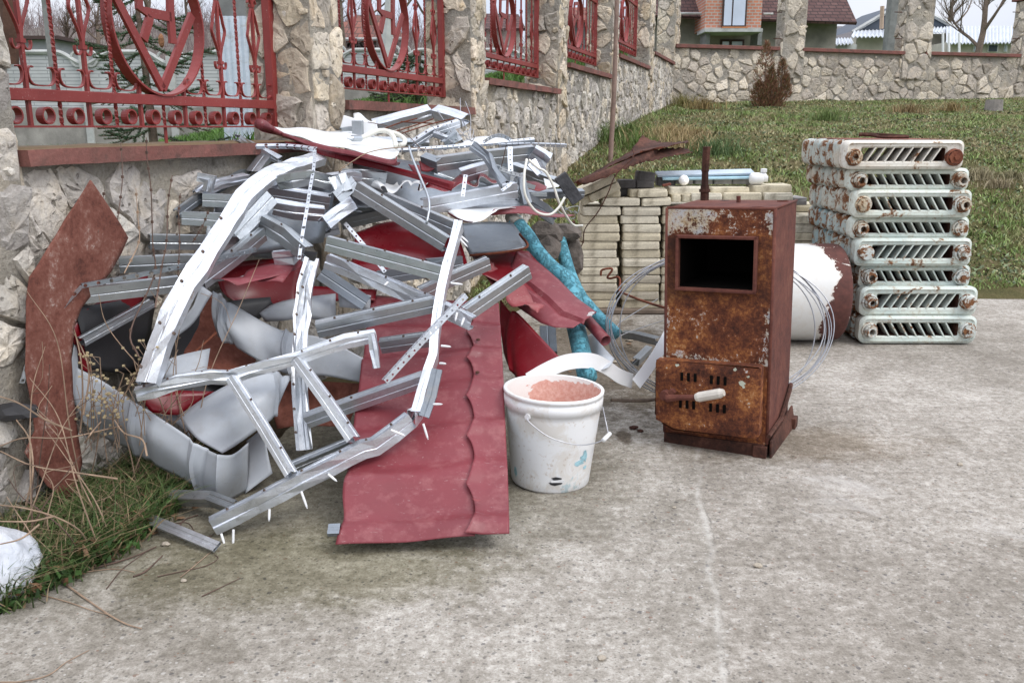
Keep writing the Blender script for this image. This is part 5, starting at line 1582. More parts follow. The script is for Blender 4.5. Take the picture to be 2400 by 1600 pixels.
bar('C', [(955, 885, 3.04), (1150, 925, 3.06), (1420, 945, 3.1)], .05, .03, up=tilt(30), label='bright dented profile just above the sloping profile, left of the broken corner', mat='galv_bright', crump=.006)
bar('C', [(1450, 635, 3.2), (1680, 600, 3.24), (1960, 650, 3.32)], .03, .03, up=tilt(18), label='thin bright profile below the burgundy edged sheet, rusty screws in it', mat='galv_bright', crump=.004, screws=3)
bar('C', [(1455, 650, 3.15), (1520, 800, 3.12)], .06, .01, up=Vector((-1, 0, .3)), label='bent triangular scrap of profile hanging at the middle of the heap', mat='galv', crump=.01)
bar('C', [(1490, 790, 3.1), (1660, 640, 3.18)], .045, .03, up=Vector((-.5, -.1, .8)), label='short profile behind the bent triangular scrap', mat='galv')
bar('D', [(832, 525, 3.42), (1250, 470, 3.48), (1690, 425, 3.54)], .052, .035, up=tilt(12), label='large straight profile near the top right of the heap, above the wavy sheets', mat='galv')
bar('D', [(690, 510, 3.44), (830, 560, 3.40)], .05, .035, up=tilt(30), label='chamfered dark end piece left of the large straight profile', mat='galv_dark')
bar('D', [(715, 895, 3.2), (1080, 830, 3.26), (1540, 745, 3.36)], .055, .03, up=tilt(10), label='broad scuffed profile rising to the right above the blue pole', mat='galv_bright')
bar('D', [(300, 240, 4.1), (540, 170, 4.15), (790, 105, 4.2)], .05, .05, up=tilt(35), label='broad white looking profile climbing to the very top of the heap', mat='galv_bright', crump=.004)
bar('D', [(790, 105, 4.2), (930, 145, 4.15), (1050, 185, 4.1)], .04, .05, up=tilt(35), label='profile bent down from the peak of the heap to the right', mat='galv_bright', crump=.004)
bar('D', [(635, 385, 3.85), (800, 280, 3.9), (1040, 200, 3.98)], .03, .025, up=tilt(25), label='bright rail with small screws right below the peak of the heap', mat='galv_bright', screws=4)
bar('D', [(975, 240, 3.98), (1060, 360, 3.9)], .05, .02, up=Vector((1, 0, .3)), label='short drooping profile at the right of the peak', mat='galv')
bar('D', [(800, 300, 3.88), (920, 345, 3.86)], .02, .02, up=tilt(20), label='tiny cross piece between the rails below the peak', mat='galv_bright')
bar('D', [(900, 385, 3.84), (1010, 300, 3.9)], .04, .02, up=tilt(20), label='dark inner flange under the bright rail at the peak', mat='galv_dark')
bar('D', [(1050, 640, 3.38), (1180, 600, 3.4), (1290, 570, 3.45)], .05, .03, up=tilt(20), label='pale stub of profile under the large straight profile', mat='galv_bright')
bar('D', [(0, 640, 3.26), (180, 635, 3.26), (400, 655, 3.3)], .05, .03, up=tilt(12), label='dented grey profile under the red flashing, left of the wavy white sheet', mat='galv', crump=.004)
bar('D', [(1180, 905, 3.34), (1560, 900, 3.4)], .03, .03, label='mottled lower profile beneath the broad scuffed one', mat='galv_bright')
bar('D', [(1430, 395, 3.62), (1560, 385, 3.64), (1690, 365, 3.66)], .012, .02, label='thin grey track under the perforated strips at the upper right', mat='galv_dark')
bar('D', [(1165, 385, 3.36), (1290, 480, 3.32), (1350, 600, 3.28), (1440, 720, 3.24)], .03, .02, up=Vector((.8, -.2, .5)), label='twisted crumpled strip crossing in front of the large straight profile', mat='galv_dark', crump=.014)
bar('D', [(1690, 440, 3.5), (1780, 500, 3.5), (1830, 530, 3.5)], .045, .03, up=tilt(30), label='crushed bright profile end at the far right top of the heap', mat='galv_bright', crump=.018)
bar('D', [(1700, 520, 3.48), (1790, 620, 3.46)], .04, .02, up=Vector((1, 0, .3)), label='torn shiny flap under the crushed profile end', mat='galv_bright', crump=.016)
bar('D', [(1540, 660, 3.4), (1560, 780, 3.38), (1600, 930, 3.36)], .03, .02, up=UPL, label='dark bent strap hanging at the right of the broad scuffed profile', mat='galv_dark', crump=.006)
bar('D', [(1600, 800, 3.4), (1800, 930, 3.45), (1900, 1010, 3.5)], .05, .02, up=tilt(10), label='dark profile half buried at the right edge of the heap', mat='galv_dark', crump=.005)
bar('D', [(1560, 720, 3.4), (1700, 765, 3.42)], .016, .016, label='short pipe like profile end at the right of the heap', mat='galv')
bar('D', [(1660, 830, 3.42), (1800, 832, 3.44)], .012, .012, label='thin level steel end below the short pipe like end', mat='galv')
bar('D', [(750, 1410, 3.1), (1060, 1385, 3.15)], .045, .02, label='profile lying level behind the arch, under the dark deep red sheets', mat='galv_dark')
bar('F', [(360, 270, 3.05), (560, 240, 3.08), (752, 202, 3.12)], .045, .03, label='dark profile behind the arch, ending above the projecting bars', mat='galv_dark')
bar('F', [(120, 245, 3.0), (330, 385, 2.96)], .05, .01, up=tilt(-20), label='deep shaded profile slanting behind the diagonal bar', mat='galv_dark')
bar('E', [(200, 1238, 2.36), (395, 1240, 2.32), (510, 1285, 2.24)], .035, .03, up=tilt(35), label='bent grey profile lying by the weeds, behind the lower end of the ladder frame', mat='galv')
bar('E', [(62, 1348, 2.26), (250, 1425, 2.18), (432, 1502, 2.11)], .008, .028, up=tilt(35), label='loose white topped track lying alone on the concrete at the lower left', mat='galv_bright')
bar('F', [(130, 1470, 2.12), (185, 1468, 2.12)], .012, .03, up=tilt(30), label='small grey metal offcut at the lower left corner of the red sheet', mat='galv_dark')
bar('G', [(345, 655, 3.35), (350, 780, 3.2)], .06, .02, up=UPL, label='blue grey profile standing in the gap under the big red panel', mat='galv_dark')
bar('I', [(330, 470, 4.35), (520, 490, 4.25), (820, 565, 4.1)], .035, .03, up=tilt(25), label='dark steel channel lying on the ground in front of the pallet', mat='galv_dark')
bar('I', [(600, 860, 3.75), (780, 680, 4.0)], .03, .03, up=tilt(30), label='short steel channel beside the white strip, left of the furnace', mat='galv_dark')
bar('C', [(930, 1345, 2.9), (1100, 1330, 2.9), (1160, 1290, 2.92)], .04, .02, up=tilt(20), label='curled bright offcut beneath the sloping profile', mat='galv_bright', crump=.008)
bar('D', [(30, 390 - 300, 4.0), (30, 91, 4.0)] if False else [(0, 262, 3.9), (60, 250, 3.92), (200, 240, 3.95)], .02, .02, label='grey track end left of the white boxes near the peak', mat='galv')
sheet('metal_sheet', 'C', [[(250, 900, 3.0), (700, 700, 3.3), (1300, 560, 3.6)], [(200, 1150, 2.95), (700, 1000, 3.2), (1350, 850, 3.5)], [(200, 1420, 2.9), (700, 1350, 3.1), (1200, 1300, 3.3)]], ['galv_dark', 'galv_dark'], 'dull steel sheet deep behind the left cross bars', nu=6, nv=6, crump=.02) if False else None
rr = random.Random(31)                                   # the tangle of offcuts inside the heap
spots = [(500, 480), (545, 430), (610, 430), (670, 460), (730, 530), (690, 540), (850, 460), (900, 480), (640, 520), (580, 500), (520, 560), (600, 540), (640, 590), (560, 620), (700, 500), (760, 470), (820, 460), (880, 430), (960, 400), (1010, 440), (1080, 430), (1150, 420), (700, 400), (780, 420), (860, 500), (650, 450), (900, 330), (1180, 380), (1240, 400), (1120, 470), (590, 470), (1280, 450)]
ofl = ['outer left flank', 'upper left flank', 'left shoulder, inner layer', 'left half, under the perforated strip', 'left half, beside the upright', 'hollow left of the upright', 'centre, under the flashing tip', 'centre, above the arch', 'left half, middle layer', 'left flank, middle layer', 'left flank', 'left middle', 'inner left', 'lower left hollow', 'centre left', 'centre', 'centre, under the white edged sheet', 'centre right', 'right centre', 'middle right', 'right middle', 'right shoulder', 'upper left shelf', 'shelf under the red flashing', 'dark middle hollow', 'upper left shelf, lower layer', 'foot of the peak', 'upper right shoulder', 'far right shoulder', 'gap over the broad scuffed profile', 'left shoulder', 'right edge']
for i, (x, y) in enumerate(spots):
    Y = 3.3 + (600 - y) * .0024 + rr.uniform(0, .12)
    a_ = rr.uniform(-.5, .5); L = rr.uniform(50, 110)
    p, q = P(x - L * math.cos(a_), y - L * math.sin(a_), Y), P(x + L * math.cos(a_), y + L * math.sin(a_), Y + rr.uniform(-.1, .15))
    bar([p, q], [p, q], rr.choice((.045, .05, .03)), .03, up=tilt(rr.uniform(-10, 35)), mat=rr.choice(('galv', 'galv_dark', 'galv', 'galv_bright')), crump=rr.choice((0, .004, .007)), label='galvanised offcut tangled in the %s of the heap' % ofl[i])
# ---- perforated strips with real holes
def perf(z, pts, wid, label, up=None, cell=.011, mat='galv_bright', two=True, root=None):
    w = [Z(z, *p) for p in pts]
    u = up if up is not None else UP
    if (w[-1] - w[0]).normalized().cross(u).y > 0: w = w[::-1]
    w = resample(curve(w, 5) if len(w) > 2 else w, cell)
    mb = MB(); N = len(w)
    fr = []
    for i in range(N):
        t = (w[min(i + 1, N - 1)] - w[max(i - 1, 0)]).normalized(); n = t.cross(u).normalized(); fr.append((t, n, n.cross(t)))
    for i in range(N - 1):
        for (d1, d2, s_) in (((1, 0), (0, 0), 1),) + ((((0, 1), (0, 0), 1),) if two else ()):
            # flange along 'down' (d1) or 'back'
            def fpt(k, a):
                t, n, uu = fr[k]
                return w[k] - (uu if d1 == (1, 0) else n) * (a * wid)
            A, B, Cc, D = fpt(i, 0), fpt(i + 1, 0), fpt(i + 1, 1), fpt(i, 1)
            if (i % 2) == 0:
                # quad with an octagonal hole
                c = (A + B + Cc + D) / 4; e1 = (B - A) / 2; e2 = (D - A) / 2
                sq = [c + e1 * x + e2 * y for x, y in ((1, 0), (1, 1), (0, 1), (-1, 1), (-1, 0), (-1, -1), (0, -1), (1, -1))]
                oc = [c + e1 * (.62 * math.cos(k * math.pi / 4)) + e2.normalized() * (e1.length * .62 * math.sin(k * math.pi / 4)) for k in range(8)]
                mb.add(sq + oc, [(k, (k + 1) % 8, 8 + (k + 1) % 8, 8 + k) for k in range(8)])
            else: mb.add([A, B, Cc, D], [(0, 1, 2, 3)])
    return mb.build('perforated_strip', M[mat], root, solid=.001, label=label, cat='metal strip')
perf('A', [(120, 1560, 2.32), (170, 1400, 2.34), (245, 1260, 2.38), (340, 1130, 2.42), (492, 962, 2.47)], .013, 'perforated steel strip bending down at the far left over the rusty plate', up=UPL, mat='galv')
perf('A', [(500, 955, 2.47), (700, 918, 2.52), (900, 880, 2.56), (1150, 828, 2.62), (1400, 775, 2.74), (1568, 735, 2.84)], .012, 'dark perforated strip running along the left bars to the crumpled rail', mat='galv_dark')
perf('C', [(740, 365, 3.42), (1000, 362, 3.4), (1180, 372, 3.36), (1325, 392, 3.3)], .013, 'perforated strip lying level along the left top of the heap', up=tilt(40))
perf('C', [(1310, 400, 3.28), (1300, 560, 3.18), (1265, 760, 3.08), (1235, 950, 2.98), (1195, 1180, 2.9), (1165, 1400, 2.84)], .011, 'long perforated strip hanging straight down the middle of the left half', up=UPL)
perf('F', [(392, 765, 2.28), (580, 560, 2.36), (765, 368, 2.46)], .015, 'white perforated corner bead leaning across the front of the arch', up=Vector((-.65, -.3, .7)), mat='galv_bright', cell=.009)
perf('F', [(205, 50, 3.02), (300, 160, 2.98), (390, 275, 2.94)], .013, 'perforated strip seen between the upper bars of the arch', up=UPL, two=False)
perf('D', [(445, 462, 3.62), (800, 440, 3.66), (1180, 410, 3.7), (1690, 362, 3.76)], .011, 'long perforated track spanning the right top of the heap', up=tilt(45))
perf('D', [(1380, 408, 3.6), (1650, 398, 3.64), (1975, 408, 3.7)], .012, 'perforated track sticking out at the far right top of the heap', up=tilt(20))
perf('D', [(1240, 372, 3.6), (1320, 325, 3.62), (1400, 312, 3.64), (1490, 352, 3.66)], .014, 'arched perforated strip at the right top, against the stone wall', up=tilt(20), two=False)
perf('D', [(1455, 425, 3.26), (1455, 530, 3.24), (1460, 640, 3.22)], .018, 'white perforated strip hanging in front of the large straight profile', up=UPL, two=False)
perf('D', [(1390, 600, 3.3), (1500, 640, 3.32), (1590, 665, 3.34)], .014, 'perforated strip lying below the hanging white one', two=False)
perf('D', [(1070, 670, 3.16), (1045, 860, 3.12)], .014, 'small slotted strip standing on the broad scuffed profile', up=UPL, two=False)
perf('D', [(1395, 800, 3.22), (1470, 740, 3.24), (1480, 680, 3.24)], .012, 'curled perforated end beside the hanging white strip', up=UPL, two=False)

# ---- sheets
def sheet(name, z, rows, mats, label, cat='metal sheet', nu=10, nv=8, rip=None, thick=.0014, root=None, group=None, crump=0.0, jag=0.0, lin=False):
    """rows: list of rows of (x, y, Y); every row has the same number of points"""
    cv = (lambda q, n: [q[i].lerp(q[i + 1], k / n) for i in range(len(q) - 1) for k in range(n)] + [q[-1]]) if lin else curve
    R = [cv([Z(z, *p) for p in row], nu) for row in rows]
    cols = [cv([r[i] for r in R], nv) for i in range(len(R[0]))]
    W, Hh = len(cols), len(cols[0])
    seed = RS.random() * 30
    vs = [[cols[i][j] for j in range(Hh)] for i in range(W)]
    out = []
    for i in range(W):
        for j in range(Hh):
            p = vs[i][j]
            du = vs[min(i + 1, W - 1)][j] - vs[max(i - 1, 0)][j]; dv = vs[i][min(j + 1, Hh - 1)] - vs[i][max(j - 1, 0)]
            n = du.cross(dv)
            n = n.normalized() if n.length > 1e-9 else Vector((0, -1, 0))
            if n.y > 0: n = -n
            d = rip(i / (W - 1), j / (Hh - 1)) if rip else 0
            if crump: d += crump * fbm(p + Vector((seed, 0, 0)), 5, 3)
            q = p + n * d
            if jag and (i in (0, W - 1) or j in (0, Hh - 1)): q = q + Vector((RS.uniform(-jag, jag), 0, RS.uniform(-jag, jag)))
            out.append(q)
    fc = [(i * Hh + j, (i + 1) * Hh + j, (i + 1) * Hh + j + 1, i * Hh + j + 1) for i in range(W - 1) for j in range(Hh - 1)]
    # face 0 side should look at the yard
    a, b, c = out[fc[0][0]], out[fc[0][1]], out[fc[0][2]]
    mid = len(fc) // 2; a, b, c = (out[k] for k in fc[mid][:3])
    nn_ = (b - a).cross(c - a); view = (Vector((0, 0, HC)) - a)
    if nn_.dot(view) < 0: fc = [f[::-1] for f in fc]
    mb = MB(); mb.add(out, fc)
    ms = [M[m] for m in mats]
    o = mb.build(name, ms, root, solid=thick, back=1 if len(ms) > 1 else 0, offset=-1, smooth=True, label=None if root else label, cat=None if root else cat, group=None if root else group)
    o.data.set_sharp_from_angle(angle=math.radians(26))
    return o
# the long tile-pattern sheet, sloping down to the concrete
SL = .455
tO, tN = Vector((0, 2.045, .004)), Vector((0, -SL, 1)).normalized()
def tp_(x, y):
    a, b = px('F', x, y); return hit(a, b, tO, tN)
Ledge = [(170, 1526), (205, 1400), (203, 1290), (222, 1180), (240, 1040), (262, 900), (278, 780), (298, 640), (318, 500), (338, 372)]
Redge = [(968, 1474), (966, 1360), (962, 1240), (956, 1100), (950, 980), (944, 840), (938, 700), (932, 600), (926, 500), (918, 405)]
Lc = curve([tp_(*p) for p in Ledge], 14); Rc = curve([tp_(*p) for p in Redge], 14)
root = thing('roof_sheet', 'long burgundy metal roof tile sheet sloping from the heap down onto the concrete', 'roof sheet', tp_(560, 1500))
def tile_z(s_, yy, sx_):
    wv = yy / .172 * 2 * math.pi
    saw = (yy / .172) % 1.0
    step = .012 * (saw ** 1.6)
    return step * (1 if s_ < sx_ else .55)
nV = len(Lc)
def panel(u_a, u_b, lift, scal, nu_=44):
    vs = []
    for j in range(nV):
        a, b = Lc[j], Rc[j]
        dist = (a - Lc[0]).length
        off = scal * .026 * (abs(math.sin(dist / .172 * math.pi)) ** .7 - .5) 
        for i in range(nu_ + 1):
            s_ = u_a + (u_b - u_a) * i / nu_
            q = a.lerp(b, s_)
            if scal and i == 0: pass
            w_ = (b - a).normalized()
            if scal: q = q + w_ * off * (1 - i / nu_) 
            saw = (dist / .172 + .08) % 1.0
            h = .0085 * math.sin(2 * math.pi * (saw - .1 * math.sin(2 * math.pi * saw))) + .002 * max(0, math.sin(2 * math.pi * saw)) ** 4
            h += .004 * math.sin(s_ * 9.5 + 1)
            if u_b < .9 and i > nu_ - 5: h += .012 * (1 - (nu_ - i) / 5.0) * 0
            if scal: h += .009 * (1 - min(1, i / 6.0)) + lift
            h += .003 * fbm((q.x, q.y, 5), 4, 2)
            vs.append(q + tN * h)
    fc = [(j * (nu_ + 1) + i, j * (nu_ + 1) + i + 1, (j + 1) * (nu_ + 1) + i + 1, (j + 1) * (nu_ + 1) + i) for j in range(nV - 1) for i in range(nu_)]
    mb = MB(); mb.add(vs, fc); return mb
panel(0, .80, 0, 0).build('panel', [M['red'], M['gray']], root, solid=.0012, back=1, offset=-1, smooth=True)
panel(.765, 1.0, .006, 1, 16).build('overlapping_panel', [M['red'], M['gray']], root, solid=.0016, back=1, offset=-1, smooth=True)
for (x, y) in ((825, 600), (822, 750)):
    p = tp_(x, y) + tN * .018; mb = MB(); mb.lathe(p, [(.007, 0), (.007, .001), (.004, .003), (0, .003)], 10, axis=(XA, tN.cross(XA), tN)); mb.build('screw', M['rust_dark'], root)
mb = MB(); p = tp_(815, 1340) + tN * .022
mb.add([p + Vector((-.012, .012, 0)), p + Vector((-.004, -.004, .004)), p + Vector((.016, -.002, .001)), p + Vector((.006, -.012, .001)), p + Vector((-.006, -.008, .003))], [(0, 1, 4), (1, 2, 3), (1, 3, 4)]); mb.build('paint_chip', M['redlite'], root)
ridge = lambda k, a=.012, w=.06: (lambda u, v: sum(a * math.exp(-((u - q) / w) ** 2) * 1.0 - a * .6 * math.exp(-((u - q - .06) / w) ** 2) for q in k))
sheet('metal_sheet', 'B', [[(470, 160, 2.52), (620, 238, 2.48), (760, 330, 2.46), (920, 430, 2.44), (1090, 540, 2.42), (1240, 645, 2.40), (1318, 686, 2.37), (1340, 692, 2.362), (1430, 690, 2.41), (1525, 616, 2.50)],
       [(455, 350, 2.52), (610, 440, 2.47), (745, 500, 2.44), (900, 590, 2.42), (1085, 700, 2.41), (1210, 790, 2.40), (1308, 842, 2.368), (1330, 850, 2.357), (1415, 840, 2.405), (1520, 770, 2.49)],
       [(520, 510, 2.56), (640, 590, 2.52), (790, 660, 2.5), (930, 750, 2.47), (1160, 868, 2.44), (1235, 935, 2.43), (1310, 980, 2.41), (1332, 990, 2.40), (1400, 975, 2.44), (1512, 918, 2.52)]],
      ['gray', 'red_deep'], 'long pale grey curved sheet band lying around the lower left foot of the heap', nu=9, nv=7, rip=ridge((.265, .515), .013, .012))
sheet('metal_sheet', 'E', [[(255, 815, 2.52), (400, 715, 2.55), (560, 630, 2.58), (700, 590, 2.62), (835, 612, 2.66)],
       [(350, 930, 2.44), (480, 850, 2.46), (610, 770, 2.5), (730, 700, 2.56), (800, 690, 2.6)],
       [(482, 1006, 2.44), (560, 960, 2.47), (670, 880, 2.5), (735, 832, 2.54), (760, 795, 2.58)]],
      ['gray', 'red'], 'broad pale grey sheet folded in the hollow behind the two slanting struts', nu=10, nv=7, rip=ridge((.86,), .014, .016), crump=.002)
sheet('metal_sheet', 'E', [[(432, 178, 2.86), (560, 258, 2.86), (690, 335, 2.86), (810, 385, 2.86), (1000, 420, 2.82), (1200, 520, 2.78)],
       [(428, 300, 2.80), (540, 370, 2.8), (680, 440, 2.82), (790, 480, 2.8), (980, 500, 2.8), (1198, 580, 2.77)],
       [(458, 412, 2.82), (590, 490, 2.80), (720, 560, 2.8), (830, 605, 2.78), (1000, 610, 2.78), (1188, 645, 2.78)]],
      ['gray', 'red'], 'pale grey ridged sheet slanting down from the left rail to the red roof sheet', nu=10, nv=7, rip=ridge((.06, .60,), .016, .013), crump=.002)
sheet('metal_sheet', 'E', [[(600, 940, 2.62), (690, 875, 2.62)], [(612, 1080, 2.56), (715, 1010, 2.58)], [(600, 1212, 2.50), (738, 1108, 2.55)]], ['gray', 'red'], 'pale grey sheet end standing just left of the crumpled upright', nu=8, nv=5, crump=.006)
sheet('metal_sheet', 'E', [[(375, 150, 2.6), (432, 190, 2.65)], [(320, 270, 2.58), (330, 340, 2.6)], [(235, 330, 2.56), (230, 422, 2.55)]], ['gray', 'gray'], 'narrow pale grey strip tucked behind the broad shiny rail', nu=5, nv=6, crump=.004)
sheet('metal_sheet', 'B', [[(455, 20, 2.54), (475, 60, 2.50), (478, 170, 2.50)], [(432, 180, 2.56), (455, 210, 2.53), (500, 300, 2.51)], [(440, 300, 2.58), (470, 380, 2.55), (520, 470, 2.53)]], ['gray', 'gray'], 'small pale grey curled sheet edge beside the rusty plate', nu=4, nv=4)
sheet('metal_sheet', 'B', [[(960, 430, 2.56), (1060, 415, 2.56), (1110, 470, 2.55)], [(1000, 480, 2.53), (1080, 500, 2.53), (1180, 600, 2.50)]], ['gray', 'red'], 'small pale grey wave of sheet between the two broad grey sheets', nu=6, nv=4)
sheet('metal_sheet', 'E', [[(150, 560, 2.5), (250, 510, 2.6), (420, 470, 2.7)], [(140, 620, 2.48), (230, 620, 2.55), (400, 600, 2.62)]], ['gray', 'gray'], 'pale grey sheet end low behind the shiny rail foot', nu=5, nv=4)
sheet('metal_sheet', 'E', [[(670, 290, 2.98), (740, 245, 3.0), (860, 215, 3.02), (1060, 190, 3.05)], [(700, 335, 2.96), (800, 330, 2.96), (900, 320, 2.98), (1060, 340, 3.0)]], ['gray', 'gray'], 'shaded grey gutter like sheet deep behind the upright rail', nu=6, nv=6, rip=lambda u, v: .02 * math.sin(v * 3.1))
sheet('metal_sheet', 'E', [[(1070, 170, 3.0), (1240, 200, 3.0)], [(1080, 260, 2.98), (1235, 275, 2.98)]], ['gray', 'gray'], 'small shaded pale sheet above the top of the red roof sheet', nu=6, nv=4, crump=.004)
sheet('metal_sheet', 'E', [[(430, 190, 2.98), (560, 330, 2.98), (660, 500, 2.95)], [(330, 350, 2.9), (450, 430, 2.9), (640, 560, 2.85)], [(262, 520, 2.8), (400, 620, 2.78), (560, 640, 2.76)]], ['rust_sheet', 'rust'], 'brown rusty sheet in the hollow behind the crossing rail', 'metal sheet', nu=7, nv=6, crump=.006)
sheet('metal_sheet', 'E', [[(740, 640, 2.85), (960, 640, 2.85), (1190, 650, 2.8)], [(735, 770, 2.8), (950, 780, 2.8), (1150, 790, 2.76)], [(760, 878, 2.74), (900, 865, 2.74), (1120, 870, 2.72)]], ['rust_sheet', 'rust'], 'brown rusty sheet low behind the crumpled upright, left of the red sheet', nu=6, nv=5, crump=.006)
mb = MB(); mb.tube(curve(zpts('E', [(200, 610, 2.58), (320, 510, 2.66), (450, 390, 2.76)]), 5), .0042, 6, jit=.1, rng=RS); mb.build('rod', M['rust'], label='thin rusty rod crossing the brown sheet in the hollow', cat='rod')
# burgundy sheets
sheet('metal_sheet', 'E', [[(590, 105, 2.84), (700, 62, 2.92), (895, 15, 3.0)], [(470, 128, 2.78), (620, 100, 2.84), (840, 75, 2.9)], [(345, 128, 2.70), (480, 118, 2.70), (560, 150, 2.70)][:3]], ['red', 'gray'], 'glossy burgundy curled sheet edge left of the upright rail', nu=7, nv=6, crump=.006)
sheet('metal_sheet', 'E', [[(590, 100, 2.83), (640, 60, 2.88), (890, 5, 2.98)], [(570, 150, 2.76), (680, 112, 2.8), (785, 148, 2.82)]], ['red', 'gray'], 'burgundy wavy sheet tongue in front of the dark hollow', nu=9, nv=6, rip=lambda u, v: .012 * math.sin(u * 7 + 1) * v)
sheet('metal_sheet', 'A', [[(520, 1120, 2.6), (720, 990, 2.7), (905, 895, 2.8)], [(450, 1240, 2.56), (640, 1180, 2.68), (905, 1020, 2.8)], [(460, 1330, 2.56), (520, 1290, 2.62), (700, 1190, 2.72)]], ['red_deep', 'red'], 'bright red sheet under the left cross bars near the rusty plate', nu=6, nv=5, crump=.006)
sheet('metal_sheet', 'A', [[(440, 1235, 2.56), (520, 1340, 2.6), (585, 1360, 2.66)], [(470, 1330, 2.56), (520, 1430, 2.6), (570, 1470, 2.62)], [(490, 1440, 2.55), (510, 1480, 2.56), (545, 1500, 2.58)]], ['red_deep', 'red'], 'dark red sheet corner standing beside the rusty plate', nu=5, nv=4)
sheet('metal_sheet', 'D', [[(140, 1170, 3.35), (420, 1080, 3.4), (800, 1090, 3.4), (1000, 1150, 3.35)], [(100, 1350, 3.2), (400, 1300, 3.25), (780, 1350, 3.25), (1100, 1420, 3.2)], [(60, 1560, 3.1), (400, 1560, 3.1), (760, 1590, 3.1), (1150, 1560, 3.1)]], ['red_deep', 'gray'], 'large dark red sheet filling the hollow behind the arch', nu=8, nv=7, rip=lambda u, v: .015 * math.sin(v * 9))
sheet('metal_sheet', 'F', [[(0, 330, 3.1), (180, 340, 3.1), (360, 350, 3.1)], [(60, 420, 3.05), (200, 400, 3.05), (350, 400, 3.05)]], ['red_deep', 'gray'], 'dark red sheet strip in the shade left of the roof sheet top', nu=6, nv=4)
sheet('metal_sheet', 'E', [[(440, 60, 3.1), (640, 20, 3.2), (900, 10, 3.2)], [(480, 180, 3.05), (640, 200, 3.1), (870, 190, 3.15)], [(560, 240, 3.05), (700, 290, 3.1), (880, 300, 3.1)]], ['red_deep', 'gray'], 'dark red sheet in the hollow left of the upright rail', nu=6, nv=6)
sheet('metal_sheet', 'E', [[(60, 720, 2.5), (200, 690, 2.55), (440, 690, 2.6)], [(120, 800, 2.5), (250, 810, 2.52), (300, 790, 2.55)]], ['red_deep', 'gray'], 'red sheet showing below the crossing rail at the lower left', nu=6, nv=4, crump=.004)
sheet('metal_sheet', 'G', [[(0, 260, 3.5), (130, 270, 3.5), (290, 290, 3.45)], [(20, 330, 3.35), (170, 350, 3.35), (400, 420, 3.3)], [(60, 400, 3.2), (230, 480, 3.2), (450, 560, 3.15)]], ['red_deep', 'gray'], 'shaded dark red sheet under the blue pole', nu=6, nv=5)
# right: folded panel, deep red trough and broken tile piece
sheet('metal_sheet', 'G', [[(230, 285, 3.42), (340, 345, 3.36), (440, 430, 3.28), (530, 520, 3.18), (624, 588, 3.08)],
                           [(190, 400, 3.30), (300, 460, 3.22), (380, 520, 3.15), (450, 590, 3.08), (560, 630, 3.02)],
                           [(232, 560, 3.16), (290, 600, 3.1), (350, 640, 3.04), (420, 662, 3.0), (508, 664, 2.98)]], ['red', 'red_deep'], 'big burgundy sheet with a sharp crease, lying under the blue pole', nu=8, nv=8,
      rip=lambda u, v: -.022 * max(0, 1 - abs(v - .52) / .06), crump=.002, lin=True)
mb = MB(); 
for (x, y, s_) in ((595, 597, .009), (585, 604, .006), (604, 590, .006)):
    c = Z('G', x, y, 3.055); mb.add([c] + [c + Vector((math.cos(a) * s_ * RS.uniform(.6, 1.3), 0, math.sin(a) * s_ * RS.uniform(.5, 1))) for a in np.linspace(0, 5.5, 8)], [(0, k + 1, (k + 1) % 8 + 1) for k in range(8)])
mb.build('bare_patch', M['plastic'], label='white spot of bared metal at the tip of the big creased burgundy sheet', cat='paint chip')
sheet('metal_sheet', 'G', [[(150, 525, 3.22), (205, 590, 3.14), (235, 590, 3.10), (340, 700, 2.98), (462, 830, 2.86)],
                           [(150, 640, 3.16), (180, 700, 3.1), (215, 740, 3.02), (300, 830, 2.92), (400, 880, 2.84)],
                           [(168, 790, 3.05), (190, 850, 2.98), (220, 895, 2.92), (245, 925, 2.86), (300, 940, 2.8)]], ['red_deep', 'gray'], 'deep red glossy sheet standing between the roof sheet and the bucket', nu=8, nv=8, rip=lambda u, v: .01 * math.exp(-((u - .38) / .05) ** 2))
sheet('metal_sheet', 'G', [[(75, 335, 3.34), (170, 400, 3.28), (290, 490, 3.16), (362, 575, 3.04)], [(75, 420, 3.24), (150, 480, 3.16), (210, 545, 3.08), (335, 590, 2.98)]], ['redlite', 'gray'], 'faded red broken roof tile piece lying on the big creased sheet', nu=9, nv=6,
      rip=lambda u, v: .014 * math.sin(u * 14 + v * 2), jag=.004)
mb = MB(); mb.tube(zpts('G', [(570, 618, 3.16), (668, 728, 3.02)]), .0195, 14, cap=False); mb.build('rolled_sheet', M['red'], label='burgundy rolled sheet tube poking out under the blue poles', cat='metal tube', smooth=True, solid=.002)
sheet('metal_sheet', 'H', [[(1010, 1060, 3.3), (1090, 1040, 3.2), (1180, 1170, 3.1), (1300, 1300, 3.02)], [(1030, 1240, 3.16), (1090, 1240, 3.1), (1140, 1280, 3.04), (1250, 1380, 2.95)], [(1040, 1440, 3.0), (1080, 1450, 2.98), (1100, 1440, 2.96), (1180, 1410, 2.93)]], ['gray', 'gray'], 'pale grey curled sheet beside the foot of the blue pole', nu=6, nv=6)
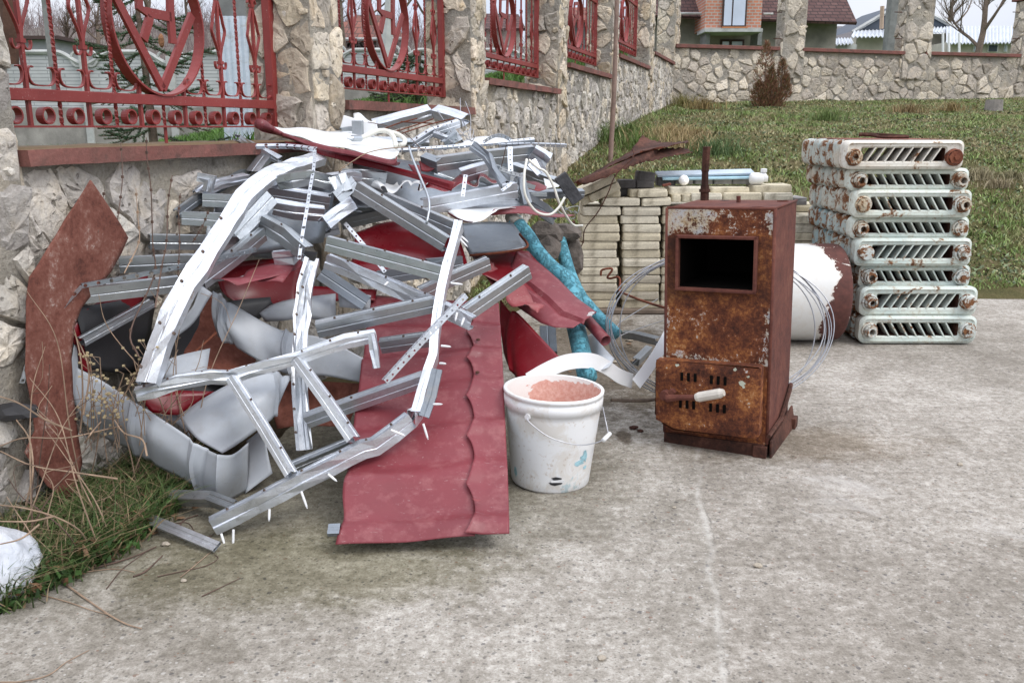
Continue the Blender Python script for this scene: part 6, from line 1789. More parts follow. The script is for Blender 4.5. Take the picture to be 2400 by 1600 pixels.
# top of the heap: white backed sheets with burgundy edges
root = thing('metal_sheet', 'large white backed sheet with burgundy folded front edge crowning the heap', 'metal sheet', Z('T', 700, 1150, 3.6))
topf_ = [(25, 985, 3.62), (150, 1018, 3.56), (300, 1068, 3.48), (440, 1112, 3.42), (600, 1152, 3.38), (800, 1190, 3.32), (1060, 1252, 3.24), (1110, 1225, 3.24)]
topb_ = [(30, 962, 3.68), (160, 1000, 3.76), (330, 1002, 3.84), (520, 1028, 3.92), (700, 1022, 3.98), (880, 1050, 4.0), (1060, 1100, 3.95), (1150, 1150, 3.8)]
sheet('panel', 'T', [topb_, topf_], ['white', 'red'], '', nu=6, nv=8, root=root, rip=lambda u, v: .004 * math.sin(u * 22))
sheet('folded_edge', 'T', [[(a, b + 4, Y) for a, b, Y in topf_], [(a, b + 36 + (14 if i > 2 else 0), Y - .005) for i, (a, b, Y) in enumerate(topf_)], [(a + 30, b + 52, Y + .06) for a, b, Y in topf_]], ['red', 'red'], '', nu=6, nv=3, root=root)
mb = MB(); mb.tube(curve(zpts('T', [(22, 975, 3.62), (60, 985, 3.60), (130, 1020, 3.56), (200, 1052, 3.53)]), 4), [.02, .02, .02, .02, .019, .018, .016, .014, .012, .011, .01, .009, .008], 10); mb.build('rolled_end', M['red'], root, smooth=True)
sheet('metal_sheet', 'T', [[(230, 1115, 3.5), (500, 1160, 3.42), (800, 1240, 3.36), (1060, 1310, 3.3), (1300, 1370, 3.22), (1585, 1440, 3.12)], [(250, 1155, 3.48), (500, 1210, 3.4), (800, 1285, 3.34), (1060, 1345, 3.28), (1290, 1410, 3.2), (1530, 1492, 3.1)]], ['red', 'red_deep'], 'long burgundy flashing strip sloping to the right under the crowning sheet', nu=6, nv=4, rip=lambda u, v: .008 * math.sin(v * 5))
sheet('metal_sheet', 'T', [[(1195, 1290, 3.3), (1240, 1300, 3.28), (1285, 1300, 3.26)], [(1240, 1360, 3.26), (1265, 1380, 3.24), (1300, 1400, 3.22)]], ['red', 'red'], 'small upright burgundy flap where the flashing strip bends', nu=4, nv=4)
sheet('metal_sheet', 'D', [[(235, 765, 3.3), (300, 725, 3.34), (440, 725, 3.36), (520, 760, 3.34), (620, 735, 3.34), (700, 760, 3.34), (800, 745, 3.34)], [(360, 812, 3.2), (380, 790, 3.2), (440, 800, 3.2), (540, 775, 3.2), (620, 750, 3.22), (690, 790, 3.22), (760, 780, 3.22)]], ['white', 'red_deep'], 'wavy white backed sheet edge below the burgundy flashing', nu=6, nv=5, rip=lambda u, v: .014 * math.sin(u * 14))
sheet('metal_sheet', 'D', [[(700, 760, 3.36), (900, 720, 3.42), (1060, 700, 3.44), (1160, 720, 3.44), (1240, 685, 3.46), (1360, 690, 3.46)], [(720, 830, 3.26), (900, 790, 3.3), (1060, 780, 3.3), (1180, 745, 3.32), (1240, 720, 3.34), (1370, 715, 3.36)]], ['white', 'red_deep'], 'second wavy white backed sheet, right of the flashing tip', nu=6, nv=5, rip=lambda u, v: .014 * math.sin(u * 17 + 1))
sheet('metal_sheet', 'D', [[(930, 985, 3.22), (1120, 935, 3.36), (1380, 935, 3.42), (1600, 945, 3.42)], [(1030, 1040, 3.14), (1180, 1040, 3.18), (1290, 985, 3.24), (1560, 950, 3.3)], [(1150, 1080, 3.08), (1240, 1055, 3.12), (1350, 985, 3.18), (1480, 955, 3.24)]], ['white', 'red'], 'white backed torn sheet below the broad scuffed profile', nu=7, nv=6, crump=.006)
sheet('metal_sheet', 'D', [[(1340, 975, 3.2), (1600, 945, 3.3), (1800, 1000, 3.36), (2050, 1020, 3.42)], [(1290, 1030, 3.2), (1560, 1010, 3.26), (1800, 1045, 3.32), (2000, 1035, 3.38)]], ['red', 'gray'], 'burgundy sheet lip jutting to the right above the blue poles', nu=7, nv=5, crump=.008)
sheet('metal_sheet', 'D', [[(930, 1000, 3.2), (1040, 1060, 3.14), (1150, 1082, 3.08)], [(940, 1020, 3.22), (1040, 1075, 3.16), (1150, 1095, 3.1)]], ['red', 'red'], 'thin burgundy rim hanging below the torn white sheet', nu=6, nv=3)
sheet('metal_sheet', 'D', [[(1040, 1100, 3.5), (1300, 1080, 3.55), (1500, 1090, 3.55)], [(1060, 1240, 3.4), (1340, 1220, 3.42), (1580, 1200, 3.45)], [(1120, 1370, 3.3), (1380, 1350, 3.3), (1620, 1300, 3.32)]], ['dkpanel', 'dkpanel'] if False else ['galv_dark', 'galv_dark'], 'dark grey tray like panel leaning under the torn white sheet', nu=6, nv=6)
mb = MB(); mb.tube(curve(zpts('D', [(1120, 1375, 3.29), (1380, 1352, 3.29), (1625, 1302, 3.31), (1560, 1190, 3.38)]), 5), .005, 6); mb.build('bent_rod', M['rust'], label='dull edge rod along the dark tray like panel', cat='rod')
sheet('metal_sheet', 'D', [[(1580, 740, 3.5), (1700, 725, 3.52), (1800, 770, 3.52)], [(1640, 800, 3.46), (1720, 820, 3.46), (1790, 800, 3.48)]], ['red_deep', 'red'], 'dark red curled sheet end at the right shoulder of the heap', nu=5, nv=4, crump=.01)
sheet('metal_sheet', 'D', [[(680, 560, 3.46), (760, 545, 3.46), (830, 590, 3.44)], [(700, 640, 3.42), (770, 645, 3.42), (830, 610, 3.42)]], ['red_deep', 'red'], 'dark red scrap under the chamfered end piece', nu=5, nv=4, crump=.01)
sheet('metal_sheet', 'D', [[(1000, 395, 3.9), (1120, 350, 4.0), (1250, 330, 4.1), (1500, 345, 4.1)], [(1020, 440, 3.7), (1150, 410, 3.8), (1300, 390, 3.86), (1480, 380, 3.9)]], ['white', 'white'], 'white sheet lying behind the perforated tracks at the right top', nu=6, nv=4, crump=.01)
sheet('metal_sheet', 'D', [[(1770, 700, 3.6), (1850, 730, 3.62), (1910, 765, 3.64)], [(1790, 790, 3.55), (1850, 780, 3.58), (1900, 775, 3.6)]], ['white', 'white'], 'small white sheet corner at the right edge of the heap', nu=4, nv=3)
sheet('metal_sheet', 'C', [[(420, 880, 3.02), (800, 700, 3.3), (1500, 600, 3.6)], [(330, 1130, 2.98), (800, 1000, 3.2), (1500, 850, 3.5)], [(330, 1420, 2.92), (750, 1350, 3.1), (1400, 1250, 3.35)]], ['galv_dark', 'galv_dark'], 'dark steel sheet added to darken the left half, behind the cross bars', nu=6, nv=6, crump=.02)  # added behind the bars, its dark tint deepens the heap's inner shade
sheet('metal_sheet', 'D', [[(100, 480, 3.9), (700, 560, 4.0), (1500, 560, 4.0)], [(100, 700, 3.7), (700, 760, 3.7), (1560, 760, 3.8)], [(100, 950, 3.55), (700, 980, 3.6), (1500, 960, 3.6)]], ['galv_dark', 'galv_dark'], 'dark steel sheet added to darken the depth under the crowning sheet', nu=6, nv=6, crump=.02)  # added dark backing that stands in for shade under the crowning sheet
sheet('metal_sheet', 'E', [[(120, 400, 2.75), (400, 250, 2.95), (800, 200, 3.15)], [(60, 600, 2.62), (300, 560, 2.8), (620, 420, 3.0)], [(40, 780, 2.55), (300, 740, 2.7), (700, 900, 2.8)]], ['black', 'black'], 'black sheet added for the shade at the bottom of the hollow', 'shade sheet', nu=6, nv=6, crump=.02)  # added black surface, stands in for deep shade in the hollow
sheet('metal_sheet', 'A', [[(455, 1100, 2.9), (700, 1060, 2.9), (960, 1000, 2.9)], [(500, 1300, 2.9), (700, 1280, 2.9), (930, 1230, 2.9)], [(560, 1480, 2.9), (720, 1500, 2.9), (880, 1490, 2.9)]], ['black', 'black'], 'black sheet added for the shade at the wall foot behind the left red sheet', 'shade sheet', nu=6, nv=5, crump=.01)  # added black surface, paints the gap behind the left bars dark
# white boxes near the peak
def pbox(c, d, rz, mat, label, name='plastic_box', cat='box', tl=0):
    mb = MB(); a = Vector((math.cos(rz), math.sin(rz), 0)); b = Vector((-math.sin(rz), math.cos(rz), 0)); u = UP
    if tl: a, u = (a * math.cos(tl) + UP * math.sin(tl)), (UP * math.cos(tl) - a * math.sin(tl))
    mb.box(c, d, (a, b, u)); return mb.build(name, mat, label=label, cat=cat, bevel=.003)
pbox(Z('D', 60, 222, 3.95), (.055, .04, .055), .2, M['plastic'], 'white plastic piece leftmost of the boxes near the peak', tl=-.3)
pbox(Z('D', 145, 262, 3.85), (.045, .03, .062), -.1, M['galv'], 'small grey metal box standing between white pieces near the peak', 'metal_box')
pbox(Z('D', 240, 262, 3.92), (.06, .04, .055), .1, M['plastic'], 'white box right of the small grey metal box')
sheet('plastic_offcut', 'D', [[(105, 135, 4.0), (160, 130, 4.0), (230, 190, 4.0), (310, 225, 4.0)], [(110, 210, 3.96), (180, 220, 3.96), (240, 240, 3.96), (320, 270, 3.96)]], ['white', 'white'], 'white pointed plastic offcut rising behind the small boxes', 'plastic', nu=4, nv=4)
# hoses, wires and rods
def line(name, z, pts, r, mat, label, cat, n=7, jit=0.0, root=None, step=6):
    mb = MB(); mb.tube(curve(zpts(z, pts), step), r, n, jit=jit, rng=RS)
    return mb.build(name, M[mat], root, label=None if root else label, cat=None if root else cat, smooth=True)
root = thing('hose', 'white shower hose with a steel nut looped on the crowning white sheet', 'hose', Z('D', 300, 340, 3.5))
line('hose_pipe', 'D', [(165, 352, 3.5), (230, 325, 3.52), (320, 288, 3.56), (410, 295, 3.56), (460, 350, 3.52), (478, 430, 3.46)], .0095, 'hose', '', '', 9, root=root)
line('hose_pipe', 'D', [(410, 292, 3.57), (500, 320, 3.56), (555, 365, 3.52), (545, 405, 3.48), (510, 412, 3.46)], .009, 'hose', '', '', 9, root=root)
mb = MB(); a, b = Z('D', 95, 352, 3.46), Z('D', 170, 352, 3.49); mb.tube([a, b], .0125, 8); mb.tube([a + (a - b) * .5, a], [.003, .010], 8); mb.build('nut', M['galv'], root)
line('cable', 'D', [(1622, 535, 3.2), (1600, 680, 3.16), (1610, 850, 3.14), (1700, 990, 3.16), (1820, 1020, 3.2), (1900, 960, 3.22), (1955, 870, 3.24)], .0048, 'hose', 'cream cable hanging in a loop at the right end of the heap', 'cable')
line('cable', 'D', [(1640, 540, 3.3), (1720, 610, 3.3), (1790, 650, 3.3), (1860, 780, 3.3), (1900, 900, 3.3), (1960, 1020, 3.34), (2030, 1110, 3.4), (2115, 1115, 3.4)], .0048, 'hose', 'cream cable trailing down right from the heap towards the slab stack', 'cable')
line('wire', 'T', [(650, 1345, 3.05), (760, 1270, 3.08), (900, 1195, 3.12), (1150, 1160, 3.2), (1400, 1180, 3.3)], .0018, 'twig', 'thin brown wire arching over the front of the crowning sheet', 'wire', 5)
line('metal_ribbon', 'D', [(590, 420, 3.2), (620, 520, 3.16), (690, 690, 3.08), (755, 850, 3.0), (770, 960, 2.96), (748, 1090, 2.92)], .0042, 'galv', 'twisted thin ribbon hanging down over the upper bars', 'metal strip', 5)
for i, pts in enumerate(([(370, 270, 3.8), (520, 215, 3.85), (662, 180, 3.9)], [(460, 298, 3.75), (640, 240, 3.82), (805, 182, 3.9)], [(500, 320, 3.75), (740, 240, 3.85), (985, 178, 3.95)], [(520, 208, 3.85), (800, 222, 3.9)])):
    line('rod', 'D', pts, .0028, 'rust', '%s thin rusty rod below the peak of the heap' % ['leftmost', 'second', 'longest', 'level'][i], 'rod', 5)
for i, pts in enumerate(([(230, 210, 3.7), (400, 245, 3.7), (560, 310, 3.6), (720, 470, 3.5)], [(840, 110, 4.0), (900, 200, 3.95), (1020, 380, 3.9)], [(770, 230, 3.9), (860, 300, 3.88), (980, 390, 3.86)], [(900, 230, 3.9), (800, 320, 3.88), (740, 380, 3.86)], [(1040, 0, 4.3), (1048, 150, 4.2), (1100, 270, 4.1)], [(1085, 30, 4.3), (1130, 170, 4.2), (1125, 380, 4.0)], [(1440, 420, 3.2), (1420, 520, 3.2), (1400, 600, 3.2)])):
    line('wire', 'D', pts, .0016, 'wire' if i not in (0, 6) else 'twig_dark', ['dark wire straggling over the white boxes and hose', 'fine steel wire falling right from the peak', 'fine steel wire crossing below the peak', 'fine short wire slanting left below the peak', 'thin wire end standing up before the wall pillar, left one', 'thin wire end standing up before the wall, right one', 'reddish wire beside the hanging white strip'][i], 'wire', 5)
# thin  tangle on the right end
for i in range(5):
    x, y = [(1090, 300), (1130, 340), (1480, 690), (1960, 960), (2010, 1010)][i]
    pts = [Z('D', x + RS.uniform(-70, 70), y + RS.uniform(-70, 70), 3.6 + RS.uniform(-.05, .1)) for _ in range(9)]
    mb = MB(); mb.tube(curve(pts, 4), .0014, 5); mb.build('wire', M['wire'], label='loose snarl of thin wire ' + ['against the wall behind the peak', 'just right of the peak', 'below the hanging white strip', 'near the trailing cream cable', 'at the far right end of the heap'][i], cat='wire')
# charred block and rubble at the right end
pbox(Z('D', 1990, 790, 3.75), (.055, .06, .13), 0, mat_simple('charred_wood', (.055, .055, .06), .7, 0, .4, 20, .7, .006, 60), 'dark charred block of wood leaning at the right end of the heap', 'wood_block', 'wood block', .62)
mb = MB()
for (x, y, s_) in ((1780, 1130, .06), (1890, 1180, .05), (1950, 1280, .055), (1780, 1230, .045), (2020, 1400, .05), (1960, 1490, .05)):
    pass
def rock(x, y, Y, s_, mat, label, z='D', name='rubble_stone', cat='stone', sq=(1, 1, 1)):
    bm = bmesh.new(); bmesh.ops.create_icosphere(bm, subdivisions=2, radius=1); vs = [v.co.copy() for v in bm.verts]; fcs = [tuple(v.index for v in f.verts) for f in bm.faces]; bm.free()
    c = Z(z, x, y, Y) if z else Vector((x, y, Y)); o_ = RS.random() * 40; mb = MB()
    mb.add([c + Vector((v.x * sq[0], v.y * sq[1], v.z * sq[2])) * (s_ * (1 + .35 * fbm(v + Vector((o_, 0, 0)), 1.1, 3))) for v in vs], fcs, 0, (.42, .37, .3))
    return mb.build(name, mat, label=label, cat=cat)
logm = mat_simple('weathered_log', (.12, .1, .085), .9, 0, .5, 14, .9, .01, 60)
rock(1790, 1180, 3.75, .07, logm, 'knotty weathered log end between the two blue poles, upper one', name='log', cat='log', sq=(1, .8, .8))
rock(1930, 1170, 3.85, .075, logm, 'knotty weathered log end right of the short blue pole', name='log', cat='log', sq=(1.2, .8, .5))
rock(1800, 1330, 3.7, .06, logm, 'weathered log end hidden between the blue poles, lower one', name='log', cat='log')
rock(2010, 1380, 3.9, .07, logm, 'weathered root stump beside the slab stack foot', name='log', cat='log', sq=(.8, .8, 1.4))
mb = MB(); mb.tube(curve(zpts('D', [(2030, 1080, 4.1), (2045, 1300, 4.2), (2030, 1560, 4.3)]), 4), .008, 6); mb.build('rod', M['rust_dark'], label='dark upright rod in the gap beside the slab stack', cat='rod')
# ---- blue poles
def bluem():
    t = NT('peeling_blue_paint'); v = t.coord()
    n1 = t.noise(26, 6, .7, v, .4); n2 = t.noise(60, 5, .7, v)
    cr_ = t.math('ABSOLUTE', t.math('SUBTRACT', t.noise(30, 5, .7, t.coord((1, 1, .7)), .8), .5))
    c = t.mix(t.ramp(n1, [(.3, 0), (.7, 1)]), (.08, .32, .42), (.15, .43, .52))
    c = t.mix(t.math('MULTIPLY', t.ramp(cr_, [(.0, .9), (.014, 0)]), t.ramp(n1, [(.38, 0), (.5, 1)])), c, (.03, .06, .07))
    m = t.ramp(n1, [(.66, 0), (.68, 1)])
    c = t.mix(m, c, (.16, .11, .08))
    return t.done(c, .6, 0, t.bump(t.math('ADD', t.ramp(cr_, [(0, 0), (.05, 1)]), t.math('MULTIPLY', n1, .6)), .8, .006), .4)
M['blue'] = bluem()
def pole(z, pts, r, label, headcol=None):
    pp = curve(zpts(z, pts), 7); N = len(pp)
    mb = MB(); mb.tube(pp, [r * (1 + .012 * math.sin(i * .3)) for i in range(N)], 14)
    return mb.build('blue_pole', M['blue'], label=label, cat='pole', smooth=True)
pole('G', [(222, 140, 3.62), (290, 225, 3.56), (330, 290, 3.5), (400, 368, 3.44), (470, 425, 3.38), (505, 500, 3.33), (530, 600, 3.25)], .031, 'long turquoise painted pole slanting out of the heap, end chopped pale')
mb = MB(); pp = zpts('G', [(196, 118, 3.66), (222, 140, 3.62), (240, 160, 3.6)]); mb.tube([pp[0], pp[1], pp[2]], [.021, .0315, .032], 12, jit=.06, rng=RS); mb.build('pole_end', mat_simple('bared_wood_end', (.38, .36, .32), .8, 0, .3, 30, .6, .005), label='pale chopped end of the long turquoise pole', cat='pole end')
pole('G', [(520, 655, 3.2), (540, 740, 3.1), (560, 830, 3.0), (578, 905, 2.9)], .034, 'thick turquoise pole stump standing behind the bucket')
pole('G', [(443, 235, 3.8), (470, 330, 3.74), (500, 420, 3.68), (545, 510, 3.6), (610, 590, 3.52), (670, 650, 3.46), (722, 700, 3.42)], .0265, 'thinner turquoise pole reaching down to the ground by the wire coil')
# ---- white strip, wire coil, odds on the ground
ws = curve(zpts('G', [(290, 925, 2.76), (370, 878, 2.80), (460, 838, 2.84), (550, 824, 2.88), (620, 832, 2.92), (680, 862, 2.97), (735, 900, 3.02), (800, 925, 3.08)]), 8)
w2 = curve(zpts('G', [(800, 915, 3.04), (850, 850, 3.12), (910, 760, 3.25), (960, 670, 3.4)]), 6)
root = thing('plastic_strip', 'long bent white plastic strip arching behind the bucket and rising beside the furnace', 'plastic strip', ws[-1])
def ribbon(pts, w_, up_, root):
    mb = MB(); mb.sweep(pts, [(0, w_ / 2), (-.003, w_ / 2), (-.003, -w_ / 2), (0, -w_ / 2)], up_, closed=True); return mb.build('strip', M['plastic'], root, smooth=False)
ribbon(ws, .052, Vector((0, .2, .97)), root)
mb = MB(); mb.sweep(w2[::-1] if (w2[-1] - w2[0]).cross(Vector((-.8, -.3, .5))).y > 0 else w2, [(0, 0), (-.003, 0), (-.003, -.042), (0, -.042)], Vector((-.8, -.3, .5)), closed=True); mb.build('strip', M['plastic'], root)
root = thing('wire_coil', 'big loose coil of grey steel wire standing behind the furnace', 'wire coil', G(1690, 930))
cc = P(1688, 768, 3.32); rx = (P(1945, 768, 3.32).x - cc.x); 
for k in range(6):
    pts = []; a0 = RS.uniform(0, 6.28); e = RS.uniform(-.012, .012); e2 = RS.uniform(-.012, .012)
    dxx, dzz = RS.uniform(-.012, .012), RS.uniform(-.012, .012)
    for i in range(73):
        a = a0 + 2 * math.pi * i / 72
        pts.append(cc + Vector((dxx + math.cos(a) * (rx + e - (.05 if k == 5 else 0)), .10 * math.sin(a) + RS.uniform(-.0008, .0008) + k * .006, dzz + math.sin(a) * (.268 + e2) + .01 * math.cos(3 * a + k))))
    mb = MB(); mb.tube(pts, .0024, 6, cap=False); mb.build('wire_loop', M['wire'], root, smooth=True)
line('wire', 'I', [(200, 610, 3.7), (420, 480, 3.9), (960, 295, 4.4)], .0022, 'wire', 'straight loose steel wire reaching from the coil towards the pallet', 'wire', 5)
line('wire', 'I', [(240, 440, 3.75), (340, 320, 3.9), (560, 180, 4.1), (860, 0, 4.4)], .0022, 'wire', 'loose steel wire rising right across the pallet edge', 'wire', 5)
line('rod', 'J', [(362, 1330, 4.6), (372, 1285, 4.6), (440, 1272, 4.6), (450, 1290, 4.6), (415, 1340, 4.6), (440, 1350, 4.6), (495, 1340, 4.58), (515, 1370, 4.56), (512, 1450, 4.5), (560, 1475, 4.4), (700, 1530, 4.2), (860, 1580, 4.0)], .006, 'rust', 'crooked rusty rod with a hooked end in front of the slab stack', 'rod', 7)
line('wire', 'J', [(610, 330, 4.9), (615, 400, 4.86), (480, 540, 4.84), (420, 680, 4.84), (340, 830, 4.84), (240, 960, 4.84), (225, 1060, 4.84), (200, 1110, 4.84), (195, 1060, 4.84), (230, 1070, 4.84)], .0032, 'rust_dark', 'thin rusty wire hanging from the rusty sheets over the slab stack', 'wire', 5)
line('stick', 'I', [(195, 1432, 3.06), (600, 1440, 3.08), (880, 1415, 3.1)], .007, 'bark', 'grey stick lying on the concrete at the left of the furnace door', 'stick', 7, .1)
M['rust_plate'] = rust_mat('flaking_red_rust', [(.38, (.085, .03, .022)), (.46, (.15, .052, .037)), (.53, (.19, .075, .055)), (.575, (.24, .12, .095)), (.63, (.42, .34, .30))], 8, .8)
# ---- curled rusty sheets over the slabs
M['rust_under'] = M['rust_dark']
sheet('rusty_sheet', 'J', [[(690, 225, 5.5), (780, 262, 5.5), (880, 285, 5.5), (960, 282, 5.5), (1045, 262, 5.5)], [(520, 395, 5.3), (640, 350, 5.3), (760, 320, 5.3), (900, 305, 5.3), (1020, 292, 5.35)], [(120, 610, 5.1), (300, 540, 5.1), (480, 445, 5.1), (620, 375, 5.12), (700, 345, 5.15)]], ['rust_dark', 'rust'], 'upper curled dark rusty sheet over the left of the slab stack', 'rusty sheet', nu=8, nv=8, crump=.01, jag=.006)
sheet('rusty_sheet', 'J', [[(170, 625, 5.1), (420, 520, 5.12), (600, 420, 5.2), (780, 350, 5.3), (900, 325, 5.35), (1020, 328, 5.4), (1085, 362, 5.4)], [(230, 630, 5.0), (440, 540, 5.0), (610, 470, 5.06), (700, 445, 5.12), (820, 420, 5.18), (930, 385, 5.24), (1060, 366, 5.32)]], ['rust', 'rust_dark'], 'lower curled reddish rusty sheet resting on the tilted slabs', 'rusty sheet', nu=8, nv=7, rip=lambda u, v: .03 * math.sin(v * 3.1) * (u < .55), crump=.008, jag=.006)
# ---- rusty plate leaning on the wall
def fitw(rows, z, m):
    return [[(x, y, min(Y, wy(*px(z, x, y)) - m)) for x, y, Y in r] for r in rows]
def lerprow(l, r, n=4): return [tuple(l[k] + (r[k] - l[k]) * i / (n - 1) for k in range(3)) for i in range(n)]
sheet('rusty_plate', 'A', fitw([lerprow(l, r) for l, r in (((549, 320, 2.80), (556, 320, 2.80)), ((470, 445, 2.75), (640, 440, 2.80)), ((395, 560, 2.70), (740, 590, 2.80)), ((340, 655, 2.66), (786, 672, 2.80)),
    ((290, 740, 2.62), (748, 765, 2.74)), ((235, 830, 2.6), (685, 880, 2.7)), ((178, 915, 2.56), (610, 965, 2.66)), ((160, 1060, 2.54), (505, 1100, 2.6)), ((156, 1260, 2.52), (462, 1220, 2.56)), ((158, 1480, 2.5), (440, 1400, 2.55)),
    ((190, 1680, 2.5), (452, 1640, 2.54)), ((215, 1850, 2.5), (478, 1850, 2.52)), ((150, 1985, 2.5), (505, 2050, 2.5)), ((290, 2190, 2.47), (470, 2180, 2.46)), ((400, 2270, 2.44), (446, 2290, 2.44)))], 'A', .085), ['rust_plate', 'rust'], 'tall brick red rusty plate leaning against the stone wall at the left', 'rusty plate', nu=5, nv=4, crump=.004, lin=True)
# ---- white sack
mb = MB()
bm = bmesh.new(); bmesh.ops.create_icosphere(bm, subdivisions=5, radius=1); vs = [v.co.copy() for v in bm.verts]; fcs = [tuple(v.index for v in f.verts) for f in bm.faces]; bm.free()
sc_ = G(0, 1400); sc_ = Vector((sc_.x - .035, sc_.y + .02, .06))
out = []
for v in vs:
    w_ = 1.03 + .12 * fbm(v, .9, 2) - .16 * abs(fbm(v + Vector((4, 0, 0)), 1.5, 1)) - .05 * abs(fbm(v + Vector((9, 0, 0)), 3.2, 2))
    q = Vector((v.x * .118, v.y * .12, v.z * .105)) * w_
    if v.z > .3: q.x *= 1 - .35 * (v.z - .3); q.y *= 1 - .3 * (v.z - .3)
    q = sc_ + q; q.z = max(q.z, .002 + .004 * abs(fbm(v, 3, 2))); out.append(q)
mb.add(out, fcs)
t = NT('woven_plastic_sack'); t.b.inputs['Subsurface Weight'].default_value = .25; t.b.inputs['Subsurface Radius'].default_value = (.03, .03, .03)
sackm = t.done(t.mix(t.ramp(t.noise(14, 5), [(.35, 0), (.7, 1)]), (.5, .53, .58), (.66, .67, .70)), .4, 0, t.bump(t.noise(16, 4, .55, None, 2.0), .45, .02), .5)
mb.build('sack', sackm, label='crumpled white plastic sack at the lower left edge, by the weeds', cat='sack', smooth=True)
# ---- weeds, dry stems and twigs at the left
def stem(z, pts, r0, r1, mat, label, cat='dry stem', root=None, buds=0, name='dry_stem'):
    pp = curve(zpts(z, pts), 5); N = len(pp); mb = MB()
    mb.tube(pp, [r0 + (r1 - r0) * i / (N - 1) for i in range(N)], 5)
    for b in range(buds):
        c = pp[int((b + .5) / buds * (N - 1))]; mb.box(c, (.006, .006, .008))
    return mb.build(name, M[mat], root, label=None if root else label, cat=None if root else cat, group=None if root else 'dry stems before the left wall')
stem('A', [(740, 90, 2.7), (750, 300, 2.62), (735, 450, 2.58), (720, 560, 2.55)], .0012, .0016, 'twig_dark', 'thin dark stem rising past the coping at the left', buds=4)
stem('A', [(896, 60, 2.7), (900, 180, 2.68), (925, 380, 2.66), (935, 700, 2.62), (945, 900, 2.58), (800, 1240, 2.4), (850, 1400, 2.36)], .0012, .0026, 'twig_dark', 'tallest dark budded stem reaching above the coping', buds=10)
stem('A', [(1055, 290, 2.74), (1030, 450, 2.7), (1020, 690, 2.62), (990, 850, 2.56), (950, 1100, 2.45)], .0012, .0024, 'twig_dark', 'dark budded stem right of the tallest one', buds=7)
stem('A', [(1105, 400, 2.76), (1095, 520, 2.74), (1100, 700, 2.7), (1090, 900, 2.6)], .0012, .002, 'twig_dark', 'dark stem with dry seed heads before the left bars', buds=5)
stem('A', [(1280, 500, 2.76), (1240, 600, 2.74), (1180, 700, 2.72)], .001, .0016, 'twig_dark', 'short seed head stem before the left bars', buds=5)
stem('A', [(832, 370, 2.7), (845, 550, 2.66), (850, 700, 2.6), (760, 890, 2.5)], .001, .002, 'twig', 'curved thin stem left of the tallest one', buds=5)
stem('A', [(640, 380, 2.64), (620, 500, 2.6), (600, 640, 2.56)], .001, .0016, 'twig_dark', 'short budded stem over the rusty plate', buds=4)
sr = random.Random(9)
M['budm'] = mat_simple('seed_head', (.42, .34, .2), .9, 0, .3, 60)
def gpt(x, y): return (x, y)
for i in range(34):                                       # tangle of straw coloured dry stalks
    x0, y0 = sr.uniform(-20, 470), sr.uniform(1150, 1330)
    if x0 > 300: y0 = sr.uniform(1050, 1180)
    Y0 = min(G(x0, y0).y, 2.5)
    lx, ly = sr.uniform(-200, 200), -sr.uniform(120, 600)
    x3, y3 = x0 + lx, y0 + ly
    Y3 = max(1.9, min(Y0 + sr.uniform(-.1, .2), yw(max(x3, -80)) - .05))
    pts = [P(x0, y0, Y0), P(x0 + lx * .3 + sr.uniform(-25, 25), y0 + ly * .4, (Y0 * 2 + Y3) / 3 - .03), P(x0 + lx * .7 + sr.uniform(-35, 35), y0 + ly * .78, (Y0 + Y3 * 2) / 3), P(x3, y3, Y3)]
    mb = MB(); pp = curve(pts, 7); mb.tube(pp, [.0021 - .0013 * k / (len(pp) - 1) for k in range(len(pp))], 5)
    for b in range(sr.choice((0, 1, 2))):
        s_ = pp[sr.randint(4, len(pp) - 4)]; mb.tube(curve([s_, s_ + Vector((sr.uniform(-.05, .05), sr.uniform(-.03, .03), sr.uniform(.02, .07))), s_ + Vector((sr.uniform(-.1, .1), sr.uniform(-.05, .03), sr.uniform(.04, .14)))], 3), .0008, 4)
    mb.build('dry_stem', M[sr.choice(('twig', 'twig', 'twig_dark'))], label='one of the many straw coloured stalks tangled before the left wall', cat='dry stem', group='dry stalks before the left wall')
for i, pts in enumerate(([(-20, 330, 2.15), (120, 380, 2.15), (280, 480, 2.2), (440, 545, 2.25)], [(0, 640, 2.2), (150, 590, 2.2), (400, 590, 2.25), (640, 540, 2.4), (900, 480, 2.5)], [(0, 1000, 1.95), (150, 1020, 1.95), (330, 1070, 2.0), (480, 1150, 2.05), (550, 1260, 2.08)],
                         [(0, 1100, 1.9), (180, 1100, 1.92), (330, 1070, 2.0)], [(0, 1240, 1.85), (130, 1205, 1.86), (240, 1120, 1.9)], [(100, 480, 2.2), (180, 600, 2.15), (200, 800, 2.1), (160, 1000, 2.1)], [(0, 670, 2.15), (200, 760, 2.15), (450, 800, 2.2), (720, 840, 2.25)],
                         [(700, 480, 2.35), (760, 560, 2.3), (870, 600, 2.3), (900, 700, 2.28)], [(620, 490, 2.4), (560, 560, 2.3), (520, 620, 2.3)], [(400, -230, 2.5), (460, -50, 2.45), (500, 150, 2.42), (505, 400, 2.4), (490, 560, 2.4)], [(420, -100, 2.5), (500, 40, 2.45), (545, 200, 2.4), (510, 450, 2.38)])):
    stem('B', pts, .0016, .0028, 'twig', ['reddish bramble arching in the left weeds, uppermost', 'long thin bramble running right over the grey sheet', 'bramble shoot curving down to the right end of the weeds', 'bramble shoot joining the curving one from the left', 'short bramble just above the white sack', 'bramble bending down beside the plate foot', 'pale bramble lying level over the weeds', 'thin stalk arching before the grey band', 'short stalk before the grey band', 'tall stalk standing before the right side of the plate', 'second tall stalk before the right side of the plate'][i], buds=0)
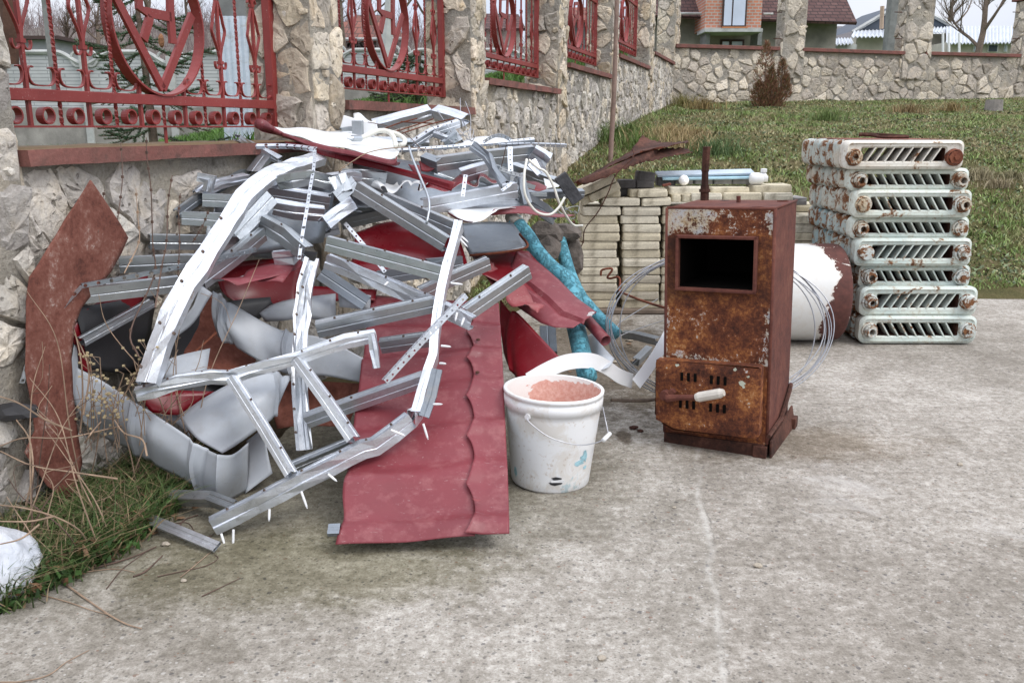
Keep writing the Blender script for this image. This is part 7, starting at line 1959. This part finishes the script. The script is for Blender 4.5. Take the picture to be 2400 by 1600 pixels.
for i in range(14):
    x0 = sr.uniform(190, 350); y0 = sr.uniform(1010, 1110); Y0 = min(G(x0, y0).y, 2.42); hh = sr.uniform(110, 230)
    pts = [P(x0, y0, Y0), P(x0 + sr.uniform(-15, 15), y0 - hh * .5, Y0 - .02), P(x0 + sr.uniform(-35, 35), y0 - hh, Y0 - .02)]
    pp = curve(pts, 6); mb = MB(); mb.tube(pp, [.0014] * len(pp), 4)
    for b in range(7):
        q = pp[sr.randint(5, len(pp) - 1)]; e = q + Vector((sr.uniform(-.03, .03), sr.uniform(-.02, .01), sr.uniform(.005, .04))); mb.tube([q, e], .0007, 4)
        mb.box(e, (.006, .006, .005), None, 1)
    mb.build('seed_head', [M['twig'], M['budm']], label='one of the thin weeds with small yellowish seed heads before the grey sheet band', cat='weed', group='seeding weeds before the grey sheet band')
rock(30, 965, 2.25, .05, M['black'], 'dark crumpled cloth at the left edge, between plate and wall', 'S', 'cloth', 'cloth', (1.3, .6, .5))
def gline(name, z, pts, r, mat, label, cat='twig'):
    mb = MB(); pp = curve([ZG(z, x, y, r + .001) for x, y in pts], 6); mb.tube(pp, [r * (1.1 - .5 * i / len(pp)) for i in range(len(pp))], 5, jit=.08, rng=RS)
    return mb.build(name, M[mat], label=label, cat=cat, group='twigs and stalks on the concrete')
ZOOMS['N'] = (0, 1200, 3.36)
for i, pts in enumerate(([(250, 385), (450, 520), (620, 640), (850, 800), (1000, 880), (1115, 915)], [(300, 640), (550, 710), (720, 770), (860, 805)], [(620, 465), (850, 410), (1060, 345), (1230, 270)], [(0, 1335), (170, 1330), (380, 1280), (520, 1180), (700, 1085)],
                         [(1050, 505), (1150, 460), (1280, 340)], [(840, 600), (960, 450), (1080, 360), (1160, 300)], [(1420, 510), (1520, 430), (1660, 310)], [(1590, 660), (1740, 590), (1895, 515)], [(1240, 505), (1450, 460), (1620, 420), (1715, 365), (1690, 330)], [(660, 470), (900, 445), (1060, 470)],
                         [(700, 400), (900, 340), (1020, 270)], [(1400, 130), (1450, 60), (1560, 20)], [(1300, 100), (1470, 80), (1540, 160)], [(1560, 200), (1650, 190), (1690, 160)])):
    gline('twig', 'N', pts, .0024 if i in (0, 2, 4, 11) else .0014, 'twig' if i in (0, 1, 3, 6, 9) else 'twig_dark',
          ['long pinkish bramble lying from the sack out onto the concrete', 'brown bramble joining the long pinkish one', 'dark twig bundle lying along the edge of the weeds', 'thin stalk curving at the lower left corner of the concrete', 'short dark twig near the edge of the weeds', 'dark twig crossing the bundle by the weeds', 'straight pale straw below the loose track', 'lone thin straw on the bare concrete', 'long thin straw looping below the loose track', 'pale straw under the twig bundle', 'twig at the top of the bundle by the weeds', 'root like twig behind the loose track', 'twig crossing behind the loose track', 'tiny twig beside the ladder frame end'][i])
# leaves and litter
lr = random.Random(12)
leafm = mat_simple('dead_leaf', (.19, .115, .065), .8, 0, .4, 30)
litter = []
for i in range(46):
    if i < 24: x, y = lr.uniform(90, 480), 0; y = 1440 - x * .5 + lr.uniform(-50, 5)
    else: x, y = lr.uniform(1330, 1560), lr.uniform(760, 900)
    c = G(x, y, .003); r = lr.uniform(.006, .018); a0 = lr.uniform(0, 6.28); mb = MB(); n = 9
    pts = [c + Vector((math.cos(a0 + a) * r * (1.0 if k % 2 else .75) * (1.5 if abs(math.cos(a)) > .8 else .8), math.sin(a0 + a) * r * .7, lr.uniform(0, .006))) for k, a in enumerate(np.linspace(0, 5.6, n))]
    mb.add([c + UP * .004] + pts, [(0, k + 1, (k + 1) % n + 1) for k in range(n)])
    mb.build('dead_leaf', leafm, label='small dry brown leaf lying on the concrete ' + ('by the weeds' if i < 24 else 'between the heap and the furnace'), cat='leaf', group='dry leaves by the weeds' if i < 24 else 'dry leaves between heap and furnace')
for i, (x, y, s_) in enumerate(((1775, 1328, .011), (1410, 1545, .010), (430, 1362, .008), (388, 1278, .012), (1580, 1190, .006), (2250, 1090, .01), (1485, 1005, .016), (1500, 1012, .012), (1380, 830, .02), (1440, 850, .014), (1520, 862, .016), (1310, 895, .015), (1475, 800, .02))):
    p = G(x, y); rock(p.x, p.y, s_ * .4, s_, M['stone'] if i not in (6, 7) else M['rust_dark'], ['small tan pebble on the right part of the concrete', 'flat stone chip at the bottom middle of the concrete', 'white pebble chip below the loose track', 'pebble beside the loose track', 'tiny pebble in front of the furnace foot', 'dark chip on the concrete far right', 'dark leaf like chip between bucket and furnace', 'smaller dark chip between bucket and furnace', 'rubble chip under the curled grey sheet', 'rubble chip left of the white strip', 'rubble chip beside the white strip', 'rubble chip behind the bucket', 'rubble chip before the pallet'][i], None, 'pebble', 'pebble', (1, .8, .45))
# ================================================================ things beyond the walls
def PB(x, y, Y): return P(x, y, Y)
def quadmesh(mb, pts, mat=0):
    mb.add(pts, [tuple(range(len(pts)))], mat)
def brick_mat(name, cols, mortar, sx, rough=.85, bs=.4, off=.5, ms=.02, w=.5, h=.25):
    t = NT(name)
    b = t.n('TexBrick'); b.inputs['Scale'].default_value = sx; b.inputs['Mortar Size'].default_value = ms
    b.inputs['Brick Width'].default_value = w; b.inputs['Row Height'].default_value = h; b.offset = off
    b.inputs['Color1'].default_value = (*cols[0], 1); b.inputs['Color2'].default_value = (*cols[1], 1); b.inputs['Mortar'].default_value = (*mortar, 1)
    t.l(t.coord(rot=(math.radians(-90), 0, 0)), b.inputs['Vector'])
    c = t.mix(.5, b.outputs['Color'], t.ramp(t.noise(3, 5), [(.3, .7), (.7, 1.2)]), 'MULTIPLY')
    return t.done(c, rough, 0, t.bump(b.outputs['Fac'], bs, .02), .2)
M['orange_brick'] = brick_mat('hollow_orange_brick', ((.52, .21, .13), (.45, .19, .13)), (.42, .36, .32), 1.0, w=.24, h=.12)
M['roof_brown'] = brick_mat('brown_roof_shingle', ((.085, .045, .042), (.12, .068, .062)), (.04, .026, .026), 1.0, w=.32, h=.16)
M['roof_red'] = brick_mat('old_red_roof_tile', ((.25, .10, .075), (.17, .075, .06)), (.09, .05, .04), 1.0, w=.3, h=.3)
M['panel'] = brick_mat('pale_relief_concrete', ((.50, .515, .52), (.43, .445, .45)), (.30, .31, .32), 1.0, w=.62, h=.062, ms=.008)
M['pconc'] = mat_simple('pale_concrete', (.42, .43, .42), .9, 0, .25, 3, .4, .01, 30)
M['gconc'] = mat_simple('grey_concrete_post', (.20, .205, .20), .9, 0, .3, 5, .4, .004, 60)
M['glass'] = mat_simple('window_glass', (.5, .56, .68), .08, 0, .08, 1, 0, .001, 5, .8)
M['frame_brown'] = mat_simple('brown_window_frame', (.05, .025, .02), .5)
M['whitewash'] = mat_simple('whitewashed_wall', (.55, .52, .45), .9, 0, .15, 2)
M['white_roof'] = mat_simple('pale_corrugated_roof', (.56, .59, .63), .6, 0, .12, 1.5)
M['slate'] = mat_simple('dark_blue_boards', (.06, .075, .10), .7, 0, .2, 2)
M['cladding'] = galv_mat('weathered_zinc', (.62, .70, .80), .5, .75)
def wallquad(root, name, mat, xa, xb, y0, y1, Y, th=.15, Y2=None):
    Y2 = Y if Y2 is None else Y2
    a, b, c, d = P(xa, y1, Y), P(xb, y1, Y2), P(xb, y0, Y2), P(xa, y0, Y)
    b.z = a.z if abs(Y - Y2) < 1e-6 else b.z; c.z = d.z if abs(Y - Y2) < 1e-6 else c.z
    a.x = d.x = P(xa, (y0 + y1) / 2, Y).x; b.x = c.x = P(xb, (y0 + y1) / 2, Y2).x
    back = Vector((0, th, 0)); mb = MB()
    mb.add([a, b, c, d, a + back, b + back, c + back, d + back], [(0, 1, 2, 3), (5, 4, 7, 6), (3, 2, 6, 7), (1, 5, 6, 2), (4, 0, 3, 7), (0, 4, 5, 1)])
    return mb.build(name, mat if not isinstance(mat, str) else M[mat], root)
# house with the brick dormer
H_Y = 40
root = thing('house', 'unfinished grey house with brown tiled roof and orange brick dormer, beyond the back wall', 'house', P(1720, 106, H_Y))
wallquad(root, 'wall', mat_simple('grey_plaster', (.27, .255, .22), .9, 0, .35, 1.2, .3, .01, 12), 1480, 1958, 28, 190, H_Y + 1.2, 6)
def roofq(root, p, th=.12, mat='roof_brown', name='roof'):
    mb = MB(); n = (p[1] - p[0]).cross(p[3] - p[0]).normalized() * -th
    k = len(p); mb.add(p + [q + n for q in p], [tuple(range(k)), tuple(range(2 * k - 1, k - 1, -1))] + [(i, (i + 1) % k, k + (i + 1) % k, k + i) for i in range(k)])
    return mb.build(name, M[mat], root)
rf = roofq(root, [P(1470, 33, H_Y), P(2009, 53, H_Y), P(1960, -55, H_Y + 4), P(1470, -120, H_Y + 5)])
gut = MB(); gut.tube([P(1575, 32, H_Y - .1), P(1656, 32, H_Y - .1)], .05, 6); gut.build('gutter', M['pconc'], root)
gut = MB(); gut.tube([P(1789, 33, H_Y - .1), P(1812, 33, H_Y - .1)], .05, 6); gut.build('gutter', M['pconc'], root)
dorm = wallquad(root, 'dormer', 'orange_brick', 1655, 1788, -90, 68, H_Y - .9, 2.4)
wallquad(root, 'balcony_slab', 'pconc', 1652, 1788, 67, 75, H_Y - 1.25, 1.6)
for xx in (1654, 1776): wallquad(root, 'corbel', 'gconc', xx, xx + 10, 75, 106, H_Y - .7, 1.2)
w_ = wallquad(dorm, 'window', 'frame_brown', 1695, 1752, -60, 63, H_Y - 1.0, .12)
wallquad(w_, 'pane', 'glass', 1699, 1716.5, -57, 60, H_Y - 1.03, .04); wallquad(w_, 'pane', 'glass', 1720, 1748, -57, 60, H_Y - 1.03, .04)
wallquad(dorm, 'sill', mat_simple('orange_trim', (.45, .18, .07), .7), 1693, 1753, 63, 66, H_Y - 1.05, .2)
w_ = wallquad(root, 'window', 'frame_brown', 1688, 1744, 93, 130, H_Y + 1.1, .1)
wallquad(w_, 'pane', 'glass', 1693, 1708, 98, 128, H_Y + 1.05, .04); wallquad(w_, 'pane', 'glass', 1715, 1739, 98, 128, H_Y + 1.05, .04)
# thin metal pole and concrete post just beyond the back wall
mb = MB(); a = bp(1885, 118) - BN * .35; mb.tube([a - UP * .9, a + UP * 2.4], .036, 12); mb.build('metal_pole', mat_simple('brown_grey_pole', (.3, .25, .22), .6), label='thin brownish pole standing against the right side of the first square pillar', cat='pole')
mb = MB(); a = P(2088, 118, 22.5); mb.box(a + UP * .9, (.30, .3, 5.0)); mb.build('concrete_post', M['gconc'], label='dark grey concrete post beyond the back wall, left of the second square pillar', cat='post', bevel=.01)
# blue shed with pale corrugated roofs
B_Y = 48
root = thing('shed', 'low shed with dark blue gable beyond the back wall', 'shed', P(2100, 120, B_Y))
mb = MB(); pp = [P(2000, 73, B_Y), P(2240, 66, B_Y), P(2125, 5, B_Y)]; mb.add(pp + [q + Vector((0, 6, 0)) for q in pp], [(0, 1, 2), (0, 2, 5, 3), (1, 4, 5, 2)]); mb.build('gable', M['slate'], root)
for pa, pb in (((1998, 76), (2125, 2)), ((2243, 68), (2125, 2))):
    mb = MB(); mb.tube([P(*pa, B_Y - .1), P(*pb, B_Y - .1)], .10, 4); mb.build('barge_board', M['pconc'], root)
def corr(root, p0, p1, p2, p3, n=26, amp=.05, mat='white_roof'):
    vs, fc = [], []; N = n * 4
    for i in range(N + 1):
        t_ = i / N; h = amp * math.cos(t_ * n * 2 * math.pi)
        a, b = p0.lerp(p1, t_), p3.lerp(p2, t_); vs += [a + UP * h, b + UP * h]
    for i in range(N): fc.append((2 * i, 2 * i + 2, 2 * i + 3, 2 * i + 1))
    mb = MB(); mb.add(vs, fc); return mb.build('roof', M[mat], root, solid=.03)
wallquad(root, 'wall', 'whitewash', 2005, 2110, 84, 150, B_Y - 1, 3)
corr(root, P(1995, 88, B_Y - 2), P(2112, 86, B_Y - 2), P(2105, 71, B_Y), P(2003, 73, B_Y), 12)
corr(root, P(2160, 79, B_Y - 2), P(2228, 76, B_Y - 2), P(2238, 64, B_Y), P(2166, 66, B_Y), 9)
wallquad(root, 'wall', 'whitewash', 2166, 2215, 80, 150, B_Y - 1, 3)
mb = MB(); mb.tube([P(2066, 68, B_Y - 1.2), P(2068, 15, B_Y - 1.2)], .10, 6); mb.build('chimney_pipe', mat_simple('timber_pole', (.4, .3, .22), .8), root)
root = thing('house', 'long low cream house with pale corrugated roof and white window frames at the far right', 'house', P(2300, 120, B_Y - 6))
HY = B_Y - 4
wallquad(root, 'wall', 'whitewash', 2222, 2460, 98, 160, HY, 5)
corr(root, P(2218, 103, HY - .6), P(2470, 100, HY - .6), P(2470, 62, HY + 3), P(2218, 64, HY + 3), 30)
for (xa, xb, ya) in ((2282, 2302, 102), (2354, 2362, 103), (2316, 2340, 104)):
    f_ = wallquad(root, 'window', 'white' if False else 'plastic', xa, xb, ya, 122, HY - .1, .1); wallquad(f_, 'pane', 'glass' if xa != 2316 else 'slate', xa + 2.5, xb - 2.5, ya + 2.5, 121, HY - .14, .05)
for xx in (2210, 2224, 2248): 
    mb = MB(); mb.tube([P(xx, 125, HY - 3), P(xx, 78, HY - 3)], .05, 6); mb.build('post', M['plastic'], root)
root = thing('shed', 'small lean-to between the brown roofed house and the blue gabled shed', 'shed', P(1975, 110, 44))
wallquad(root, 'wall', 'pconc', 1958, 2006, 104, 160, 44, 3); corr(root, P(1958, 106, 43.4), P(2000, 103, 43.4), P(1994, 91, 46), P(1958, 91, 46), 5)
wallquad(root, 'back_wall', mat_simple('mauve_plaster', (.3, .28, .31), .9), 1962, 2010, 62, 95, 60, 3)
# utility line of bare trees
def bare_tree(name, label, base, h, r0, seed, mat='bark', spread=.5, depth=5, cat='tree', lean=(0, 0), group=None, trunkfrac=.35, cone=False):
    rg = random.Random(seed); mb = MB(); tw = MB()
    def grow(p, d, L, r, lv):
        n = 4; pts = [p]; q = p; dd = d.copy()
        for _ in range(n):
            dd = (dd + Vector((rg.uniform(-.16, .16), rg.uniform(-.16, .16), rg.uniform(-.04, .12)))).normalized()
            q = q + dd * (L / n); pts.append(q)
        rs = [r * (1 - .45 * i / n) for i in range(n + 1)]
        (mb if lv <= 1 else tw).tube(pts, rs, 6 if lv < 2 else 3, cap=False)
        if lv >= depth: return
        for k in range(rg.choice((2, 3, 3)) if lv else 4):
            s_ = pts[rg.randint(1, n)]; a = rg.uniform(0, 6.28)
            nd = (dd * rg.uniform(.5, 1.0) + Vector((math.cos(a), math.sin(a), rg.uniform(-.15, .5))) * spread * rg.uniform(.7, 1.4)).normalized()
            grow(s_, nd, L * rg.uniform(.5, .75), max(.0035, r * .5), lv + 1)
        grow(q, dd, L * .68, max(.0035, r * .55), lv + 1)
    root = thing(name, label, cat, base, group)
    grow(Vector(base), Vector((lean[0], lean[1], 1)).normalized(), h * trunkfrac, r0, 0)
    mb.build('trunk', M[mat], root); tw.build('twigs', M[mat], root)
    return root
bare_tree('bare_tree', 'bare pale trunked tree whose twigs hang before the right end of the back wall', P(2292, 125, 26) - UP * .3, 5.2, .10, 5, 'pale_bark' if False else 'bark', .55, 5, lean=(.05, 0), trunkfrac=.34)
for i, (x, y, Y, h, s_) in enumerate(((2215, 95, 62, 9, 2), (2300, 95, 70, 9, 3), (2380, 95, 64, 10, 4), (2150, 95, 75, 8, 6))):
    bare_tree('bare_tree', ['hazy bare tree rising behind the low houses, left of the pale trunk', 'hazy bare tree directly behind the pale trunked one', 'hazy bare tree at the far right edge beyond the roofs', 'hazy bare tree peeping over the blue gable'][i], P(x, y, Y), h, .16, 60 + s_, 'bark', .6, 4, trunkfrac=.3)
# brown conifer shrub on the bank and a stump
def at_bank(x, y):
    d = rdir(x, y); Yq = 5.6
    while Yq < 17 and (HC + d.z / d.y * Yq) > bank(Yq): Yq += .02
    return Vector((d.x / d.y * Yq, Yq, bank(Yq) - .02))
root = thing('conifer_shrub', 'reddish brown dried conifer shrub in front of the back wall', 'shrub', at_bank(1800, 252))
base = wloc(root); rg = np.random.default_rng(3); tips = []
sr2 = random.Random(6)
tr_ = MB()
sc = .98
stems = [((-.16, 0, 1), 1.02, .24), ((.08, .05, .8), .62, .16), ((.42, 0, .8), .80, .17), ((-.02, -.05, .5), .45, .26), ((.75, .02, .6), .66, .14), ((-.55, .0, .55), .48, .18)]
fol_p, fol_c = [], []
vsF, fcF, clF = [], [], []
fm = MB()
for (d, h, w_) in stems:
    d = Vector(d).normalized(); tr_.tube([base, base + d * h * .5, base + d * h * .5 + UP * h * .42], [.018, .012, .004], 6)
    for _ in range(1150):
        t_ = sr2.random() ** .8; c = base + d * (h * min(t_, .5)) + (UP if t_ > .5 else d) * (h * max(0, t_ - .5) * .95)
        wr = w_ * (1 - t_) ** .6 * math.sqrt(sr2.random()) * 1.1; a = sr2.uniform(0, 6.28)
        q = c + Vector((math.cos(a) * wr, math.sin(a) * wr, sr2.uniform(-.03, .03)))
        o_ = (Vector((math.cos(a), math.sin(a), 1.5)) + Vector((sr2.uniform(-.6, .6),) * 3)).normalized() * sr2.uniform(.03, .075)
        s_ = o_.cross(Vector((sr2.uniform(-1, 1), sr2.uniform(-1, 1), .1))).normalized() * .006
        k = sr2.uniform(.6, 1.4); col = (.22 * k, .11 * k, .065 * k) if sr2.random() < .75 else (.16 * k, .14 * k, .06 * k)
        fm.add([q - s_, q + s_, q + o_], [(0, 1, 2)], 0, col)
fm.build('foliage', M['leaf'], root); tr_.build('stem', M['bark'], root)
c = at_bank(2328, 262); mb = MB(); mb.tube([c - UP * .05, c + UP * .19], [.135, .12], 14, jit=.06, rng=RS); mb.build('stump', mat_simple('grey_weathered_stump', (.24, .22, .2), .9, 0, .3, 8, .7, .01, 40), label='short grey stump in the grass near the right end of the back wall', cat='stump')
# tall thin pole by the left wall (rough sapling stake)
b0 = at_bank(1430, 385)
pole_pts = [b0 - UP * .1] + [P(x, y, b0.y + dy) for x, y, dy in ((1432, 350, 0), (1437, 260, .0), (1441, 160, 0), (1444, 60, .0), (1447, -40, 0), (1452, -160, 0))]
mb = MB(); mb.tube(curve(pole_pts, 5), [.024] * 6 + [.023] * 10 + [.02] * 15, 10, jit=.04, rng=RS); mb.build('wooden_pole', mat_simple('smooth_brown_bark', (.25, .17, .14), .75, 0, .3, 10, .4, .004, 40), label='tall thin brown wooden pole stuck in the grass before the left wall', cat='pole', smooth=True)
# ---- beyond the left wall
root = thing('utility_pole', 'grey concrete utility pole wrapped in a pale zinc sheet, behind the nearest grille', 'utility pole', P(570, 340, 6.2))
pc_ = P(568, 330, 6.3)
mb = MB(); mb.box(pc_ + UP * 1.6 + Vector((0, .02, 0)), (.20, .18, 4.2)); mb.build('post', M['gconc'], root, bevel=.01)
a, b = P(527, 332, 6.15), P(612, 332, 6.15); zt = P(560, 38, 6.15).z
mb = MB(); vs, fc = [], []
xs = np.linspace(0, 1, 25)
for i, t_ in enumerate(xs):
    p = a.lerp(b, t_); off = Vector((0, .012 * math.cos(t_ * 40) * .3, 0))
    vs += [Vector((p.x, p.y, .5)) + off, Vector((p.x, p.y, zt)) + off]
for i in range(24): fc.append((2 * i, 2 * i + 2, 2 * i + 3, 2 * i + 1))
mb.add(vs, fc); mb.build('zinc_sheet', M['cladding'], root, solid=.004)
# relief concrete fence
def pfence(x0, x1, Yf, n, ytop_c, ydrop, yb, yp, label, r=0):
    root = thing('panel_fence', label, 'fence', P((x0 + x1) / 2, yp, Yf))
    for k in range(n):
        a, b = P(x0 + (x1 - x0) * k / n, yb, Yf), P(x0 + (x1 - x0) * (k + 1) / n, yb, Yf)
        zt, zd = P(600, ytop_c, Yf).z, P(600, ydrop, Yf).z
        zb = P(600, yb, Yf).z; zp = P(600, yp, Yf).z
        N = 24; top = []
        for i in range(N + 1):
            t_ = i / N; e = min(t_, 1 - t_)
            s_ = min(1, e / .32); s_ = s_ * s_ * (3 - 2 * s_)
            top.append((t_, zd + (zt - zd) * s_))
        mb = MB(); vs = []
        for t_, z in top: vs.append(Vector((a.x + (b.x - a.x) * t_, Yf, z)))
        for t_, z in top: vs.append(Vector((a.x + (b.x - a.x) * t_, Yf, zb)))
        m_ = N + 1; vb = [v + Vector((0, .06, 0)) for v in vs]
        fc = [(m_ + i, m_ + i + 1, i + 1, i) for i in range(N)] + [(i, i + 1, 2 * m_ + i + 1, 2 * m_ + i) for i in range(N)]
        mb.add(vs + vb, fc); pn = mb.build('panel', M['panel'], root)
        # moulded rim following the top and a scroll at each end
        mb = MB(); mb.tube([Vector((a.x + (b.x - a.x) * t_, Yf - .01, z)) for t_, z in top], .045, 6); mb.build('rim', M['pconc'], pn)
        mb = MB()
        for q in (.08, .92):
            c = Vector((a.x + (b.x - a.x) * q, Yf - .015, zd + .10)); mb.tube([c + Vector((math.cos(t_) * .11, 0, math.sin(t_) * .13)) for t_ in np.linspace(0, 6.28, 14)], .03, 5)
        mb = MB() if False else mb
        mb.build('scroll', M['pconc'], pn)
        mb = MB(); mb.box(((a.x + b.x) / 2, Yf + .05, (zb + zp) / 2), (b.x - a.x, .2, zb - zp)); mb.build('plinth', M['render'], root)
        mb = MB(); mb.box((a.x, Yf - .02, (zp + zt - .1) / 2), (.13, .14, zt - .05 - zp)); mb.build('post', M['pconc'], root)
pfence(-190, 610, 17.0, 4, 122, 152, 252, 345, 'pale relief concrete fence beyond the nearest grille, wavy topped')
pfence(640, 1240, 21.0, 4, 117, 134, 205, 262, 'pale relief concrete fence seen through the second and third grilles')
# shed and dark timber at the far left
root = thing('shed', 'small grey shed seen through the left of the nearest grille', 'shed', P(85, 125, 22))
wallquad(root, 'wall', mat_simple('grey_shed_wall', (.33, .34, .36), .9, 0, .2, 2), 38, 132, 92, 170, 22, 3); wallquad(root, 'roof', 'frame_brown', 36, 136, 84, 92, 21.8, 3.5)
mb = MB(); mb.tube([P(22, 150, 4.6), P(18, -30, 4.6)], .045, 10, jit=.05, rng=RS); mb.build('timber_post', mat_simple('dark_brown_timber', (.09, .045, .03), .85, 0, .4, 10, .7, .006, 40), label='thick dark brown timber post at the top left corner', cat='post')
mb = MB(); mb.box(P(112, 43, 14) + UP * .2, (.09, .09, 2.6)); mb.build('concrete_post', M['gconc'], label='thin pale concrete post behind the nearest grille, above the little shed', cat='post')
# brushy hill and far pale building
g = grid_mesh(-45, 6, 27, 60, 60, 14, lambda x, y: 1.5 + 3.2 * min(1, (y - 27) / 8.0) * (1 - math.exp(-((x - 9) / 9.0) ** 2)) + .3 * fbm((x, y, 0), .4, 3)); g.build('hill', M['hillm'], kind='structure', smooth=True)
mb = MB(); rg = random.Random(21)
for _ in range(5200):
    x, y = rg.uniform(-26, 4), 27 + rg.random() ** 1.4 * 16
    z = 1.5 + 3.2 * min(1, (y - 27) / 8.0) * (1 - math.exp(-((x - 9) / 9.0) ** 2))
    h = rg.uniform(.5, 1.5); q = Vector((x, y, z - .1)); o_ = Vector((rg.uniform(-.4, .4), 0, h)); s_ = Vector((.014, 0, 0)); k = rg.uniform(.7, 1.3)
    c_ = (.22 * k, .17 * k, .165 * k)
    mb.add([q - s_, q + s_, q + o_], [(0, 1, 2)], 0, c_)
    for __ in range(3):
        t_ = rg.uniform(.3, .9); qq = q + o_ * t_; o2 = Vector((rg.uniform(-.35, .35), 0, rg.uniform(.1, .4))); mb.add([qq - s_ * .6, qq + s_ * .6, qq + o2], [(0, 1, 2)], 0, c_)
mb.build('brushwood', M['leaf'], label='leafless mauve brushwood covering the slope beyond the relief concrete fence', cat='brushwood', kind='stuff')
root = thing('building', 'long pale flat building on the skyline behind the ring of the nearest grille', 'building', P(440, 90, 60)); wallquad(root, 'wall', 'pconc', 352, 545, 58, 120, 60, 8); wallquad(root, 'roof', 'pconc', 348, 550, 53, 59, 59.5, 9)
# old house with red tiled roof behind the second grille
root = thing('house', 'old house with a dark red tiled roof seen through the second grille', 'house', P(860, 120, 33))
wallquad(root, 'wall', mat_simple('dark_grey_wall', (.2, .19, .185), .9, 0, .3, 2), 770, 940, 88, 190, 33.5, 6)  # wall in one dark grey
roofq(root, [P(735, 92, 32.5), P(950, 90, 32.5), P(905, 36, 36), P(835, 36, 36)], mat='roof_red')
for y_ in (92,): mb = MB(); mb.tube([P(735, 93, 32.4), P(950, 91, 32.4)], .06, 6); mb.build('eave', M['pconc'], root)
mb = MB(); a, b = P(905, 112, 19), P(918, -40, 19); mb.tube([a - UP * .8, a, b], [.12, .12, .09], 8); mb.build('utility_pole', M['pconc'], label='pale leaning utility pole behind the ring of the second grille', cat='utility pole')
root = thing('house', 'house with a mauve roof seen through the third grille', 'house', P(1175, 90, 40))
wallquad(root, 'wall', 'whitewash', 1120, 1225, 66, 140, 40, 6); roofq(root, [P(1110, 68, 39.5), P(1232, 66, 39.5), P(1215, 34, 43), P(1125, 32, 43)], mat='roof_brown')
root = thing('house', 'red roofed house glimpsed through the fourth grille', 'house', P(1350, 60, 45)); wallquad(root, 'wall', 'gconc', 1300, 1400, 45, 130, 45, 6); roofq(root, [P(1290, 47, 44.5), P(1410, 47, 44.5), P(1395, 18, 48), P(1305, 18, 48)], mat='roof_red')
for i, (x, y, Y, h, s_) in enumerate(((950, 130, 24, 4.6, 11), (1000, 130, 26, 4.2, 12), (640 + 165, 120, 24, 3.8, 13), (230, 110, 30, 2.4, 14), (160, 115, 30, 2.0, 15), (440, 60, 34, 2.6, 16), (355, 60, 24, 4.0, 17), (870, 60, 30, 4, 18))):
    bare_tree('bare_tree', ['bare tree right of the red tiled roof, behind the second grille', 'bare tree behind the right post of the second grille', 'bare tree at the left edge of the second grille', 'low bare tree behind the left scrolls of the nearest grille', 'smallest bare tree above the little grey shed', 'bare tree branching inside the big ring', 'bare tree behind the top of the spruce', 'bare tree above the ridge of the old red roof'][i], P(x, y, Y), h, .07, 70 + s_, 'bark', .65, 5, trunkfrac=.32)
# young spruce behind the nearest grille
def spruce(name, label, basepx, toppx, Y, n, seed, sz=1.0, lens=(.75, .3)):
    rg = random.Random(seed); b = P(*basepx, Y); t_ = P(*toppx, Y); root = thing(name, label, 'tree', b)
    mb = MB(); mb.tube(curve([b - UP * .15, b.lerp(t_, .3), b.lerp(t_, .7), t_], 4), [.024 * sz] * 4 + [.018 * sz] * 4 + [.013 * sz] * 5, 8); mb.build('trunk', M['bark'], root)
    nd = MB(); br = MB()
    for k in range(n):
        f = (k + rg.random() * .8) / n; p = b.lerp(t_, f); a = rg.uniform(0, 6.28) if rg.random() > .35 else rg.choice((0, math.pi)) + rg.uniform(-.4, .4); L = (lens[0] * (1 - f) + lens[1] * f) * rg.uniform(.65, 1.1)
        d = Vector((math.cos(a), math.sin(a) * .8, -.1)); pts = curve([p, p + d * L * .5 - UP * .03, p + d * L + UP * .05 * L], 5)
        br.tube(pts, .004, 4, cap=False)
        def needle(q, dd, l_):
            for _ in range(7):
                v = (dd * .9 + Vector((rg.uniform(-1, 1), rg.uniform(-1, 1), rg.uniform(-.3, 1))) * .8).normalized() * l_
                s_ = v.cross(Vector((rg.uniform(-1, 1), rg.uniform(-1, 1), rg.uniform(-1, 1)))).normalized() * .0026
                kk = rg.uniform(.6, 1.4); nd.add([q - s_, q + s_, q + v], [(0, 1, 2)], 0, (.07 * kk, .13 * kk, .065 * kk))
        for i in range(len(pts) - 1):
            for s2 in range(6):
                q = pts[i].lerp(pts[i + 1], s2 / 6); needle(q, (pts[i + 1] - pts[i]).normalized(), .022)
            if i > 1 and i % 2 == 0:
                for sgn in (-1, 1):
                    sd = ((pts[i + 1] - pts[i]).normalized() + Vector((-d.y, d.x, 0)) * sgn * .8).normalized(); LL = L * .34 * (1 - i / len(pts)) + .05
                    pe = pts[i] + sd * LL - UP * .02; br.tube([pts[i], pe], .0025, 4, cap=False)
                    for s2 in range(9): needle(pts[i].lerp(pe, s2 / 9), sd, .02)
    br.build('branches', M['bark'], root); nd.build('needles', M['leaf'], root)
    return root
sp = spruce('spruce_tree', 'young sparse spruce tree behind the ring of the nearest grille', (362, 335), (312, -60), 4.9, 25, 3, lens=(.5, .22))
mb = MB(); c = P(378, 95, 4.75); mb.tube(curve([c + UP * .032, c + UP * .01, c - UP * .02, c - UP * .036], 4), [.004, .008, .011, .0125, .0135, .0135, .0135, .013, .012, .011, .009, .006, .003], 10, jit=.08, rng=RS)
mb.build('cone', mat_simple('brown_cone', (.28, .13, .06), .8, 0, .3, 60, .8, .002, 200), sp)
spruce('spruce_tree', 'small spruce behind the lower right of the second grille', (975, 250), (985, 120), 7.4, 34, 8, 1, (.5, .2))
